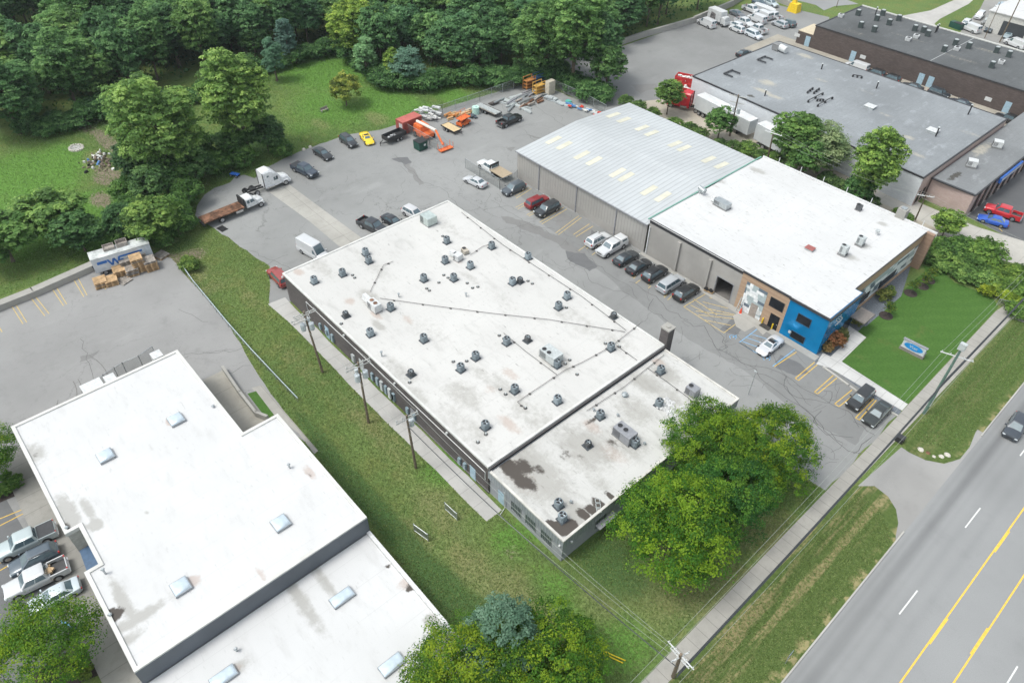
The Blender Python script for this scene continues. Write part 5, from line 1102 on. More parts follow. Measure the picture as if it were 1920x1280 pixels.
for i, (px, py) in enumerate(((1287, 150), (1282, 168))):
    t = root_at('scrap_container', ('red open scrap container by the corner of the grey roof', 'red scrap container full of white waste below the other one')[i], 'skip', px, py, R(20), 1.5, 'red scrap containers')
    m = MB(); m.bb(-2.4,2.4,-1.2,-1.08,.3,2.4); m.bb(-2.4,2.4,1.08,1.2,.3,2.4); m.bb(-2.4,-2.28,-1.08,1.08,.3,2.4); m.bb(2.28,2.4,-1.08,1.08,.3,2.4); m.bb(-2.28,2.28,-1.08,1.08,.3,.5); m.build('tub', plain('red_tub', (.48,.03,.03), .6, 0, .25, 1.5), t)
    m = MB(); rr = random.Random(i)
    for k in range(26): m.box(rr.uniform(-2,2), rr.uniform(-.9,.9), 1.5+rr.uniform(0,.6), rr.uniform(.3,.8), rr.uniform(.3,.7), rr.uniform(.2,.5), rr.uniform(0,3))
    m.build('scrap_load', plain('white_scrap', (.6,.6,.58), .8, 0, .3, 2), t)
# box truck in storage lot
t = root_at('box_truck', 'white box truck with graffiti side in the storage lot', 'truck', 1348, 34, heading(1330, 24, 1372, 42), 1.5, sto)
MB().bb(-3.2,1.6,-1.15,1.15,1.0,3.5).build('cargo_box', WHITEM, t); m = MB(); m.loft([rg(1.7,1.0,.6,2.4),rg(2.7,1.0,.6,2.4),rg(3.3,.95,.6,1.4)]); m.build('cab', WHITEM, t, smooth=40)
MB().add([(2.76,-.8,2.3),(3.24,-.85,1.5),(3.24,.85,1.5),(2.76,.8,2.3)], [(0,1,2,3)]).build('windshield', GLASS, t)
MB().quad([(-2.2,-1.165,1.3),(-.2,-1.165,1.3),(-.3,-1.165,2.6),(-1.9,-1.165,2.9)]).build('side_mural', plain('dark_mural', (.14,.13,.13), .7, 0, .6, 2), t)
truck_wheels(t, (2.4, -2.0), 2.2, .42)
# boat shaped white cover in storage lot
t = root_at('covered_boat', 'long white boat hull on a trailer in the back row of the storage lot', 'boat', 1435, 16, heading(1420, 10, 1452, 22), 1.0)
m = MB(); m.loft([[(x,-w,.7),(x,-w*1.05,1.5),(x,0,1.75),(x,w*1.05,1.5),(x,w,.7),(x,0,.45)] for x,w in ((-3.4,.9),(-1,1.15),(1.2,1.1),(2.6,.7),(3.5,.12))]); m.build('hull', WHITEM, t, smooth=40); wheel(t, -1, 1, 2, .33); wheel(t, -1, -1, 2, .33)
# ---- yard equipment
t = root_at('dump_trailer', 'black tandem axle dump trailer holding white scraps by the red container', 'trailer', 739, 254, heading(722, 264, 762, 247), 1.)
m = MB(); m.bb(-2.3,2.3,-1.05,-.97,.75,1.55); m.bb(-2.3,2.3,.97,1.05,.75,1.55); m.bb(-2.3,-2.22,-.97,.97,.75,1.55); m.bb(2.22,2.3,-.97,.97,.75,1.55); m.bb(-2.22,2.22,-.97,.97,.75,.85); m.build('tub', plain('black_steel', (.03,.03,.033), .6), t)
m = MB(); m.tube((-2.3,-.7,.6),(-3.6,0,.55),.07); m.tube((-2.3,.7,.6),(-3.6,0,.55),.07); m.tube((-3.5,0,.0),(-3.5,0,.9),.06); m.build('drawbar', BLACK, t); truck_wheels(t, (.0, .9), 2.2, .36)
m = MB(); rr = random.Random(4); [m.box(rr.uniform(-1.8,.4), rr.uniform(-.6,.6), .85, .5, .35, .3, rr.uniform(0,3)) for k in range(9)]; m.build('scrap_load', WHITEM, t)
t = root_at('shipping_container', 'small red brown site container with a pale door at the lawn edge', 'container', 768, 243, heading(748, 243, 785, 228), 0.); 
m = MB(); m.bb(-2.4,2.4,-1.2,1.2,.1,2.6); [m.bb(-2.3+k*.3,-2.2+k*.3,-1.24,-1.2,.2,2.5) for k in range(16)]; m.build('shell', plain('container_red', (.30,.07,.055), .6, 0, .2, .7), t)
MB().bb(-2.4,2.4,-1.2,1.2,2.6,2.66).build('roof', plain('container_roof', (.42,.11,.09), .6, 0, .15, .7), t); MB().bb(-2.45,-2.4,-.9,.1,.2,2.2).build('door', WHITEM, t)
t = root_at('dumpster', 'dark green lidded dumpster in front of the boom lift', 'dumpster', 789, 279, heading(775, 283, 803, 272), 0.)
m = MB(); m.bb(-1.0,1.0,-.95,.95,.12,1.75); [m.bb(-.9+k*.45,-.85+k*.45,-.99,-.95,.2,1.7) for k in range(5)]; m.build('bin_body', plain('dumpster_green', (.01,.06,.045), .5), t); MB().bb(-1.02,1.02,-.97,.97,1.75,1.82).build('lid', BLACK, t); MB().bb(.1,.6,-1.0,-.99,.9,1.3).build('sticker', WHITEM, t)
# flat deck trailer
def deck_trailer(px, py, hd, label, L=4.2, deck=None, load=None):
    t = root_at('flat_trailer', label, 'trailer', px, py, hd, .6)
    m = MB(); m.bb(-L/2,L/2,-1.05,-.95,.5,.72); m.bb(-L/2,L/2,.95,1.05,.5,.72); m.bb(-L/2,-L/2+.1,-.95,.95,.5,.72); m.bb(L/2-.1,L/2,-.95,.95,.5,.72); m.tube((L/2,-.6,.55),(L/2+1.3,0,.5),.06); m.tube((L/2,.6,.55),(L/2+1.3,0,.5),.06); m.build('frame', BLACK, t)
    MB().bb(-L/2+.1,L/2-.1,-.95,.95,.62,.70).build('deck', deck or PALLET, t); truck_wheels(t, (-.8,.05), 2.5, .34)
    if load:
        for k in range(load): MB().tube((-L/2-.3,-.7+k*1.4/load,.85+.12*(k % 2)),(L/2+.2,-.7+k*1.4/load,.85+.12*(k % 2)),.10,8).build('pipe', LTGREY, t)
    return t
deck_trailer(846, 239, heading(830, 231, 865, 250), 'black flat trailer with clean wood deck beside the boom lift', 4.2, plain('new_planks', (.55,.42,.24), .8, 0, .1, 2))
deck_trailer(917, 206, heading(903, 200, 938, 216), 'flat trailer stacked with long grey pipes behind the black pickup', 5.6, PALLET_G, 7)
# boom lift
t = root_at('boom_lift', 'orange telescopic boom lift with white boom inside the fence', 'boom lift', 797, 251, heading(783, 240, 812, 258), .8); t.scale = (1.12, 1.2, 1.2)
OR = plain('orange_paint', (.66,.14,.035), .5, 0, .15, 1.5); m = MB(); m.bb(-2,1.3,-1.1,1.1,.45,1.0); m.box(-1.3,.2,1.0,2.4,1.9,.9,0,0,None,.85,.9); m.build('chassis', OR, t)
truck_wheels(t, (-1.4,.9), 2.4, .48); m = MB(); m.tube((-2.3,0,2.1),(3.4,0,2.5),.24,8); m.build('boom', plain('boom_white', (.66,.62,.55), .5), t); m = MB(); m.tube((3.4,0,2.5),(5.6,-.2,.9),.17,8); m.build('jib', OR, t)
m = MB(); [m.tube((a,b,.3),(c,d,.3),.05,6) or m.tube((a,b,1.3),(c,d,1.3),.05,6) for a,b,c,d in ((5.6,-1.2,5.6,1.2),(6.5,-1.2,6.5,1.2),(5.6,-1.2,6.5,-1.2),(5.6,1.2,6.5,1.2))]; [m.tube((a,b,.2),(a,b,1.3),.04,6) for a in (5.6,6.5) for b in (-1.2,0,1.2)]; m.bb(5.6,6.5,-1.2,1.2,.2,.28); m.build('basket', OR, t)
# scissor lift and pallets of goods
t = root_at('scissor_lift', 'orange scissor lift folded down beside the flat trailer', 'scissor lift', 869, 230, heading(860, 234, 880, 224), .5); t.scale = (1.25, 1.3, 1.2)
m = MB(); m.bb(-1.1,1.1,-.6,.6,.25,.7); m.build('base', OR, t); m = MB(); m.bb(-1.1,1.1,-.6,.6,1.3,1.4); [m.tube((a,b,1.4),(a,b,2.4),.03,6) for a in (-1.1,0,1.1) for b in (-.6,.6)]; m.tube((-1.1,-.6,2.4),(1.1,-.6,2.4),.03,6); m.tube((-1.1,.6,2.4),(1.1,.6,2.4),.03,6); m.build('platform', OR, t)
m = MB(); [m.tube((-1,s*.4,.7),(1,s*.4,1.3),.06,6) or m.tube((1,s*.4,.7),(-1,s*.4,1.3),.06,6) for s in (-1,1)]; m.build('scissor_arms', BLACK, t); truck_wheels(t, (-.8,.8), 1.3, .25)
rr = random.Random(12)
def pile(name, label, cat, px, py, n, spread, mats, long=1.5, hd=0., h=.25, group=None, sz=(.25, .5)):
    t = root_at(name, label, cat, px, py, hd); byn = {}
    for k in range(n):
        mm_ = k % len(mats); byn.setdefault(mm_, MB()); L_ = rr.uniform(.6, 1)*long
        byn[mm_].box(rr.uniform(-spread[0], spread[0]), rr.uniform(-spread[1], spread[1]), rr.uniform(0, h), L_, rr.uniform(*sz), rr.uniform(.08, .35), rr.gauss(0, .25))
    for k, b in byn.items(): b.build('loose_pieces', mats[k], t)
    return t
WS = plain('white_scrap', (.6,.6,.58), .8, 0, .3, 2); ORD = plain('orange_rack', (.46,.20,.06), .6)
hd_ = heading(880, 200, 960, 170)
pile('scrap_pile', 'heap of white plastic offcuts behind the boom lift', 'pile', 805, 220, 30, (1.7,1.7), [WS, WHITEM], 1.9, .4, 1.9, sz=(.3,.9))
pile('timber_pile', 'orange and tan stacked timber by the lawn fence', 'timber pile', 850, 219, 14, (1.8,1.0), [ORD, PALLET], 2.2, hd_, .6)
pile('timber_pile', 'pale planks stacked near the mint green tank', 'timber pile', 874, 214, 12, (1.8,.9), [plain('pale_plank', (.45,.36,.27), .8), PALLET], 2.4, hd_, .5)
pile('pipe_pile', 'grey steel lengths spread over the middle of the storage yard', 'steel pile', 975, 188, 26, (4.5,2.6), [LTGREY, STEEL, MIDGREY], 4.5, hd_, .4)
pile('steel_pile', 'rusty and brown sections stacked beyond the steel lengths', 'steel pile', 992, 193, 14, (3,2), [RUST, PALLET_G], 3.0, hd_, .4)
pile('beam_pile', 'long pale beam lying across the yard beside the black pickup', 'beam', 968, 199, 3, (.2,.25), [LTGREY], 9.5, heading(947, 187, 990, 207), .2)
pile('tarp_pile', 'long grey tarpaulin covered heap along the right hand fence', 'pile', 1052, 193, 9, (3.2,.7), [plain('tarp_grey', (.40,.43,.44), .6)], 2.4, heading(1035, 186, 1075, 200), .5, sz=(.6,1.1))
pile('tarp_pile', 'teal sheeted heap next to the grey tarpaulin heap', 'pile', 1068, 197, 5, (.8,.5), [plain('tarp_teal', (.10,.42,.35), .6)], 1.2, 0, .4, sz=(.6,.9))
pile('bag_pile', 'white bags and blue red oddments at the far end of the right fence', 'pile', 1093, 207, 26, (4,.9), [WS, plain('odd_blue', (.10,.22,.45), .6), plain('odd_red', (.55,.05,.03), .6), WHITEM], 1.0, heading(1075, 203, 1115, 215), .5, sz=(.2,.6))
for px, py, c, lab, nm in ((992,166,ORD,'orange steel stillage standing near the fence corner','rack'),(1010,160,plain('rack_blue', (.03,.10,.22), .5),'dark blue steel rack in the fence corner','rack'),(1010,176,plain('rack_yellow', (.55,.33,.08), .6),'yellow tan rack leaning in the fence corner','rack'),(1031,176,plain('cabinet_cream', (.50,.46,.38), .6),'cream tall cabinet by the right fence','cabinet')):
    t = root_at('storage_'+nm, lab, nm, px, py, hd_); m = MB(); t.scale = (1.2, 1.2, 1.25)
    if nm == 'rack':
        [m.tube((a,b,0),(a,b,2.2),.08,6) for a in (-1.1,1.1) for b in (-.5,.5)]; [m.tube((-1.1,b,z_),(1.1,b,z_),.07,6) for z_ in (.4,1.0,1.6,2.2) for b in (-.5,.5)]; [m.bb(-1.1,1.1,-.5,.5,z_,z_+.05) for z_ in (.4,1.0,1.6)]
    else: m.bb(-.8,.8,-.5,.5,0,2.4); m.bb(-.7,.7,-.55,-.5,.3,2.1)
    m.build('frame' if nm == 'rack' else 'shell', c, t)
t = root_at('water_tank', 'mint green plastic tank between timber and pipe trailer', 'tank', 892, 213, 0); MB().cyl(0,0,0,1.5,.75,16).build('shell', plain('mint', (.45,.66,.58), .5), t, smooth=40); MB().cyl(0,0,1.5,1.7,.3,12,0,.2).build('cap', plain('mint', (.45,.66,.58), .5), t)
pile('tarp_pile', 'dark grey covered pump set beside the mint green tank', 'pile', 886, 221, 5, (.8,.5), [plain('dark_tarp', (.06,.075,.09), .7)], 1.2, 0, .4, sz=(.5,.8))
pile('timber_pile', 'dark sleepers beyond the pipe trailer', 'timber pile', 924, 196, 6, (1.2,.6), [plain('dark_sleeper', (.07,.06,.055), .8)], 2.6, hd_, .3)
# ================================================================ TREES AND PLANTS
LEAF = m_leaf('leaf_broad', (.050, .100, .030), (.112, .205, .058), (.225, .335, .100))
LEAFY = m_leaf('leaf_maple', (.036, .100, .014), (.095, .225, .022), (.300, .400, .026))
LEAFB = m_leaf('leaf_needle', (.105, .200, .130), (.18, .30, .20), (.28, .41, .29))
def unit(n, rg):
    v = rg.normal(size=(n, 3)); return v/np.linalg.norm(v, axis=1, keepdims=True)
def crown(name, seed, R_, z0, z1, nl, ns, nv, leaf, mat, lobe=.38, sub=.15, shape='round', up=.35, tonew=.35, tips=0., flat=.8):
    """leaves grouped in sprays, sprays grouped in boughs; R_ crown radius, z0..z1 height range"""
    rg = np.random.default_rng(seed); zc = (z0+z1)/2; hh = (z1-z0)/2
    d = unit(nl*3, rg); d = d[d[:, 2] > -.75][:nl]; nl = len(d)
    rad = rg.uniform(.35, 1, nl)**.5*(1-lobe*.75)
    c = d*rad[:, None]*np.array([R_, R_, hh])
    if shape == 'cone': s_ = 1-.8*(c[:, 2]/hh*.5+.5); c[:, :2] *= s_[:, None]*1.2
    if shape == 'vase': s_ = .55+.6*(c[:, 2]/hh*.5+.5); c[:, :2] *= s_[:, None]
    c[:, 2] += zc; lr = R_*lobe*rg.uniform(.65, 1.2, nl); lt = rg.uniform(0, 1, nl)
    if shape == 'cone': lr *= .7
    li = np.repeat(np.arange(nl), ns); sd = unit(len(li), rg); sd[:, 2] = np.where(sd[:, 2] < -.5, -sd[:, 2], sd[:, 2])
    sc = c[li]+sd*lr[li][:, None]*np.array([1, 1, flat])*rg.uniform(.8, 1.12, (len(li), 1))
    # drop sprays buried deep inside other boughs
    keep = np.ones(len(sc), bool)
    for k in range(nl):
        dd = np.linalg.norm((sc-c[k])/np.array([1, 1, flat]), axis=1); keep &= ~((dd < lr[k]*.62) & (li != k))
    sc, sd, li = sc[keep], sd[keep], li[keep]; st_ = rg.uniform(0, 1, len(sc)); sr = R_*sub*rg.uniform(.6, 1.3, len(sc))
    si = np.repeat(np.arange(len(sc)), nv); n = len(si); ld = unit(n, rg); ld[:, 2] = np.abs(ld[:, 2])*.8-.1
    pos = sc[si]+(ld*np.array([1, 1, .55])+sd[si]*.25)*sr[si][:, None]*rg.uniform(.5, 1.1, (n, 1))
    nrm = ld*.55+sd[si]*.35+unit(n, rg)*.55+np.array([0, 0, up]); nrm /= np.linalg.norm(nrm, axis=1, keepdims=True)
    t1 = np.cross(nrm, unit(n, rg)); t1 /= np.linalg.norm(t1, axis=1, keepdims=True)+1e-9; t2 = np.cross(nrm, t1)
    a = leaf*rg.uniform(.6, 1.35, (n, 1)); b = a*rg.uniform(.5, .8, (n, 1))
    V = np.stack([pos-t1*a*.5, pos-t2*b*.5+nrm*a*.05, pos+t1*a*.5-nrm*a*.08, pos+t2*b*.5+nrm*a*.05], 1).reshape(-1, 3)
    V[:, 2] = np.maximum(V[:, 2], .05)
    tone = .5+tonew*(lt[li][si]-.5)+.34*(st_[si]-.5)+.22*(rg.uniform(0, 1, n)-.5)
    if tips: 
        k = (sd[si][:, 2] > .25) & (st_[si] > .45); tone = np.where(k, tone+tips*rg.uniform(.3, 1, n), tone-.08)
    tone = np.clip(tone, 0, 1)
    me = bpy.data.meshes.new(name); me.vertices.add(4*n); me.vertices.foreach_set('co', V.ravel())
    me.loops.add(4*n); me.loops.foreach_set('vertex_index', np.arange(4*n, dtype=np.int32)); me.polygons.add(n)
    me.polygons.foreach_set('loop_start', np.arange(0, 4*n, 4, dtype=np.int32)); me.polygons.foreach_set('loop_total', np.full(n, 4, dtype=np.int32))
    at = me.attributes.new('tone', 'FLOAT', 'FACE'); at.data.foreach_set('value', tone)
    me.materials.append(mat); me.update(); me.validate()
    return me, c, lr
def trunkmesh(name, c, H, r, seed, lean=.0, nlimb=9):
    rr = random.Random(seed); m = MB(); pts = [(0, 0, 0)]; n = 6; zt = H*.62
    for i in range(1, n+1): pts.append((rr.uniform(-1, 1)*.05*i+lean*i/n, rr.uniform(-1, 1)*.05*i, zt*i/n))
    m.cyl(0, 0, -.1, .35, r*1.5, 9, 0, r)
    for i in range(n): m.tube(pts[i], pts[i+1], r*(1-.75*i/n), 8, 0, r*(1-.75*(i+1)/n))
    order = sorted(range(len(c)), key=lambda k: rr.random())[:nlimb]
    for k in order:
        t = rr.uniform(.35, .95); j = min(n-1, int(t*n)); a = pts[j]; b = c[k]
        mid = tuple((a[i]+b[i])/2+rr.uniform(-.3, .3) for i in range(3))
        m.tube(a, mid, r*.38, 6, 0, r*.24); m.tube(mid, tuple(b), r*.24, 5, 0, r*.08)
    me = m.build(name, BARK); d_ = me.data; bpy.data.objects.remove(me); return d_
VAR = {}
def variant(key, **k):
    me, c, lr = crown('crown', **{x: k[x] for x in k if x not in ('tr', 'H')}); VAR[key] = (me, trunkmesh('trunk', c, k['z1'], k.get('tr', .25), k['seed']), k)
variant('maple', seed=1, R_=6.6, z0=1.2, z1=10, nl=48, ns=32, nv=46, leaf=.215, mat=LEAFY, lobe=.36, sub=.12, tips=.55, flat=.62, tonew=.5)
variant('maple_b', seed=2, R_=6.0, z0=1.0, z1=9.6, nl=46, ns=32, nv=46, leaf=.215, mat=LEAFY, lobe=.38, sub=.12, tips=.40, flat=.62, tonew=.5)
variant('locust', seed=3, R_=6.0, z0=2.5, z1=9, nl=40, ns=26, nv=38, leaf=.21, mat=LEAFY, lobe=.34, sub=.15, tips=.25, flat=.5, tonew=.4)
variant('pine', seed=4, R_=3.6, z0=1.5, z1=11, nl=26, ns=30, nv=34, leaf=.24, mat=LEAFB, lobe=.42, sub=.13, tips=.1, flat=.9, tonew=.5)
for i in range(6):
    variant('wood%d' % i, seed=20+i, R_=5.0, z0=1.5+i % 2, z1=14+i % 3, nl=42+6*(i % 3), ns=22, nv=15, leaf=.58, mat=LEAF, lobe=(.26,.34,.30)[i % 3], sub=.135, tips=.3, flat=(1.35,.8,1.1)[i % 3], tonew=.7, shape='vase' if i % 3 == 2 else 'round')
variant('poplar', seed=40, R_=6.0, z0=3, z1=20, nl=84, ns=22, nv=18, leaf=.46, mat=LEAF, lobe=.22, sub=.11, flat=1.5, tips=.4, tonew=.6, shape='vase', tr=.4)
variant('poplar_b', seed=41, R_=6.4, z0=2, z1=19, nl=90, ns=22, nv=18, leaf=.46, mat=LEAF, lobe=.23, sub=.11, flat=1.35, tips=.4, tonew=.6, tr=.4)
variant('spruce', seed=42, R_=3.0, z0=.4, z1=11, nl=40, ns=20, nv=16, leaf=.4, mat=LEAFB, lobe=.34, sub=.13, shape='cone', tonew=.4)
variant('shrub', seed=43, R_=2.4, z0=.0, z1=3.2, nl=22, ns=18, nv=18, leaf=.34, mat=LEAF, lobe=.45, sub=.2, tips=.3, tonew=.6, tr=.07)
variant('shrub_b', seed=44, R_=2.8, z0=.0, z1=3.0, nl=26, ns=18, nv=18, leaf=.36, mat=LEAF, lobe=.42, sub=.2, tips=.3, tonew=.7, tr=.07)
variant('sapling', seed=45, R_=1.15, z0=.8, z1=2.7, nl=14, ns=12, nv=9, leaf=.22, mat=LEAFY, lobe=.42, sub=.24, tips=.3, tonew=.6, tr=.05)
variant('orchard', seed=46, R_=3.3, z0=1.3, z1=6.0, nl=34, ns=18, nv=13, leaf=.42, mat=LEAF, lobe=.36, sub=.16, tips=.5, tonew=.6, tr=.14)
variant('roundbush', seed=47, R_=.7, z0=.0, z1=1.1, nl=12, ns=14, nv=14, leaf=.16, mat=LEAF, lobe=.5, sub=.22, tips=.3, tonew=.4, tr=.04)
variant('willow', seed=48, R_=4.2, z0=.5, z1=9, nl=40, ns=22, nv=22, leaf=.36, mat=LEAFB, lobe=.34, sub=.17, tips=.1, tonew=.6, flat=1.2)
rt = random.Random(99)
def plant(key, name, label, cat, x, y, tint=(1, 1, 1), sc=1., sz=None, group=None, rz=None):
    me, tm, k = VAR[key]; t = thing(name, label, cat, (x, y, 0), rt.uniform(0, 6.28) if rz is None else rz, group); t.scale = (sc, sc, sz or sc)
    for nm, d_ in (('trunk', tm), ('crown', me)):
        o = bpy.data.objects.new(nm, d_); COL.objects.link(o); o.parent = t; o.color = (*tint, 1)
    return t
def atree(key, name, label, cat, px, py, z, *a, **k): x, y = P(px, py, z); return plant(key, name, label, cat, x, y, *a, **k)
g = 'maples beside the grey front wing'
atree('maple', 'maple_tree', 'largest yellow green maple, nearest the corner of the grey front wing', 'tree', 1268, 985, 5.5, (.86, 1.0, 1), 1.02, None, g)
atree('maple_b', 'maple_tree', 'darker green maple standing between the largest maple and the sidewalk', 'tree', 1365, 925, 5.5, (.62, .86, 1.5), .82, 1., g)
atree('maple_b', 'maple_tree', 'yellow green maple whose crown hangs over the driveway', 'tree', 1442, 835, 5.5, (.98, 1.0, 1), .94, None, g, 2.)
atree('maple', 'maple_tree', 'maple crown overlapping the white roof of the front wing', 'tree', 1338, 832, 5.5, (.8, .92, 1), .84, .97, g, 1.)
g = 'trees at the bottom edge'
atree('maple', 'maple_tree', 'golden green maple at the bottom edge against the white annex roof', 'tree', 872, 1275, 6, (1.0, 1.0, 1), .92, None, g, 3.)
atree('maple_b', 'maple_tree', 'golden green maple at the bottom edge on the lawn side', 'tree', 1022, 1238, 6, (.95, 1.0, 1), .96, None, g, 4.)
atree('pine', 'pine_tree', 'blue green pine rising out of the golden maples', 'tree', 945, 1180, 8, (.95, 1.0, 1.0), .95, 1.05)
atree('locust', 'locust_tree', 'feathery bright green tree over the front parking lot', 'tree', 66, 1196, 6, (1.1, 1.1, 1), .84)
atree('locust', 'locust_tree', 'green branch tips of a tree cut by the left edge', 'tree', -52, 845, 5, (.95, 1.0, 1), .72)
g = 'trees around the yard corner'
atree('poplar_b', 'cottonwood_tree', 'tall light green cottonwood left of the semi tractor', 'tree', 325, 338, 0, (1.75, 1.68, 1.6), 1.2, 1.04, g, 1.)
atree('poplar', 'cottonwood_tree', 'tall light green cottonwood directly behind the semi tractor', 'tree', 468, 290, 0, (1.9, 1.78, 1.6), 1.2, .98, g, 2.)
for (px, py, k, s, sz, c, lab) in [(262,345,'wood0',.62,.6,(.55,.65,.9),'dark dense tree under the left cottonwood'),(300,385,'wood1',.72,.55,(.7,.8,.9),'ivy covered tree in front of the left cottonwood'),
   (375,345,'wood3',.7,.5,(.75,.85,.95),'dark leafy clump between the two cottonwoods'),(505,285,'wood4',.72,.52,(.6,.7,.85),'dark rounded tree right of the cottonwoods'),(440,300,'wood5',.7,.4,(.7,.8,.9),'low dark clump below the right cottonwood'),
   (296,455,'wood1',.85,.55,(1.25,1.2,1),'light green tree just above the pallet trailer'),(240,450,'wood2',.62,.42,(.6,.75,.9),'dark bushy tree behind the pallet trailer'),
   (110,450,'wood0',1.12,.62,(1.25,1.25,1.15),'large olive green tree behind the loading lot wall'),(25,490,'wood3',1.1,.6,(.95,1.05,1.0),'dark green tree at the left edge behind the loading lot wall'),(160,470,'wood4',.8,.5,(.65,.8,.9),'dark green tree between the olive tree and the pallet trailer')]:
    atree(k, 'leafy_tree', lab, 'tree', px, py, 0, tuple(v*1.25 for v in c), s, sz, g)
for i, (px, py, s) in enumerate([(215,460,1.0),(338,438,1.),(350,335,1.3),(345,300,1.2),(385,300,1.4),(415,320,1.1),(460,308,1.2),(530,290,.9),(350,385,1.3),(330,420,1.2),(335,355,1.4),(265,400,1.3),(250,420,1.2),(290,300,1.3),(240,380,1.),(357,503,.62),(312,462,.8)]):
    atree('shrub_b' if i % 2 else 'shrub', 'shrub', 'overgrown shrub filling the thicket below the cottonwoods' if i < 15 else ('small bright shrub at the top end of the low rail fence' if i == 15 else 'shrub beside the loose pallet at the trailer end'), 'shrub', px, py, 0, (1.0, 1.15, 1.0) if i != 15 else (1.4, 1.3, 1), s, s*rt.uniform(.8, 1.3), 'thicket shrubs below the cottonwoods' if i < 15 else None)
atree('orchard', 'lawn_tree', 'small yellowing tree standing alone on the back lawn', 'tree', 650, 198, 0, (2.1, 1.5, 1.1), 1.05, 1.1)
atree('spruce', 'spruce_tree', 'blue grey spruce at the edge of the back lawn', 'tree', 545, 120, 0, (.8, .85, 1.), 1.0, 1.1)
atree('spruce', 'spruce_tree', 'greener spruce just left of the blue grey spruce', 'tree', 520, 152, 0, (.85, 1.0, .9), 1.0, 1.0)
# the wood behind the lawn
FOR = [(-169,-30),(-169,14),(-167,25),(-168,45),(-167,80),(-158,90),(-140,87),(-131,97),(-121,114),(-104,118),(-101,124),(-121,129),(-120.5,170),(-120,198),(-135,245),(-165,215),(-205,165),(-250,105),(-292,40),(-292,-30)]
def inp(x, y, poly):
    r_ = False; n = len(poly)
    for i in range(n):
        (x0, y0), (x1, y1) = poly[i], poly[(i+1) % n]
        if (y0 > y) != (y1 > y) and x < (x1-x0)*(y-y0)/(y1-y0)+x0: r_ = not r_
    return r_
tints = [((1.02,1.22,1.6),'dark green'),((1.28,1.42,1.65),'mid green'),((1.5,1.52,1.6),'fresh green'),((1.08,1.30,2.0),'bluish green'),((.85,1.05,1.4),'very dark green')]
nf = 0; gapx, gapy = P(55, 100)
for iy in range(40):
    for ix in range(26):
        x = -296+ix*7.4+rt.uniform(-2.6, 2.6)+(iy % 2)*3.7; y = -30+iy*7.2+rt.uniform(-2.6, 2.6)
        if not inp(x, y, FOR): continue
        v = MR@np.array([x, y, 12-CAMH]); u_, v_ = 960+FPX*v[0]/v[2], 640+FPX*v[1]/v[2]
        if u_ < -120 or u_ > 2000 or v_ < -75: continue
        if math.hypot(x-gapx, y-gapy) < 9: continue
        ti, tn = tints[rt.randrange(5)]; nf += 1; far = x+ -y*.6 < -215
        key = rt.choice(['wood0','wood1','wood2','wood3','wood4','wood5','poplar' if rt.random() < .35 else 'wood1'])
        s = rt.uniform(.85, 1.25); sz = rt.uniform(.75, 1.1)*(.75 if 'poplar' in key else 1)
        zone = 'left end' if y < 20 else 'left part' if y < 60 else 'middle' if y < 100 else 'right part' if y < 135 else 'right end'
        plant(key, 'woodland_tree', '%s tree in the %s of the wood behind the lawn' % (tn, zone), 'tree', x, y, ti, s, sz, 'trees of the wood behind the lawn')
for (px, py, k, s, sz, c, lab) in [(668,110,'poplar_b',.95,.75,(1.7,1.45,1.0),'yellow green tree with a rounded top at the lawn edge of the wood'),(740,160,'wood2',.45,.55,(1.6,1.4,1),'slim yellow green tree at the corner of the back lawn'),(765,160,'willow',1.0,.85,(.8,.85,.9),'grey green willow bush at the corner of the back lawn'),
   (690,150,'spruce',1.1,1.,(1.1,1.15,.8),'pointed pale tree in front of the yellow green tree'),(1073,162,'poplar',1.25,1.05,(1.0,1.1,1.1),'tall poplar with pale trunk behind the storage yard fence'),(1010,150,'poplar_b',1.05,.95,(.9,1.,1.05),'tall poplar left of the pale trunked one'),
   (1135,175,'wood1',.75,.75,(.8,.9,1.),'leafy tree between the pale trunked poplar and the rear lot'),(38,250,'poplar_b',1.1,.85,(.8,.95,1.2),'tree with a bare leaning trunk at the left end of the wood'),(150,212,'poplar',1.05,.8,(.85,.98,1.1),'tree with a bare brown trunk at the wood edge'),
   (480,105,'wood3',.7,.5,(.9,1.,1.1),'round headed tree at the wood edge above the spruces'),(390,75,'poplar',1.1,.95,(.8,.95,1.15),'pointed dark tree standing above the middle of the wood'),(200,100,'poplar_b',1.25,1.05,(.85,1.,1.1),'broad tall tree above the left part of the wood')]:
    atree(k, 'edge_tree', lab, 'tree', px, py, 0, tuple(v*1.3 for v in c), s, sz, 'distinct trees along the wood edge')
for i in range(46):
    pts = [(60,252),(130,240),(210,216),(330,205),(420,165),(470,140),(560,116),(640,102),(700,135),(730,165),(790,168),(850,162),(920,160),(990,152),(1010,142),(1060,160),(1110,185),(1140,185)]
    t = i/46*(len(pts)-1); j = int(t); f = t-j; px = pts[j][0]+(pts[j+1][0]-pts[j][0])*f; py = pts[j][1]+(pts[j+1][1]-pts[j][1])*f
    atree(('shrub', 'shrub_b')[i % 2], 'shrub', 'dark shrub in the fringe between the back lawn and the wood', 'shrub', px+rt.uniform(-6, 6), py+rt.uniform(-5, 3), 0, (.85, 1.05, 1.15), rt.uniform(1.0, 1.5), rt.uniform(.7, 1.35), 'shrubs along the wood fringe')
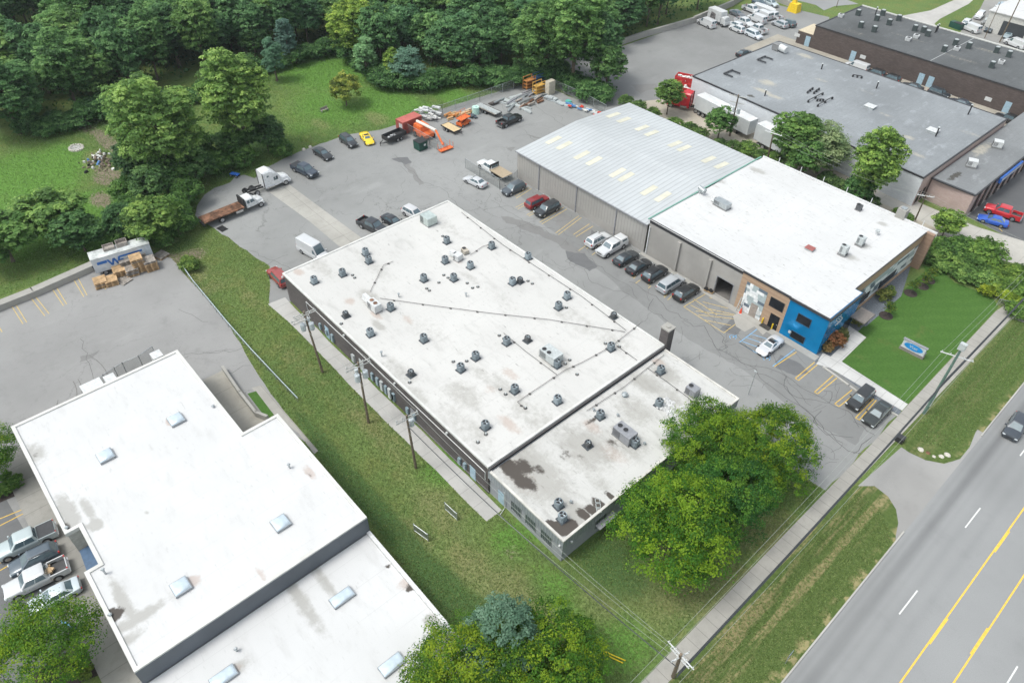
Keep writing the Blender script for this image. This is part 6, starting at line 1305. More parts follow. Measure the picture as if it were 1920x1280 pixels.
# undergrowth of the wood
rg = np.random.default_rng(5); n = 90000
q = rg.uniform((-292, -30), (-99, 245), (n, 2)); px_ = np.array([inp(x, y, FOR) for x, y in q[:45000]]); q = q[:45000][px_]; n = len(q)
pos = np.c_[q, rg.uniform(.1, 2.6, n)]; t1 = unit(n, rg); t2 = np.cross(t1, unit(n, rg)); a = rg.uniform(.22, .45, (n, 1))
V = np.stack([pos-t1*a, pos-t2*a, pos+t1*a, pos+t2*a], 1).reshape(-1, 3); me = bpy.data.meshes.new('undergrowth'); me.from_pydata(V.tolist(), [], [(4*i, 4*i+1, 4*i+2, 4*i+3) for i in range(n)])
at = me.attributes.new('tone', 'FLOAT', 'FACE'); at.data.foreach_set('value', rg.uniform(0, .6, n)); me.materials.append(LEAF); o = bpy.data.objects.new('undergrowth', me); COL.objects.link(o); o.color = (.6, .8, .9, 1)
tag(o, 'dark leafy undergrowth filling the floor of the wood', 'undergrowth', None, 'stuff')
# right hand side greenery
g = 'trees between the office roof and the white walled building'
for (px, py, k, s, sz, c, lab) in [(1250,215,'wood1',.60,.55,(1.1,1.1,.95),'green tree by the red scrap containers'),(1345,262,'wood4',.62,.50,(.8,.95,.9),'green tree in front of the white semi trailer'),(1475,318,'wood2',1.0,.75,(1.05,1.1,.95),'tall green tree beside the crossarm pole'),
   (1530,325,'willow',1.15,1.0,(1.25,1.,.72),'silvery olive tree next to the tall green tree'),(1500,335,'wood0',.8,.6,(.8,.95,.9),'dark green tree below the silvery olive tree'),(1615,385,'poplar',.80,.72,(1.5,1.4,1.1),'bright green cottonwood in front of the white block wall'),
   (1603,382,'wood4',.55,.42,(.7,.9,1.),'dark ivy clump at the foot of the bright cottonwood'),(1765,445,'wood1',.5,.36,(1.5,1.4,1.),'yellow green tree beyond the wooden fin of the office')]:
    atree(k, 'leafy_tree', lab, 'tree', px, py, 0, tuple(v*1.25 for v in c), s, sz, g)
for i, (px, py, s, c) in enumerate([(1170,200,1.3,.9),(1195,210,1.2,.9),(1225,222,1.2,1),(1265,240,1.1,1),(1290,250,1.2,.9),(1310,262,1.2,.9),(1375,285,1.2,.9),(1400,290,1.3,1.1),(1425,303,1.3,1.),(1450,312,1.4,1.),(1545,345,1.3,.8),(1570,360,1.3,.8),(1590,375,1.,.9),(1625,385,1.1,.8),(1345,280,1.1,.8)]):
    atree(('shrub', 'shrub_b')[i % 2], 'shrub', 'green shrub in the strip behind the tan hall and white office roof', 'shrub', px, py, 0, (c*1.25, c*1.25, 1.1), s*.58, s*.55, 'shrubs in the strip behind the hall')
for i, (px, py, s, sz, c) in enumerate([(1745,478,1.5,1.5,(1.0,1.1,1)),(1775,482,1.7,1.6,(.8,.95,.9)),(1803,480,1.6,1.6,(.85,1,.9)),(1838,490,1.9,1.7,(1.0,1.1,.9)),(1815,508,1.7,1.4,(.95,1.05,1.)),(1780,495,1.6,1.3,(1.2,1.25,1.2)),(1750,492,1.3,1.1,(1.2,1.25,1.3)),(1728,480,1.,.9,(1.1,1.15,1.2)),
     (1805,525,1.3,1.,(1.2,1.25,1.3)),(1832,530,1.4,1.2,(1.25,1.3,1.4)),(1860,545,1.2,.9,(1.4,1.3,.9)),(1850,515,1.5,1.,(1.2,1.2,.9)),(1885,545,1.5,1.,(1.1,1.15,.9)),(1915,555,1.5,1.,(1.,1.1,.9)),(1885,565,1.,.8,(1.9,1.6,.7)),(1900,520,1.3,.9,(1.2,1.2,.9)),(1930,530,1.5,1.,(1.,1.1,.9)),(1810,520,.9,.9,(1.9,1.5,.5)),(1845,552,.8,.8,(1.8,1.4,.5)),(1905,590,1.1,.8,(1.,1.1,.9)),(1765,508,1.,.8,(1.25,1.3,1.4)),(1700,412,.6,.6,(.9,1.,.9)),(1680,400,.5,.5,(1.,1.1,.9))]):
    atree(('shrub', 'shrub_b')[i % 2], 'shrub', 'yellow flowering shrub in the hedge along the striped lawn' if c[0] > 1.7 else 'vine covered shrub in the hedge bank beyond the striped lawn', 'shrub', px, py, 0, (c[0]*1.2, c[1]*1.15, c[2]), s*.66, sz*.58, 'shrubs of the hedge bank')
for i, (px, py, lab) in enumerate([(1707,550,'sapling in the dark mulch ring nearest the slatted panel wall'),(1729,537,'sapling in the second mulch ring counting towards the hedge'),(1741,526,'sapling in the mulch ring closest to the hedge'),(1661,592,'sapling in the mulch ring apart from the other three')]):
    x, y = P(px, py); tag(MB().cyl(x, y, .0, .06, .98, 20).build('mulch_ring', MULCH, None, loc=(x, y, 0)), 'round dark mulch ring under the '+lab.split(' in ')[0]+(' nearest the panel wall', ', second of three', ' closest to the hedge', ' standing apart')[i], 'mulch ring', 'mulch rings on the striped lawn')
    plant('sapling', 'sapling', lab, 'tree', x, y, (.85, .75, 1.6), .72, .95, 'saplings on the striped lawn')
for px, py, s, c, lab in [(1556,645,2.2,(2.6,.75,1.2),'reddish green shrub beside the blue corner'),(1568,636,1.8,(1.4,.9,1),'green shrub by the entrance mat behind the reddish one'),(1548,655,1.5,(1.9,.8,1.1),'low reddish shrub nearest the parking lot'),(1600,606,1.6,(1.6,1.,1),'yellowish shrub in the middle gravel bed'),(1612,598,1.4,(1.5,1.05,1),'shrub at the far end of the middle gravel bed'),(1655,562,1.5,(1.5,1.05,1),'shrub in the upper gravel bed'),(1668,552,1.2,(1.2,1.05,1),'small shrub beside the upper gravel bed'),
     (8,925,1.1,(1,1.1,.8),'round shrub in the left mulch bed, front one'),(22,918,1.2,(1,1.1,.8),'round shrub in the left mulch bed, middle one'),(33,908,1.2,(.9,1.05,.8),'round shrub in the left mulch bed next to the walkway'),(14,900,1.,(.9,1.05,.8),'round shrub at the back of the left mulch bed'),(161,1262,1.2,(1.4,1.2,.8),'single yellow green shrub in the lower mulch bed')]:
    atree('roundbush', 'shrub', lab, 'shrub', px, py, 0, c, s, None)
GT = m_leaf('grass_blade', (.165,.240,.075), (.22,.30,.098), (.31,.36,.14))
def blades(name, label, poly, dens, seed, col_=(1,1,1), hb=.16):
    rg = np.random.default_rng(seed); X = [p[0] for p in poly]; Y = [p[1] for p in poly]
    n = int((max(X)-min(X))*(max(Y)-min(Y))*dens); q = rg.uniform((min(X), min(Y)), (max(X), max(Y)), (n, 2))
    q = q[inpoly(q[:, 0], q[:, 1], poly)]
    for e_ in EXCL+[[(-83.7,31),(-37,31),(-37,61.5),(-83.7,61.5)], [(-38,31.2),(-26,31.2),(-26,61.5),(-38,61.5)], [(-80,-9),(-42,-9),(-42,18.6),(-80,18.6)]]: q = q[~inpoly(q[:, 0], q[:, 1], e_)]
    n = len(q); a = rg.uniform(0, 6.28, n); w_ = rg.uniform(.03, .09, n); h = rg.uniform(.3, 1, n)*hb
    p0 = np.c_[q, np.full(n, .02)]; dx = np.c_[np.cos(a)*w_, np.sin(a)*w_, np.zeros(n)]; tp_ = p0+np.c_[rg.normal(0, .07, (n, 2)), h]
    V = np.stack([p0-dx, p0+dx, tp_], 1).reshape(-1, 3); me = bpy.data.meshes.new(name); me.vertices.add(3*n); me.vertices.foreach_set('co', V.ravel())
    me.loops.add(3*n); me.loops.foreach_set('vertex_index', np.arange(3*n, dtype=np.int32)); me.polygons.add(n); me.polygons.foreach_set('loop_start', np.arange(0, 3*n, 3, dtype=np.int32)); me.polygons.foreach_set('loop_total', np.full(n, 3, dtype=np.int32))
    at = me.attributes.new('tone', 'FLOAT', 'FACE'); at.data.foreach_set('value', np.clip(rg.normal(.5, .28, n), 0, 1)); me.materials.append(GT); me.update(); me.validate()
    o = bpy.data.objects.new(name, me); COL.objects.link(o); o.color = (*col_, 1); tag(o, label, 'grass', None, 'stuff')
blades('grass_tufts', 'uneven grass tufts on the strip between the halls and under the maples', [(-112,18),(-64,16),(-42.0,18),(-27,17.8),(-13.0,17),(-12.9,62),(-25,62),(-80,45),(-112,44)], 60, 1)
blades('grass_tufts', 'uneven grass tufts on the roadside verge below the driveway', [(-10.2,22),(-4.2,22),(-4.4,61),(-7.2,63.5),(-10.2,63.8)], 80, 2)
blades('grass_tufts', 'uneven grass tufts on the roadside verge above the driveway', [(-10.4,76),(-5.4,78),(-5.0,128),(-10.4,128)], 60, 3, (.85,1.,.9))
blades('meadow_tufts', 'uneven grass tufts on the back lawn around the yard', [(-165,-30),(-112,-30),(-112,50),(-104,60),(-104,113),(-122,112),(-135,90),(-165,90)], 20, 4, (.85,1.05,.85), .26)
# ================================================================ DETAILS
# condenser prototypes
def make_ac(kind):
    t = thing('air_conditioner', 'x', 'air conditioner')
    mats = {'dark': BLUEGREY, 'pale': plain('pale_blue_condenser', (.26,.31,.34), .5, .2, .15, 5), 'small': plain('dark_grey_condenser', (.085,.09,.095), .5, .2)}
    mt = mats[kind]; w_ = .41 if kind != 'small' else .35; h = .98 if kind != 'small' else .75
    MB().bb(-.52,.52,-.52,.52,.0,.08).build('base_pad', plain('rubber_pad', (.06,.07,.08), .8), t)
    m = MB(); n = 16; rings = []
    for z, s in ((.10, 1), (h*.96, 1), (h, .93)):
        rings.append([(w_*s*1.0*max(-1, min(1, 1.22*math.cos(a))), w_*s*1.0*max(-1, min(1, 1.22*math.sin(a))), z) for a in [2*math.pi*(k+.5)/n for k in range(n)]])
    m.loft(rings); 
    for k in range(9): m.bb(-w_*1.02, w_*1.02, -w_*.72, w_*.72, .2+k*(h-.3)/9, .215+k*(h-.3)/9)
    m.build('cabinet', mt, t)
    m = MB(); m.ring(0,0,h+.05,w_*.86,w_*1.0,18); m.tube((0,0,h),(0,0,h+.06),w_*1.02,18,cap=False); m.build('fan_guard', mt, t)
    MB().cyl(0,0,h+.003,h+.008,w_*.95,18).build('fan_well', BLACK, t)
    m = MB(); 
    for k in range(3 if kind != 'small' else 4):
        a = k*2*math.pi/(3 if kind != 'small' else 4); p_ = lambda r_, b, z: (r_*math.cos(a+b), r_*math.sin(a+b), z)
        m.add([p_(.06,0,h+.02),p_(w_*.85,-.32,h+.02),p_(w_*.85,.32,h+.045),p_(.06,.5,h+.035)], [(0,1,2,3)])
    m.cyl(0,0,h+.01,h+.06,.08,8); m.build('fan', plain('fan_blade', (.30,.34,.36), .35, .5), t)
    return t
ACP = {k: make_ac(k) for k in ('dark', 'pale', 'small')}; ACU = set()
def ac(px, py, z, kind, label, group):
    p = ACP[kind]
    if kind in ACU: r_ = copy_tree(p)
    else: ACU.add(kind); CH.setdefault(p.name, [x for x in bpy.data.objects if x.parent == p]); r_ = p
    x, y = P(px, py-6, z); r_.location = (x, y, z); r_.rotation_euler = (0, 0, R(rt.choice((0, 3, -4, 6)))); tag(r_, label, 'air conditioner', group)
    return x, y
G1 = 'condensers on the warehouse roof'
main_ac = [(838,461,'dark','condenser nearest the old rusty fan unit, towards the back edge'),(922,471,'dark','condenser at the start of the straight edge pipe'),(686,483,'pale','paler condenser of the touching pair on the left of the roof'),(692,498,'dark','darker condenser of the touching pair on the left of the roof'),
 (643,522,'dark','condenser beside two small vents near the left roof edge'),(835,498,'dark','low condenser left of the white boxed unit'),(882,508,'pale','condenser right of the white boxed unit'),(990,491,'pale','pale condenser standing on the edge pipe with a wire frame'),
 (795,532,'dark','condenser alone between the two left hand pipe runs'),(851,531,'dark','condenser by a row of small round vents'),(961,538,'pale','pale half of the condenser pair in the upper middle'),(975,535,'small','dark half of the condenser pair in the upper middle'),
 (1063,565,'pale','upper condenser of the pair below the edge pipe'),(1047,584,'dark','lower condenser of the pair below the edge pipe'),(1150,601,'small','small dark condenser near the far right roof edge'),(733,586,'dark','condenser just right of the white twin fan unit'),
 (649,599,'small','small dark condenser left of the white twin fan unit'),(590,536,'pale','pale condenser closest to the north corner of the roof'),(695,634,'pale','pale condenser with a hooked pipe near the long wall'),(795,645,'dark','condenser alone in the middle of the left half'),
 (950,650,'dark','condenser at the upper end of the short pipe run'),(989,645,'small','small dark condenser left of the pale packaged unit'),(892,678,'dark','upper condenser of the pair in the roof centre'),(864,700,'dark','lower condenser of the pair in the roof centre'),
 (771,709,'small','small dark condenser above the transformer pole'),(1145,661,'dark','condenser at the bend of the long pipe'),(1044,692,'dark','condenser tucked under the pale packaged unit'),(965,740,'dark','condenser beside two round vents in the lower half'),
 (1045,760,'pale','pale condenser near the gutter over the front wing'),(910,808,'dark','condenser closest to the bottom corner of the roof')]
for px, py, k, lab in main_ac: ac(px, py, MZ, k, 'grey '+lab, G1)
G2 = 'condensers on the front wing roof'
for px, py, k, lab in [(1238,704,'dark','condenser by the chimney end of the front wing roof'),(1235,766,'dark','condenser beside the crumpled white sheeting'),(1125,788,'dark','condenser at the end of the dark seam'),(1102,842,'small','small dark condenser among the stains'),(1190,840,'dark','condenser touching the twin fan packaged unit'),(1047,955,'dark','condenser closest to the bare roof corner'),(1054,980,'pale','pale blue condenser standing in the bare corner patch')]:
    ac(px, py, LZ, k, 'grey '+lab, G2)
x, y = P(1171, 742, LZ); t = thing('roof_fan', 'small round exhaust fan in the upper middle of the front wing roof', 'exhaust fan', (x, y, LZ)); MB().cyl(0,0,0,.35,.28,14).build('curb', BLUEGREY, t); MB().cyl(0,0,.35,.6,.42,14,0,.2).build('hood', STEEL, t)
# packaged units
def pack(name, label, px, py, z, sx, sy, sz, mat, fans=2, rz=0., duct=0, grp=None, legs=.15):
    x, y = P(px, py, z); t = thing(name, label, 'rooftop unit', (x, y, z), rz, grp)
    MB().bb(-sx/2,sx/2,-sy/2,sy/2,legs,legs+sz).build('cabinet', mat, t)
    m = MB(); m.bb(-sx/2-.08,sx/2+.08,-sy/2,-sy/2+.12,0,legs); m.bb(-sx/2-.08,sx/2+.08,sy/2-.12,sy/2,0,legs); m.build('base_frame', plain('frame_grey', (.2,.2,.2), .7), t)
    for k in range(fans):
        fx = -sx/2+.45+k*.85 if fans > 1 else -sx/4; fy = 0 if sy < 1.6 else -sy/4
        m = MB(); m.cyl(fx, fy, legs+sz, legs+sz+.07, .36, 16); f = m.build('fan_guard', mat, t)
        m = MB(); m.cyl(fx, fy, legs+sz+.07, legs+sz+.078, .30, 16); m.build('fan_well', BLACK if mat is not WHITEM else RUST, f)
    m = MB(); [m.bb(-sx/2+.1+k*.12,-sx/2+.16+k*.12,-sy/2-.012,-sy/2,legs+.12,legs+sz-.12) for k in range(int(sx*.45/.12))]; m.bb(-sx/2-.012,-sx/2,-sy/2+.1,sy/2-.1,legs+.12,legs+sz-.12); m.build('coil_grille', plain('coil_dark', (.075,.075,.08), .7), t)
    if duct:
        m = MB(); m.box(-sx/2-duct/2-.3, sy*.2, .2, duct, .9, .7, 0, 0, None, .9, .6); m.build('duct', WHITEM, t)
    return t
pack('rooftop_unit','white twin fan unit with rust and a long white duct on the warehouse roof',703,580,MZ,1.9,1.1,1.15,WHITEM,2,R(0),1.7)
pack('rooftop_unit','pale grey packaged unit with two small fans in the right half of the warehouse roof',1033,672,MZ,2.6,1.7,1.15,LTGREY,2,R(0))
pack('rooftop_unit','galvanised unit with open louvre near the north corner of the warehouse roof',804,418,MZ,2.1,1.8,1.3,plain('galv_pale', (.46,.52,.50), .45, .4),0,R(0))
pack('rooftop_unit','old white boxed unit with cut duct between the condensers',859,487,MZ,1.0,1.1,.85,WHITEM,0,R(8),.9)
pack('rooftop_unit','rusty fan cowl unit behind the old white boxed unit',872,474,MZ,1.1,.8,.5,plain('rust_pale', (.42,.38,.32), .7),1,R(-10))
pack('rooftop_unit','large mid grey twin fan unit on the front wing roof',1170,820,LZ,2.5,1.5,1.25,MIDGREY,2,R(0))
pack('rooftop_unit','mid grey single fan box unit by the far edge of the front wing',1297,738,LZ,1.4,1.2,1.0,MIDGREY,1,R(0))
pack('rooftop_unit','galvanised low unit with sloped hood on the office roof',1353,388,WZ,2.6,1.3,.8,STEEL,0,R(-4),.6,None,.3)
pack('rooftop_unit','raised grey condenser on a pale curb in the middle of the office roof',1579,478,WZ,1.0,1.0,1.2,LTGREY,1,R(0),0,'office roof condensers',.45)
pack('rooftop_unit','raised grey condenser towards the front edge of the office roof',1611,460,WZ,1.0,1.0,1.1,LTGREY,1,R(0),0,'office roof condensers',.4)
pack('rooftop_unit','small dark condenser near the back edge of the office roof',1609,394,WZ,.8,.8,.8,plain('dark_grey_condenser', (.085,.09,.095), .5, .2),1)
x, y = P(1312, 362, WZ); t = thing('exhaust_horn', 'curved galvanised exhaust horn at the green flashing corner', 'exhaust horn', (x, y, WZ)); MB().cyl(0,0,0,.7,.3,14).build('pipe', STEEL, t); MB().tube((-.3,0,1.0),(1.0,-.2,.8),.35,12,0,.45).build('bell', STEEL, t)
x, y = P(1687, 408, WZ); t = thing('roof_chimney', 'square pale block chimney at the back edge of the office roof', 'chimney', (x, y+.3, 4)); MB().bb(-.7,.7,-.7,.7,0,4.0).build('shaft', CONC, t); MB().bb(-.4,.4,-.4,.4,4.0,4.15).build('flue_cap', STEEL, t)
x, y = P(1518, 468, WZ); t = thing('roof_hatch', 'red brown square hatch on the office roof', 'roof hatch', (x, y, WZ)); MB().bb(-.6,.6,-.5,.5,.0,.3).build('curb', STEEL, t); MB().bb(-.65,.65,-.55,.55,.3,.38).build('lid', plain('hatch_red', (.30,.10,.09), .6), t)
x, y = P(1643, 440, WZ); t = thing('roof_vent', 'white stacked vent near the front corner of the office roof', 'vent', (x, y, WZ)); MB().cyl(0,0,0,.6,.2,12).build('pipe', WHITEM, t); MB().cyl(0,0,.6,.85,.34,12).build('cap', LTGREY, t)
# skylights
def skylight(px, py, z, label, sx=1.5, sy=1.5, grp='domed skylights on the bright roofs', par=0):
    x, y = P(px, py, z); t = thing('skylight', label, 'skylight', (x, y, z), 0, grp)
    MB().bb(-sx/2-.06,sx/2+.06,-sy/2-.06,sy/2+.06,0,.28).build('curb', plain('skylight_curb', (.26,.28,.30) if not par else (.05,.05,.06), .5), t)
    m = MB(); m.loft([[(-sx/2*a,-sy/2*a,zz),(sx/2*a,-sy/2*a,zz),(sx/2*a,sy/2*a,zz),(-sx/2*a,sy/2*a,zz)] for a, zz in ((1,.28),(.92,.40),(.7,.48),(.3,.51))]); m.build('dome', SKYL, t, smooth=60)
skylight(331,788,U,'skylight with a pink patch, topmost on the upper white roof'); skylight(199,856,U,'skylight left of centre on the upper white roof'); skylight(527,982,U,'skylight on the right half of the upper white roof'); skylight(340,1101,U,'skylight with a rusty patch near the slate fascia')
skylight(642,1121,Z2,'skylight on the annex roof close to the slate fascia',1.1,2.2); skylight(735,1247,Z2,'skylight at the bottom edge of the annex roof',1.1,2.2); skylight(420,1270,Z2,'black framed skylight at the bottom edge beside a rust patch',1.1,2.2,par=1)
# small round vents / pipe boots on roofs
VM = MB(); vp_ = [(661,516),(665,521),(832,516),(840,521),(823,530),(990,527),(998,532),(938,730),(948,739),(850,678),(875,677),(911,804+10),(896,829),(1060,682),(1068,675),(1135,644),(1161,650),(1082,702),(800,541),(805,545),(896,538),(876,531),(886,540),(830,443),(1062,577),(768,717),(640,607),(936,629),(945,635),(985,765)]
for i, (px, py) in enumerate(vp_):
    x, y = P(px, py, MZ); t = thing('vent_pipe', 'small round dark collared pipe boot beside the rooftop condensers', 'vent pipe', (x, y, MZ), 0, 'pipe boots on the warehouse roof')
    MB().cyl(0,0,0,.06,.24,12).build('collar', TAR, t); MB().cyl(0,0,.06,.28,.10,10).build('pipe', LTGREY, t)
for i, (px, py, z, zz) in enumerate([(1070,942,LZ,.3),(1158,780,LZ,.3),(1113,770,LZ,.3),(1208,833,LZ,.3),(716,668,MZ,.8),(748,557,MZ,.6),(874,556,MZ,.6),(543,877,U,.6),(198,1075,U,.8),(444,1220,Z2,.5),(400,763,U,.2),(207,1153,U,.2),(126,990,U,.2)]):
    x, y = P(px, py, z); t = thing('roof_vent', ('short capped vent pipe standing on the front wing roof' if z == LZ else 'capped vent pipe standing apart on the warehouse roof' if z == MZ else 'small capped vent or drain on the bright neighbour roof'), 'vent', (x, y, z), 0, 'capped roof vents')
    MB().cyl(0,0,0,zz,.10,10).build('pipe', STEEL, t); MB().cyl(0,0,zz,zz+.12,.2,10,0,.12).build('cap', STEEL, t)
# pipe runs on the roofs
def pipe_run(name, label, pts, z, r=.035, step=3.0, mat=None):
    q = PP(pts, z+.15); t = thing(name, label, 'pipe', (q[0][0], q[0][1], z), 0, 'gas pipe runs on the roofs', True); m = MB()
    for a, b in zip(q[:-1], q[1:]): m.tube((*a, z+.17), (*b, z+.17), r, 6)
    m.build('pipe', mat or plain('gas_pipe', (.13,.12,.115), .6), t)
    for a, b in zip(q[:-1], q[1:]):
        L = math.hypot(b[0]-a[0], b[1]-a[1]); k = max(1, int(L/step))
        for j in range(k):
            f = (j+.5)/k; MB().box(a[0]+(b[0]-a[0])*f, a[1]+(b[1]-a[1])*f, z, .28, .18, .16, .4).build('support_block', TAR, t)
pipe_run('gas_pipe','long diagonal pipe crossing the warehouse roof from the white twin fan unit',[(712,559),(820,574),(920,587),(1030,599),(1172,622)],MZ)
pipe_run('gas_pipe','pipe running parallel to the driveway edge of the warehouse roof',[(865,398),(940,457),(1010,503),(1090,555),(1174,619)],MZ)
pipe_run('gas_pipe','pipe from the chimney corner down towards the lower roof vents',[(1203,604),(1145,650),(1090,680),(1060,693),(970,753),(985,766)],MZ)
pipe_run('gas_pipe','short pipe joining the condenser to the long pipe in the roof middle',[(944,624),(985,658),(1044,702)],MZ)
pipe_run('gas_pipe','short branch pipe beside the bend condenser',[(1155,647),(1194,675)],MZ)
pipe_run('gas_pipe','kinked pipe on the left part of the warehouse roof',[(694,547),(711,512),(719,497),(737,490)],MZ)
pipe_run('gas_pipe','pipe joining the rusty cowl to the edge pipe',[(882,478),(905,462),(928,455)],MZ)
pipe_run('gas_pipe','pipe along the brown gutter on the front wing roof',[(1100,770),(1170,725),(1245,665)],LZ)
pipe_run('gas_pipe','crooked pipe from the wall joint across the front wing roof',[(1214,690),(1250,715),(1290,745),(1330,778)],LZ)
t = thing('broken_frames', 'white broken frame pieces lying at the bare edge of the front wing roof', 'debris', (*P(1120,935,LZ), LZ), R(-40)); t.scale = (.6, .6, .6)
for k in range(3):
    m = MB(); a = k*1.0; [m.tube(p_, q_, .06, 4) for p_, q_ in (((a,-.4,.08),(a+.8,-.4,.08)),((a,.4,.08),(a+.8,.4,.08)),((a,-.4,.08),(a,.4,.08)),((a+.8,-.4,.08),(a+.8,.4,.08)))]; m.build('frame', LTGREY, t)
t = thing('crumpled_sheeting', 'heap of torn white sheeting beside a condenser on the front wing roof', 'sheeting', (*P(1262,765,LZ), LZ)); m = MB(); rr = random.Random(3)
for k in range(26): m.box(rr.uniform(-1.4,1.4), rr.uniform(-1.2,1.2), rr.uniform(.0,.12), rr.uniform(.3,1.0), rr.uniform(.2,.7), rr.uniform(.02,.10), rr.uniform(0,3), 0, None, .7, .6)
m.build('torn_pieces', plain('torn_white', (.50,.50,.50), .6, 0, .3, 4), t)
# grey roof fittings
def stack(px, py, z, h, lab, grp, mat=None, r=.13): 
    x, y = P(px, py, z); t = thing('roof_stack', lab, 'roof stack', (x, y, z), 0, grp); MB().cyl(0,0,0,h,r,10).build('pipe', mat or BLACK, t); MB().cyl(0,0,h,h+.15,r*1.7,10,0,r).build('cap', LTGREY, t)
for i, (px, py, h) in enumerate([(1540,130,1.2),(1434,180,1.2),(1643,166,1.4),(1815,215,2.),(1754,256,1.8),(1695,297,2.2)]): stack(px, py, 5.7, h, 'slim black stack pipe on the pale grey roof', 'black stacks on the grey roof')
for px, py in ((1631,202),(1748,247)):
    x, y = P(px, py, 5.7); t = thing('roof_hatch', 'white square hatch on the pale grey roof, '+('behind the cottonwood' if px < 1700 else 'near the pink building'), 'roof hatch', (x, y, 5.7), 0, 'white hatches on the grey roof'); MB().bb(-.9,.9,-.8,.8,0,.35).build('curb', LTGREY, t); MB().bb(-1,1,-.9,.9,.35,.45).build('lid', WHITEM, t)
for i, (px, py) in enumerate(((1427,111),(1365,137))):
    x, y = P(px, py, 5.7); t = thing('steel_dunnage', 'black E shaped steel frame on the pale grey roof, '+('nearer the fan unit' if i == 0 else 'nearer the red containers'), 'steel frame', (x, y, 5.7), R(0), 'steel frames on the grey roof'); m = MB(); m.bb(-.15,.15,-1.6,1.6,.2,.4); m.bb(.15,2.2,-1.6,-1.35,.2,.4); m.bb(.15,2.2,1.1,1.35,.2,.4); m.build('beams', DARKTRIM, t)
for i, (a, b) in enumerate([((1514,175),(1523,168)),((1526,176),(1535,169)),((1515,192),(1542,178)),((1533,200),(1560,186)),((1532,190),(1543,190)),((1599,144),(1615,147))]):
    p_, q_ = P(*a, 5.7), P(*b, 5.7); t = thing('pipe_stand', 'dark pipe on knobbed stands, %s of the group on the grey roof' % ('first','second','third','fourth','shortest','detached one')[i], 'pipe stand', (*p_, 5.7), 0, 'pipe stands on the grey roof', True)
    m = MB(); m.tube((*p_, 6.15), (*q_, 6.15), .09, 6); m.build('pipe', DARKTRIM, t)
    for f in (0, .5, 1): MB().cyl(p_[0]+(q_[0]-p_[0])*f, p_[1]+(q_[1]-p_[1])*f, 5.7, 6.1, .22, 8).build('stand', DARKTRIM, t)
x, y = P(1463, 97, 5.7); t = thing('rooftop_unit', 'dark unit with white rounded duct at the far corner of the grey roof', 'rooftop unit', (x, y, 5.7), R(-10)); MB().bb(-2.0,-.3,-.8,.8,.1,1.4).build('cabinet', plain('unit_grey', (.2,.2,.2), .6), t); m = MB(); m.tube((-.3,0,.9),(1.6,0,.8),.75,14); m.build('duct', WHITEM, t, smooth=40)
for px, py, lab in ((1820,312,'white boxy unit on the pink shop roof, nearer one'),(1868,276,'white boxy unit on the pink shop roof, farther one')):
    pack('rooftop_unit', lab, px, py, 4.4, 1.6, 1.4, 1.0, WHITEM, 0, R(20), 0, 'units on the pink shop roof', .3)
# dark roof fittings
for i, (px, py, k) in enumerate([(1608,29,0),(1654,29,0),(1643,39,0),(1684,39,0),(1666,47,0),(1613,52,0),(1638,60,0),(1714,58,0),(1730,61,0),(1738,68,0),(1790,85,0),(1815,91,0),(1769,97,0),(1890,107,0),(1858,127,0),(1867,99,0),(1702,76,1),(1717,71,1),(1793,94,1),(1876,119,1),(1576,32,1)]):
    x, y = P(px, py, 5.4)
    if k == 0:
        t = thing('rooftop_condenser', 'dark green grey condenser on the near black roof', 'air conditioner', (x, y, 5.4), R(10), 'condensers on the near black roof'); MB().box(0,0,.0,1.0,1.0,1.3,0,0,None,1.1,1.1).build('cabinet', plain('ac_darkgreen', (.05,.065,.065), .6), t); MB().cyl(0,0,1.3,1.4,.45,12).build('fan_guard', LTGREY, t)
    else:
        t = thing('roof_curb', 'white square vent curb on the near black roof', 'vent', (x, y, 5.4), R(10), 'white curbs on the near black roof'); MB().box(0,0,0,1.1,1.1,.7,0,0,None,1.15,1.15).build('curb', WHITEM, t); MB().box(0,0,.7,.75,.75,.03).build('opening', BLACK, t)
for px, py in ((1641,28),(1753,62),(1756,60)): stack(px, py, 5.4, 1.8, 'dark stack pipe on the near black roof', 'stacks on the near black roof')
# ---- utility poles and wires
def pole(label, base, top, arms, name='utility_pole', r=.17, mat=None, group='timber utility poles', col_=None):
    t = thing(name, label, 'utility pole', (*base, 0), 0, group, True); m = MB(); m.tube((*base, 0), top, r, 10, 0, r*.68); m.build('pole', mat or TIMBER, t)
    for k, (h, L, ang, dx, dy) in enumerate(arms):
        f = h/top[2]; cx = base[0]+(top[0]-base[0])*f; cy = base[1]+(top[1]-base[1])*f; c, s = math.cos(ang), math.sin(ang); am = col_ or plain('crossarm', (.38,.38,.36), .7)
        m = MB(); m.tube((cx-c*L/2+dx, cy-s*L/2+dy, h), (cx+c*L/2+dx, cy+s*L/2+dy, h), .07, 6); a_ = m.build('crossarm', am, t)
        for f_ in (-.46, -.2, .2, .46): MB().cyl(cx+c*L*f_+dx, cy+s*L*f_+dy, h+.05, h+.28, .06, 8, 0, .04).build('insulator', WHITEM, a_, off=t['_w'])
    return t
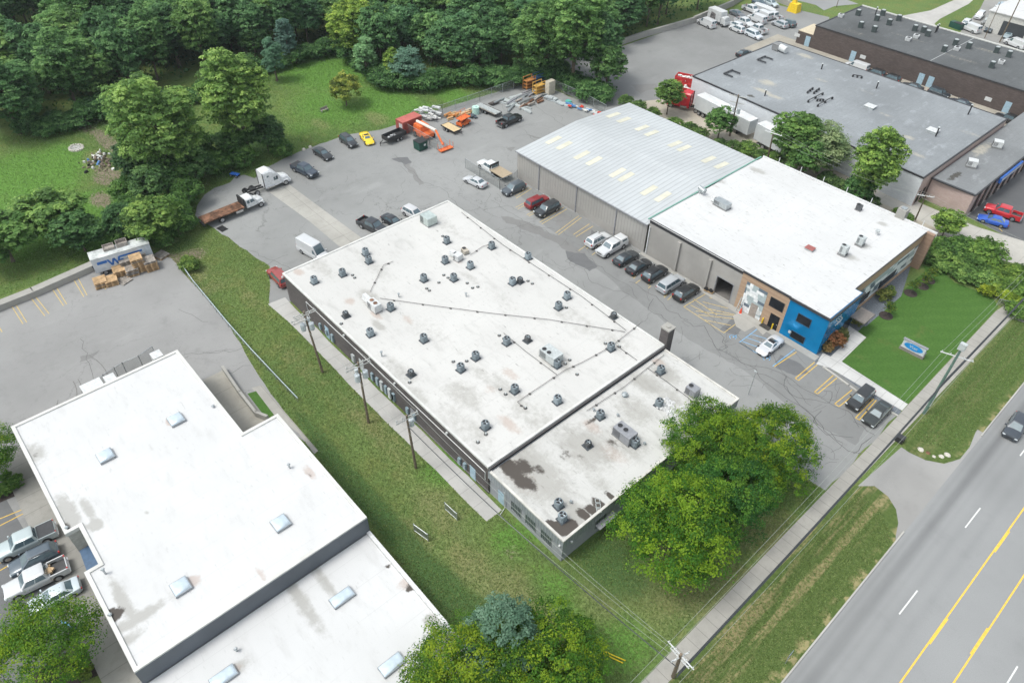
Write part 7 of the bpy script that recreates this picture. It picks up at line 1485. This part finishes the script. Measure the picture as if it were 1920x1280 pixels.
def transformers(t, base, top, h, n, ang0=.5, mat=None):
    f = h/top[2]; cx = base[0]+(top[0]-base[0])*f; cy = base[1]+(top[1]-base[1])*f
    for k in range(n):
        a = ang0+k*2*math.pi/3; x, y = cx+.62*math.cos(a), cy+.62*math.sin(a)
        m = MB(); m.cyl(x, y, h-1.0, h, .33, 14); m.cyl(x, y, h, h+.1, .34, 14, 0, .25); c_ = m.build('transformer', mat or plain('transformer_grey', (.48,.52,.54), .5, .2), t, smooth=40)
        MB().cyl(x, y, h+.1, h+.3, .05, 6).build('bushing', WHITEM, c_, off=t['_w']); 
        MB().tube((cx, cy, h-.5), (x, y, h-.5), .06, 5).build('bracket', MIDGREY, t)
def top_at(px, py, base, H):
    x, y = P(px, py, H); return (x, y, H)
PB = {}
b = P(605, 698); tp = top_at(569, 584, b, 10.5); PB['a'] = tp; t = pole('timber pole with two long double crossarms and grey transformers near the warehouse corner', b, tp, [(10.2,2.9,R(0+85),0,0),(10.2,2.9,R(85),.35,0),(9.5,2.4,R(85),-.2,-.6),(9.3,2.3,R(85),.1,-.6)]); transformers(t, b, tp, 8.8, 3)
b = P(691, 792); tp = top_at(671, 679, b, 10.4); PB['b'] = tp; t = pole('timber pole carrying three pale round transformers beside the meter cabinets', b, tp, [(10.2,3.2,R(85),0,0),(9.8,3.2,R(85),.1,-.1)]); transformers(t, b, tp, 8.9, 3, 1.)
b = P(780, 877); tp = top_at(762, 778, b, 10.); PB['c'] = tp; t = pole('timber pole with short crossarms nearest the lawn end of the path', b, tp, [(9.7,2.8,R(85),0,0),(9.4,2.8,R(85),.1,0)]); transformers(t, b, tp, 8.6, 1, 2.)
b = P(1732, 775); tp = top_at(1806, 648, b, 12.2); PB['d'] = tp; t = pole('green wrapped steel pole with a white crossarm at the sidewalk', b, tp, [(10.4,3.6,R(20),0,0)], 'street_utility_pole', .2, plain('pole_green', (.10,.17,.14), .6), 'poles along the sidewalk', WHITEM); MB().box(tp[0], tp[1], 11.6, .75, .55, .9).build('pole_top_box', LTGREY, t)
x, y = P(1752, 745, 1); MB().cyl(b[0], b[1], 1.6, 3.2, .24, 12).build('pole_sleeve', WHITEM, t)
b = P(1262, 1268); tp = top_at(1277, 1226, b, 8.5); PB['e'] = tp; t = pole('timber pole with crowded white crossarms over the sidewalk at the bottom edge', b, tp, [(8.2,3.0,R(-5),0,0),(7.6,1.9,R(75),0,0),(7.2,2.2,R(-5),0,0)], 'street_utility_pole', .2, None, 'poles along the sidewalk', WHITEM)
b = P(1368, 255); tp = top_at(1385, 178, b, 11); t = pole('timber pole with two crossarms and two transformers in front of the white trailer', b, tp, [(10.6,3.4,R(20),0,0),(9.0,2.8,R(20),0,0)], group='timber utility poles'); transformers(t, b, tp, 7.6, 2, .4)
b = P(1436, 312); tp = top_at(1450, 250, b, 9); PB['g'] = tp; t = pole('leaning grey pole with a white crossarm beside the tall green tree', b, tp, [(9,3.2,R(10),0,0)], col_=WHITEM)
b = P(1716, 412); tp = top_at(1736, 367, b, 7.5); PB['h'] = tp; t = pole('slim grey pole with a white arm in front of the pink brick wall', b, tp, [(7.4,2.6,R(30),0,0)], col_=WHITEM, r=.13)
b = P(1874, 80); tp = (b[0]+.2, b[1], 14); t = pole('tall grey pole standing outside the white workshop', b, tp, [], r=.16)
b = P(1846, 72); t = pole('thin pole between the workshop and the dark roof edge', b, (b[0], b[1], 9), [], r=.1)
b = P(1568, 14); t = pole('thin dark post beyond the far corner of the dark roof', b, (b[0], b[1], 8), [], r=.1)
b = P(1405, 790, 0); b = (-36, 63.8); t = thing('lamp_post', 'slim pale lamp post rising beside the maples on the driveway', 'lamp post', (*P(1403,740), 0)); MB().cyl(0,0,0,4.2,.05,8).build('post', STEEL, t); MB().bb(-.3,.1,-.08,.08,4.2,4.32).build('lamp_head', LTGREY, t)
WIRE = plain('wire_pale', (.30,.32,.29), .5); WIRED = plain('wire_dark', (.05,.055,.06), .6)
def wire(label, a, b, sag=.8, r=.014, mat=None, group='overhead wires'):
    m = MB(); n = 14; pts = [(a[0]+(b[0]-a[0])*k/n, a[1]+(b[1]-a[1])*k/n, a[2]+(b[2]-a[2])*k/n-4*sag*(k/n)*(1-k/n)) for k in range(n+1)]
    for p_, q_ in zip(pts[:-1], pts[1:]): m.tube(p_, q_, r, 4, cap=False)
    o = m.build('overhead_wire', mat or WIRE, None, loc=a); tag(o, label, 'wire', group); return o
def off_(p_, dx, dy, dz): return (p_[0]+dx, p_[1]+dy, p_[2]+dz)
for k, dx in enumerate((-1.5, -.9, 1.5)):
    wire('pale line over the lawn side of the sidewalk' if k < 2 else 'line on the road side of the sidewalk', off_(PB['d'], dx, dx*.3, -1.7), (PB['d'][0]+dx-.5, 160, 10.5), 1.2)
    wire('pale line over the near sidewalk on its lawn side' if k < 2 else 'near line on the road side of the sidewalk', off_(PB['e'], dx*.9, 0, -.2), off_(PB['d'], dx, dx*.3, -1.7), 1.0)
    wire('line leaving the bottom pole towards the picture edge', off_(PB['e'], dx*.9, 0, -.2), (PB['e'][0]+dx*.9, -10, 9), .8)
for k, dz in enumerate((-3.0, -3.6, -4.0)): wire('thick dark cable bundle along the road side of the sidewalk', off_(PB['e'], .35, 0, dz), off_(PB['d'], .3, 0, dz-2.3), .9, .045, WIRED); wire('thick dark cable bundle beyond the green pole', off_(PB['d'], .3, 0, dz-2.3), (-11.2, 160, 6), 1.0, .06, WIRED)
for k, (dx, dy) in enumerate(((0,-1.2),(0,1.2),(.1,.4))): 
    wire('pale line from the path pole across the lawn to the bottom pole', off_(PB['c'], dx, dy, -.3), off_(PB['e'], dx*2-.4, dy*.3, -.5), 1.2)
wire('dark service cable from the path pole to the bottom pole', off_(PB['c'], 0, 0, -1.8), off_(PB['e'], 0, 0, -2.4), 1.2, .05, WIRED)
for a_, b_, n_ in (('a','b','first pair of path poles'),('b','c','second pair of path poles')):
    for dy in (-1.3, 1.3): wire('line strung between the '+n_, off_(PB[a_], 0, dy, -.2), off_(PB[b_], 0, dy, -.2), .35)
for dy in (-1.3, 1.3, .3): wire('line from the leaning grey pole over the office roof edge', off_(PB['g'], 0, dy, .1), off_(PB['h'], 0, dy*.8, 0), .8, .011)
for dy in (-1.1, 1.1, .3): wire('line from the slim grey pole towards the road', off_(PB['h'], 0, dy, 0), (PB['h'][0]+32, PB['h'][1]-4+dy, 9), .8, .011)
# ---- fences
def fence(label, pts, h=2.1, post_step=3.0, name='chain_link_fence', panel=True):
    t = thing(name, label, 'fence', (*pts[0], 0), 0, None, True); rail = MB(); pn = MB()
    for a, b in zip(pts[:-1], pts[1:]):
        L = math.hypot(b[0]-a[0], b[1]-a[1]); k = max(1, int(L/post_step))
        for j in range(k+1): x = a[0]+(b[0]-a[0])*j/k; y = a[1]+(b[1]-a[1])*j/k; MB().cyl(x, y, 0, h+.05, .045, 6).build('post', STEEL, t)
        rail.tube((*a, h), (*b, h), .035, 5); pn.quad([(*a, .06), (*b, .06), (*b, h-.02), (*a, h-.02)])
    rail.build('top_rail', STEEL, t)
    if panel: pn.build('mesh_panel', CHAIN, t)
fence('long chain link fence between the back lawn and the storage yard', PP([(762,240),(775,226),(830,214),(900,190),(1003,153)]), 2.1)
fence('chain link fence on the far right side of the storage yard', PP([(1004,153),(1040,168),(1090,190),(1135,215)]), 2.1)
fence('chain link panels beside the green dumpster', PP([(760,248),(778,258),(806,274),(822,283)]), 2.1)
fence('chain link corner around the white flatbed pickup', PP([(873,316),(900,333),(937,355)])+PP([(958,348),(970,337)]), 2.1)
fence('small chain link panel in front of the hedge at the sidewalk', PP([(1868,572),(1900,580)]), 1.2)
fence('chain link panels behind the bright neighbour hall', [( -78.9,y) for y in ()] or PP([(197,735),(205,725),(225,712),(240,703),(270,690),(295,672)]), 2.3, 1.6)
# low galvanised rail fence
q = PP([(338,492),(362,526),(392,562),(425,602),(470,653),(515,701),(558,746)], 1.05); t = thing('rail_fence', 'low galvanised fence line through the grass between the two halls', 'fence', (*q[0], 0), 0, None, True); m = MB()
for a, b in zip(q[:-1], q[1:]):
    m.tube((*a, 1.05), (*b, 1.05), .06, 6)
m.build('top_rail', plain('rail_pale', (.50,.58,.62), .4, .4), t); pn = MB()
for a, b in zip(q[:-1], q[1:]):
    L = math.hypot(b[0]-a[0], b[1]-a[1]); k = int(L/3)+1; pn.quad([(*a, .1), (*b, .1), (*b, 1.0), (*a, 1.0)])
    for j in range(k): MB().cyl(a[0]+(b[0]-a[0])*j/k, a[1]+(b[1]-a[1])*j/k, 0, 1.05, .05, 6).build('post', STEEL, t)
pn.build('mesh_panel', CHAIN, t)
CHAINP = CHAIN.copy(); [setattr(n_.inputs[0], 'default_value', .5) for n_ in CHAINP.node_tree.nodes if n_.type == 'MIX_SHADER']
# louvre screens in grass
for i, (a, b) in enumerate((((835,955),(857,975)),((777,995),(803,1014)))):
    p_, q_ = P(*a), P(*b); t = thing('grass_screen', 'short grey barred gate panel standing in the grass, '+('nearer the path' if i == 0 else 'nearer the annex'), 'gate panel', (*p_, 0), 0, 'gate panels in the grass', True)
    m = MB(); [m.tube((*p_, z_), (*q_, z_), .04, 5) for z_ in (.15, 1.3)]; [m.tube((p_[0]+(q_[0]-p_[0])*k/12, p_[1]+(q_[1]-p_[1])*k/12, .15), (p_[0]+(q_[0]-p_[0])*k/12, p_[1]+(q_[1]-p_[1])*k/12, 1.3), .03, 4) for k in range(13)]; m.build('bars', STEEL, t); MB().quad([(*p_, .15), (*q_, .15), (*q_, 1.3), (*p_, 1.3)]).build('mesh_panel', CHAINP, t)
    for e in (p_, q_): MB().cyl(*e, 0, 1.4, .06, 6).build('post', STEEL, t)
# ---- walls
def wall(label, pts, w_, h, mat=None):
    t = thing('retaining_wall', label, 'wall', (*pts[0], 0), 0, None, True); m = MB()
    for a, b in zip(pts[:-1], pts[1:]): L = math.hypot(b[0]-a[0], b[1]-a[1]); m.box((a[0]+b[0])/2, (a[1]+b[1])/2, 0, L+.1, w_, h, math.atan2(b[1]-a[1], b[0]-a[0]))
    m.build('wall', mat or CONC, t)
wall('low wide concrete wall at the edge of the loading lot', PP([(-60,590),(60,543),(175,492)], 1.), 1.4, 1.0)
wall('concrete wall between the wood and the rear lot', PP([(1118,100),(1200,72),(1300,43)]), .6, 1.4); wall('concrete wall round the back of the storage lot', PP([(1300,43),(1340,26),(1372,12),(1400,-6)]), .6, 1.6)
wall('concrete wall right of the yellow bin', PP([(1455,3),(1500,20)]), .5, 1.4)
wall('sloping retaining wall beside the loading dock', PP([(420,695),(452,742),(482,780),(503,788)]), .35, .9)
# kerb stones
for i, (a, b) in enumerate([((1543,688),(1590,722)),((1593,724),(1612,738)),((1655,765),(1683,780)),((1570,695),(1601,713)),((1500,700),(1470,683))][:3]):
    p_, q_ = P(*a), P(*b); o = MB().box((p_[0]+q_[0])/2, (p_[1]+q_[1])/2, 0, math.hypot(q_[0]-p_[0], q_[1]-p_[1]), .25, .16, math.atan2(q_[1]-p_[1], q_[0]-p_[0])).build('parking_kerb', KERBM, None, loc=(*p_, 0)); tag(o, ('long concrete kerb beside the white walk', 'short concrete kerb beside the white walk', 'concrete wheel stop behind the two black cars')[i], 'kerb', 'kerbs by the white walk')
# ---- lawn sign
sx, sy = P(1708, 662); t = thing('monument_sign', 'grey monument sign with blue oval emblem and white lettering on the striped lawn', 'sign', (sx, sy, 0), R(4)); t.scale = (.88, .88, .9); MB().bb(-1.9,1.9,-.28,.28,0,.55).build('base', plain('sign_stone', (.22,.20,.19), .8), t); MB().bb(-1.75,1.75,-.2,.2,.55,2.0).build('sign_panel', plain('sign_silver', (.55,.57,.60), .4), t); MB().bb(-1.9,1.9,-.26,.26,2.0,2.1).build('cap', MIDGREY, t)
m = MB(); vs = [(1.45*math.cos(2*math.pi*k/32), -.215, 1.27+.58*math.sin(2*math.pi*k/32)) for k in range(32)]; m.quad(vs[::-1]); m.build('emblem_oval', plain('sign_blue', (.02,.25,.62), .4), t)
def text(body, size, parent, loc, rot, mat, ext=.01, name='lettering', bold=0.):
    c = bpy.data.curves.new('lettering', 'FONT'); c.body = body; c.size = size; c.extrude = ext; c.align_x = 'CENTER'; c.align_y = 'CENTER'; c.offset = bold
    o = bpy.data.objects.new('tmp', c); COL.objects.link(o); dg = bpy.context.evaluated_depsgraph_get(); me = bpy.data.meshes.new_from_object(o.evaluated_get(dg)); bpy.data.objects.remove(o)
    me.materials.clear(); me.materials.append(mat); q_ = bpy.data.objects.new(name, me); COL.objects.link(q_); q_.parent = parent; q_.location = loc; q_.rotation_euler = rot; return q_
text('Vtec', .72, t, (0, -.23, 1.27), (R(90), 0, 0), WHITEM)
sheet('sign_bed', PP([(1694,648),(1704,642),(1738,662),(1728,672),(1700,656)]), .04, GRAVEL)
# ---- pallets, old trailer
tx, ty = P(222, 470, 3.0); hd0 = heading(175, 478, 265, 452, 3.)
t = thing('pallet_trailer', 'old white semi trailer with blue zigzag lettering behind the pallet stacks', 'trailer', (tx-.3, ty+.2, 0), hd0); t.scale = (.92, .92, .88)
PT = plain('old_trailer_white', (.52,.56,.60), .5, 0, .15, .6)
MB().bb(-4.6,4.6,-1.25,1.25,.9,3.6).build('box_body', PT, t); m = MB(); m.bb(-4.65,4.65,-1.3,1.3,3.6,3.7); m.build('roof', plain('old_trailer_roof', (.46,.48,.47), .7, 0, .3, .7), t)
BLU = plain('logo_blue', (.02,.13,.42), .5); 
m = MB(); Y_ = -1.27
def band(p_, q_, h_): m.add([(p_[0],Y_,p_[1]),(q_[0],Y_,q_[1]),(q_[0],Y_,q_[1]+h_),(p_[0],Y_,p_[1]+h_)], [(0,1,2,3)])
def stroke(p_, q_, w_=.17): m.add([(p_[0]-w_,Y_,p_[1]),(p_[0]+w_,Y_,p_[1]),(q_[0]+w_,Y_,q_[1]),(q_[0]-w_,Y_,q_[1])], [(0,1,2,3)])
band((-3.9,2.35),(-2.4,2.35),.55); stroke((-2.25,2.9),(-1.75,1.6)); stroke((-1.75,1.6),(-1.3,2.9)); stroke((-1.3,2.9),(-.85,1.6)); stroke((-.85,1.6),(-.4,2.95)); band((-.4,2.65),(3.2,2.65),.35); band((-.6,2.1),(.1,2.1),.25); m.build('blue_lettering', BLU, t)
for s in (-1, 1): wheel(t, -3.2, s, 2.3, .45)
wcr = thing('roof_crates', 'two open grey crates lying on the old trailer roof', 'crate', (*P(205,461,3.6), 3.27), hd0)
for k in range(2):
    m = MB(); a = k*1.9-1; m.bb(a,a+1.6,-.7,-.62,0,.4+k*.2); m.bb(a,a+1.6,.62,.7,0,.4+k*.2); m.bb(a,a+.08,-.62,.62,0,.4+k*.2); m.bb(a+1.52,a+1.6,-.62,.62,0,.4+k*.2); m.bb(a+.08,a+1.52,-.62,.62,0,.08); m.build('crate_shell', PALLET_G, wcr)
def palletmesh(m, z, w_=1.1, d_=1.25):
    for k in range(7): m.bb(-w_/2, w_/2, -d_/2+k*d_/7, -d_/2+k*d_/7+d_/7*.72, z+.11, z+.135)
    for x_ in (-w_/2, -.05, w_/2-.1): m.bb(x_, x_+.1, -d_/2, d_/2, z+.025, z+.11)
    for k in (0, 3, 6): m.bb(-w_/2, w_/2, -d_/2+k*d_/7, -d_/2+k*d_/7+.1, z, z+.025)
pm = MB(); palletmesh(pm, 0); po = pm.build('pallet', PALLET); PD = po.data; bpy.data.objects.remove(po)
pg = PD.copy(); pg.materials.clear(); pg.materials.append(PALLET_G); cnt = 0
for i, (px, py, n_, gz_, lab) in enumerate([(188,528,5,0,'stack at the left end of the row'),(207,524,4,0,'low stack second from the left'),(229,520,1,0,'slanted pallet at the front'),(224,508,6,0,'stack in front of the blue lettering'),(246,506,6,0,'stack topped with clean boards'),(238,497,9,1,'tall stack touching the old trailer'),(261,500,12,0,'tall weathered stack in the middle'),(263,485,9,1,'grey stack at the back'),(282,496,8,0,'stack at the right end'),(300,474,2,0,'pair of pallets lying apart under the tree')]):
    x, y = P(px+3, py+6)
    for k in range(int(n_*1.25)):
        o = bpy.data.objects.new('pallet', pg if (gz_ or rt.random() < .2) else PD); COL.objects.link(o); o.location = (x+rt.uniform(-.06, .06), y+rt.uniform(-.06, .06), .02+k*.17); o.scale = (1.6, 1.6, 1.2); o.rotation_euler = (0, 0, hd0+rt.uniform(-.05, .05)+(0 if n_ > 2 else .5))
        tag(o, 'wooden pallet in the '+lab if n_ > 2 else 'wooden '+lab, 'pallet', 'pallets in the %s' % lab)
t = thing('rubbish_bin', 'dark open topped tub beside the old trailer corner', 'bin', (*P(172,506), 0), hd0); m = MB(); m.box(0,0,0,1.6,1.0,.9,0,0,None,1.1,1.1); m.build('tub', plain('bin_navy', (.02,.03,.045), .6), t); MB().box(0,0,.9,1.5,.9,.02).build('dark_inside', BLACK, t)
# ---- misc small things
t = root_at('storage_bin', 'yellow metal hopper bin in the far storage lot', 'bin', 1488, 22, 0); m = MB(); m.box(0,0,0,3.0,2.4,2.2,0,0,None,.8,.85); m.box(-.6,.3,2.2,1.2,1.4,1.0,.2,0,None,.6,.8); m.build('hopper', plain('hopper_yellow', (.72,.50,.02), .5), t)
t = root_at('green_bins', 'dark green lidded bins beside the lawn tip', 'bin', 1792, 53, heading(1784,50,1800,56)); MB().box(0,0,0,3.4,1.6,1.4).build('bin_body', plain('dumpster_green', (.01,.06,.045), .5), t); MB().box(.5,0,1.4,2.2,1.6,.08).build('lid', BLACK, t)
def boulder(px, py, r_, mat, lab, cat='boulder', grp=None):
    x, y = P(px, py); rr = random.Random(px); m = MB(); rings = []
    for k in range(5):
        a = k/4*math.pi*.5; rings.append([(r_*math.cos(a)*rr.uniform(.85,1.1)*math.cos(t_), r_*.8*math.cos(a)*rr.uniform(.85,1.1)*math.sin(t_), r_*.75*math.sin(a)) for t_ in [2*math.pi*j/9 for j in range(9)]])
    m.loft(rings); o = m.build('boulder', mat, None, smooth=70); o.location = (x, y, 0); tag(o, lab, cat, grp)
STONE = plain('pale_stone', (.50,.47,.42), .9, 0, .2, 2)
for px, py, r_, c, lab in [(1726,843,.42,0,'pale boulder left of the red one at the driveway mouth'),(1740,849,.30,1,'red brown boulder at the driveway mouth'),(1751,856,.26,0,'small pale boulder right of the red one'),(1765,856,.36,0,'pale boulder second from the right at the driveway mouth'),(1776,853,.42,0,'rightmost pale boulder at the driveway mouth'),(570,281,.5,0,'pale boulder by the black saloon at the lawn edge'),(582,276,.45,0,'second pale boulder by the black saloon at the lawn edge')]:
    boulder(px, py, r_, RUST if c else STONE, lab, 'boulder', 'boulders at the verge')
x, y = P(143, 278); t = thing('fire_pit', 'round stone ringed fire pit on the far lawn', 'fire pit', (x, y, 0)); m = MB(); rr = random.Random(2)
for k in range(18): a = k*2*math.pi/18; m.box(1.45*math.cos(a), 1.2*math.sin(a), 0, .42, .34, rr.uniform(.15,.3), a, 0, None, .8, .8)
m.build('stone_ring', STONE, t); MB().cyl(0,0,.0,.08,1.2,16).build('ash_bed', plain('ash', (.36,.35,.34), .9, 0, .3, 3), t)
t = root_at('rubbish_heap', 'mixed rubble and rubbish heap on the far lawn', 'heap', 190, 303, 0); rr = random.Random(8)
for nm, mt_, n_ in (('rubble', SOIL, 40), ('white_pieces', WS, 22), ('dark_pieces', BLACK, 10), ('blue_pieces', plain('odd_blue', (.10,.22,.45), .6), 5)):
    m = MB()
    for k in range(n_): r0 = abs(rr.gauss(0, 1.5)); a = rr.uniform(0, 6.3); m.box(r0*1.6*math.cos(a), r0*math.sin(a), max(0, .8-r0*.3)*rr.random(), rr.uniform(.2,.9), rr.uniform(.15,.6), rr.uniform(.1,.45), a, 0, None, .7, .7)
    m.build(nm, mt_, t)
x, y = P(609, 209); t = thing('bench', 'small grey park bench on the back lawn', 'bench', (x, y, 0), heading(602,211,617,205)); MB().bb(-.9,.9,-.22,.22,.42,.48).build('seat', PALLET_G, t); MB().bb(-.9,.9,.2,.26,.5,.95).build('backrest', PALLET_G, t); [MB().bb(a_,a_+.08,-.2,.25,0,.42).build('leg', MIDGREY, t) for a_ in (-.8,.72)]
t = root_at('quad_bike', 'small blue vehicle at the thicket edge behind the semi tractor', 'quad bike', 441, 331, R(30)); m = MB(); m.box(0,0,.4,1.3,.5,.35,0,0,None,.7,.8); m.box(.6,0,.45,.5,.8,.15); m.box(-.55,0,.45,.5,.8,.15); m.build('body', plain('quad_blue', (.05,.18,.62), .4), t); truck_wheels(t, (.55,-.55), .95, .28)
t = root_at('floor_grate', 'black slotted pallet lying near the tow truck', 'pallet', 417, 429, R(10)); m = MB(); [m.bb(-.8,.8,-.6+k*.2,-.48+k*.2,.0,.12) for k in range(6)]; [m.bb(a_,a_+.1,-.6,.6,.0,.1) for a_ in (-.8,-.05,.7)]; m.build('slats', BLACK, t)
t = root_at('yellow_guards', 'yellow guy wire guards lying on the grass near the bottom pole', 'cable guard', 1150, 1234, 0); a, b = P(1131,1225), P(1168,1243)
for k in (0, 1): m = MB(); m.tube((a[0]-t.location.x, a[1]-t.location.y, .08+k*.5), (b[0]-t.location.x, b[1]-t.location.y+k*.35, .08), .06, 6); m.build('guard_tube', plain('guard_yellow', (.75,.55,.02), .5), t)
t = root_at('utility_box', 'black ground utility box at the sidewalk edge', 'utility box', 1685, 826, R(0)); MB().box(0,0,0,1.0,.8,.75).build('housing', BLACK, t); MB().box(0,0,.75,1.05,.85,.06).build('lid', DARKTRIM, t)
t = root_at('road_sign', 'small road sign seen from behind in the roadside verge', 'sign', 1472, 1243, 0); MB().cyl(0,0,0,2.1,.04,6).build('post', STEEL, t); MB().bb(-.02,.02,-.38,.38,1.5,2.3).build('sign_plate', plain('sign_back', (.24,.29,.33), .5, .4), t)
for px, py, h_, lab in ((1428,606,1.0,'yellow bollard left of the office door mat'),(1446,617,1.0,'yellow bollard right of the office door mat')):
    t = root_at('bollard', lab, 'bollard', px, py, 0, 0, 'yellow bollards'); MB().cyl(0,0,0,h_,.1,10).build('post', plain('bollard_yellow', (.72,.50,.02), .5), t)
x, y = P(1388, 587); t = thing('traffic_cone', 'orange traffic cone by the patterned panel', 'traffic cone', (x, y, .02)); MB().box(0,0,0,.5,.5,.05).build('cone_base', WHITEM, t); MB().cyl(0,0,.05,1.0,.22,10,0,.04).build('cone', plain('cone_orange', (.75,.08,.03), .5), t)
x, y = P(1384, 582); t = thing('ladder', 'grey step ladder leaning by the patterned panel', 'ladder', (x, y, 0)); m = MB(); [m.tube((s_,-.4,0),(s_,.5,2.6),.05,5) for s_ in (-.25,.25)]; [m.tube((-.25,-.4+.9*k/8,2.6*k/8),(.25,-.4+.9*k/8,2.6*k/8),.03,5) for k in range(1,8)]; m.build('rails_and_rungs', LTGREY, t)
for px, py, lab in ((1436,612,'dark door mat outside the office side door'),(1578,622,'dark door mat at the main entrance of the office')):
    x, y = P(px, py); tag(MB().box(x, y, .07, 1.6, 1.3, .03, .0).build('door_mat', plain('mat_dark', (.045,.042,.04), .95), None, loc=(x, y, .07)), lab, 'door mat', 'door mats')
t = root_at('tyre_cart', 'wooden cart loaded with spare tyres beside the open garage door', 'cart', 1328, 548, R(10)); MB().box(0,.2,.2,1.5,.9,.12).build('deck', PALLET, t); [MB().tube((a_,-.2,.5),(a_+.05,.05,.5),.35,14).build('tyre', TYRE, t) for a_ in (-.45,.3)]
t = root_at('planter', 'small grey planter box at the blue corner', 'planter', 1534, 656, 0); MB().box(0,0,0,.6,.6,.6).build('tub', MIDGREY, t); MB().box(0,0,.6,.5,.5,.03).build('soil', MULCH, t)
for px, py, lab in ((1580,612,'white chair outside the main entrance, farther one'),(1566,626,'white chair outside the main entrance, nearer one')):
    t = root_at('garden_chair', lab, 'chair', px, py, R(40), 0, 'white chairs at the entrance'); MB().bb(-.3,.3,-.3,.3,.38,.44).build('seat', WHITEM, t); MB().bb(-.3,.3,.26,.32,.44,.95).build('backrest', WHITEM, t)
    for a_ in (-.27, .21):
        for b_ in (-.27, .21): MB().bb(a_, a_+.06, b_, b_+.06, 0, .38).build('leg', WHITEM, t)
# items behind the bright hall
for px, py, lab in ((206,708,'white air handling unit by the dock awning'),(293,664,'white box unit at the fence end behind the bright hall')):
    x, y = P(px, py, 2.5); t = thing('wall_unit', lab, 'air handling unit', (x, y, 0)); MB().box(0,0,1.2,1.5,1.3,1.3).build('cabinet', WHITEM, t); [MB().box(a_,0,0,.12,1.1,1.2).build('leg', STEEL, t) for a_ in (-.6,.6)]
# cardboard in white pickup bed
x, y = P(86, 1072, 1.0); t = thing('cardboard_boxes', 'tan cardboard boxes in the open bed of the white pickup', 'box', (x, y, .85)); rr = random.Random(5); m = MB(); [m.box(rr.uniform(-.7,.7), rr.uniform(-.5,.5), rr.uniform(0,.15), rr.uniform(.4,.8), rr.uniform(.3,.6), rr.uniform(.12,.3), rr.uniform(0,3)) for k in range(9)]; m.build('boxes', plain('cardboard', (.50,.36,.22), .9, 0, .15, 2), t)
x, y = P(692, 418, 1.2); t = thing('bag', 'white bag in the bed of the black pickup behind the warehouse', 'bag', (x, y, .8)); MB().box(0,0,0,.6,.5,.35,.4,0,None,.7,.7).build('sack', WHITEM, t)
# pink shop wall letters
# ---- air: a little summer haze
hz = MB().bb(-420, 160, -160, 420, -1, 78).build('haze', bpy.data.materials.new('haze_air')); hz['kind'] = 'stuff'; hz['label'] = 'thin summer haze in the air over the whole site'
hm = hz.data.materials[0]; hm.use_nodes = True; hm.node_tree.nodes.remove(hm.node_tree.nodes['Principled BSDF'])
pv = hm.node_tree.nodes.new('ShaderNodeVolumePrincipled'); pv.inputs['Density'].default_value = .00013; pv.inputs['Color'].default_value = (.86, .94, 1, 1); pv.inputs['Anisotropy'].default_value = .2
hm.node_tree.links.new(pv.outputs[0], hm.node_tree.nodes['Material Output'].inputs['Volume'])
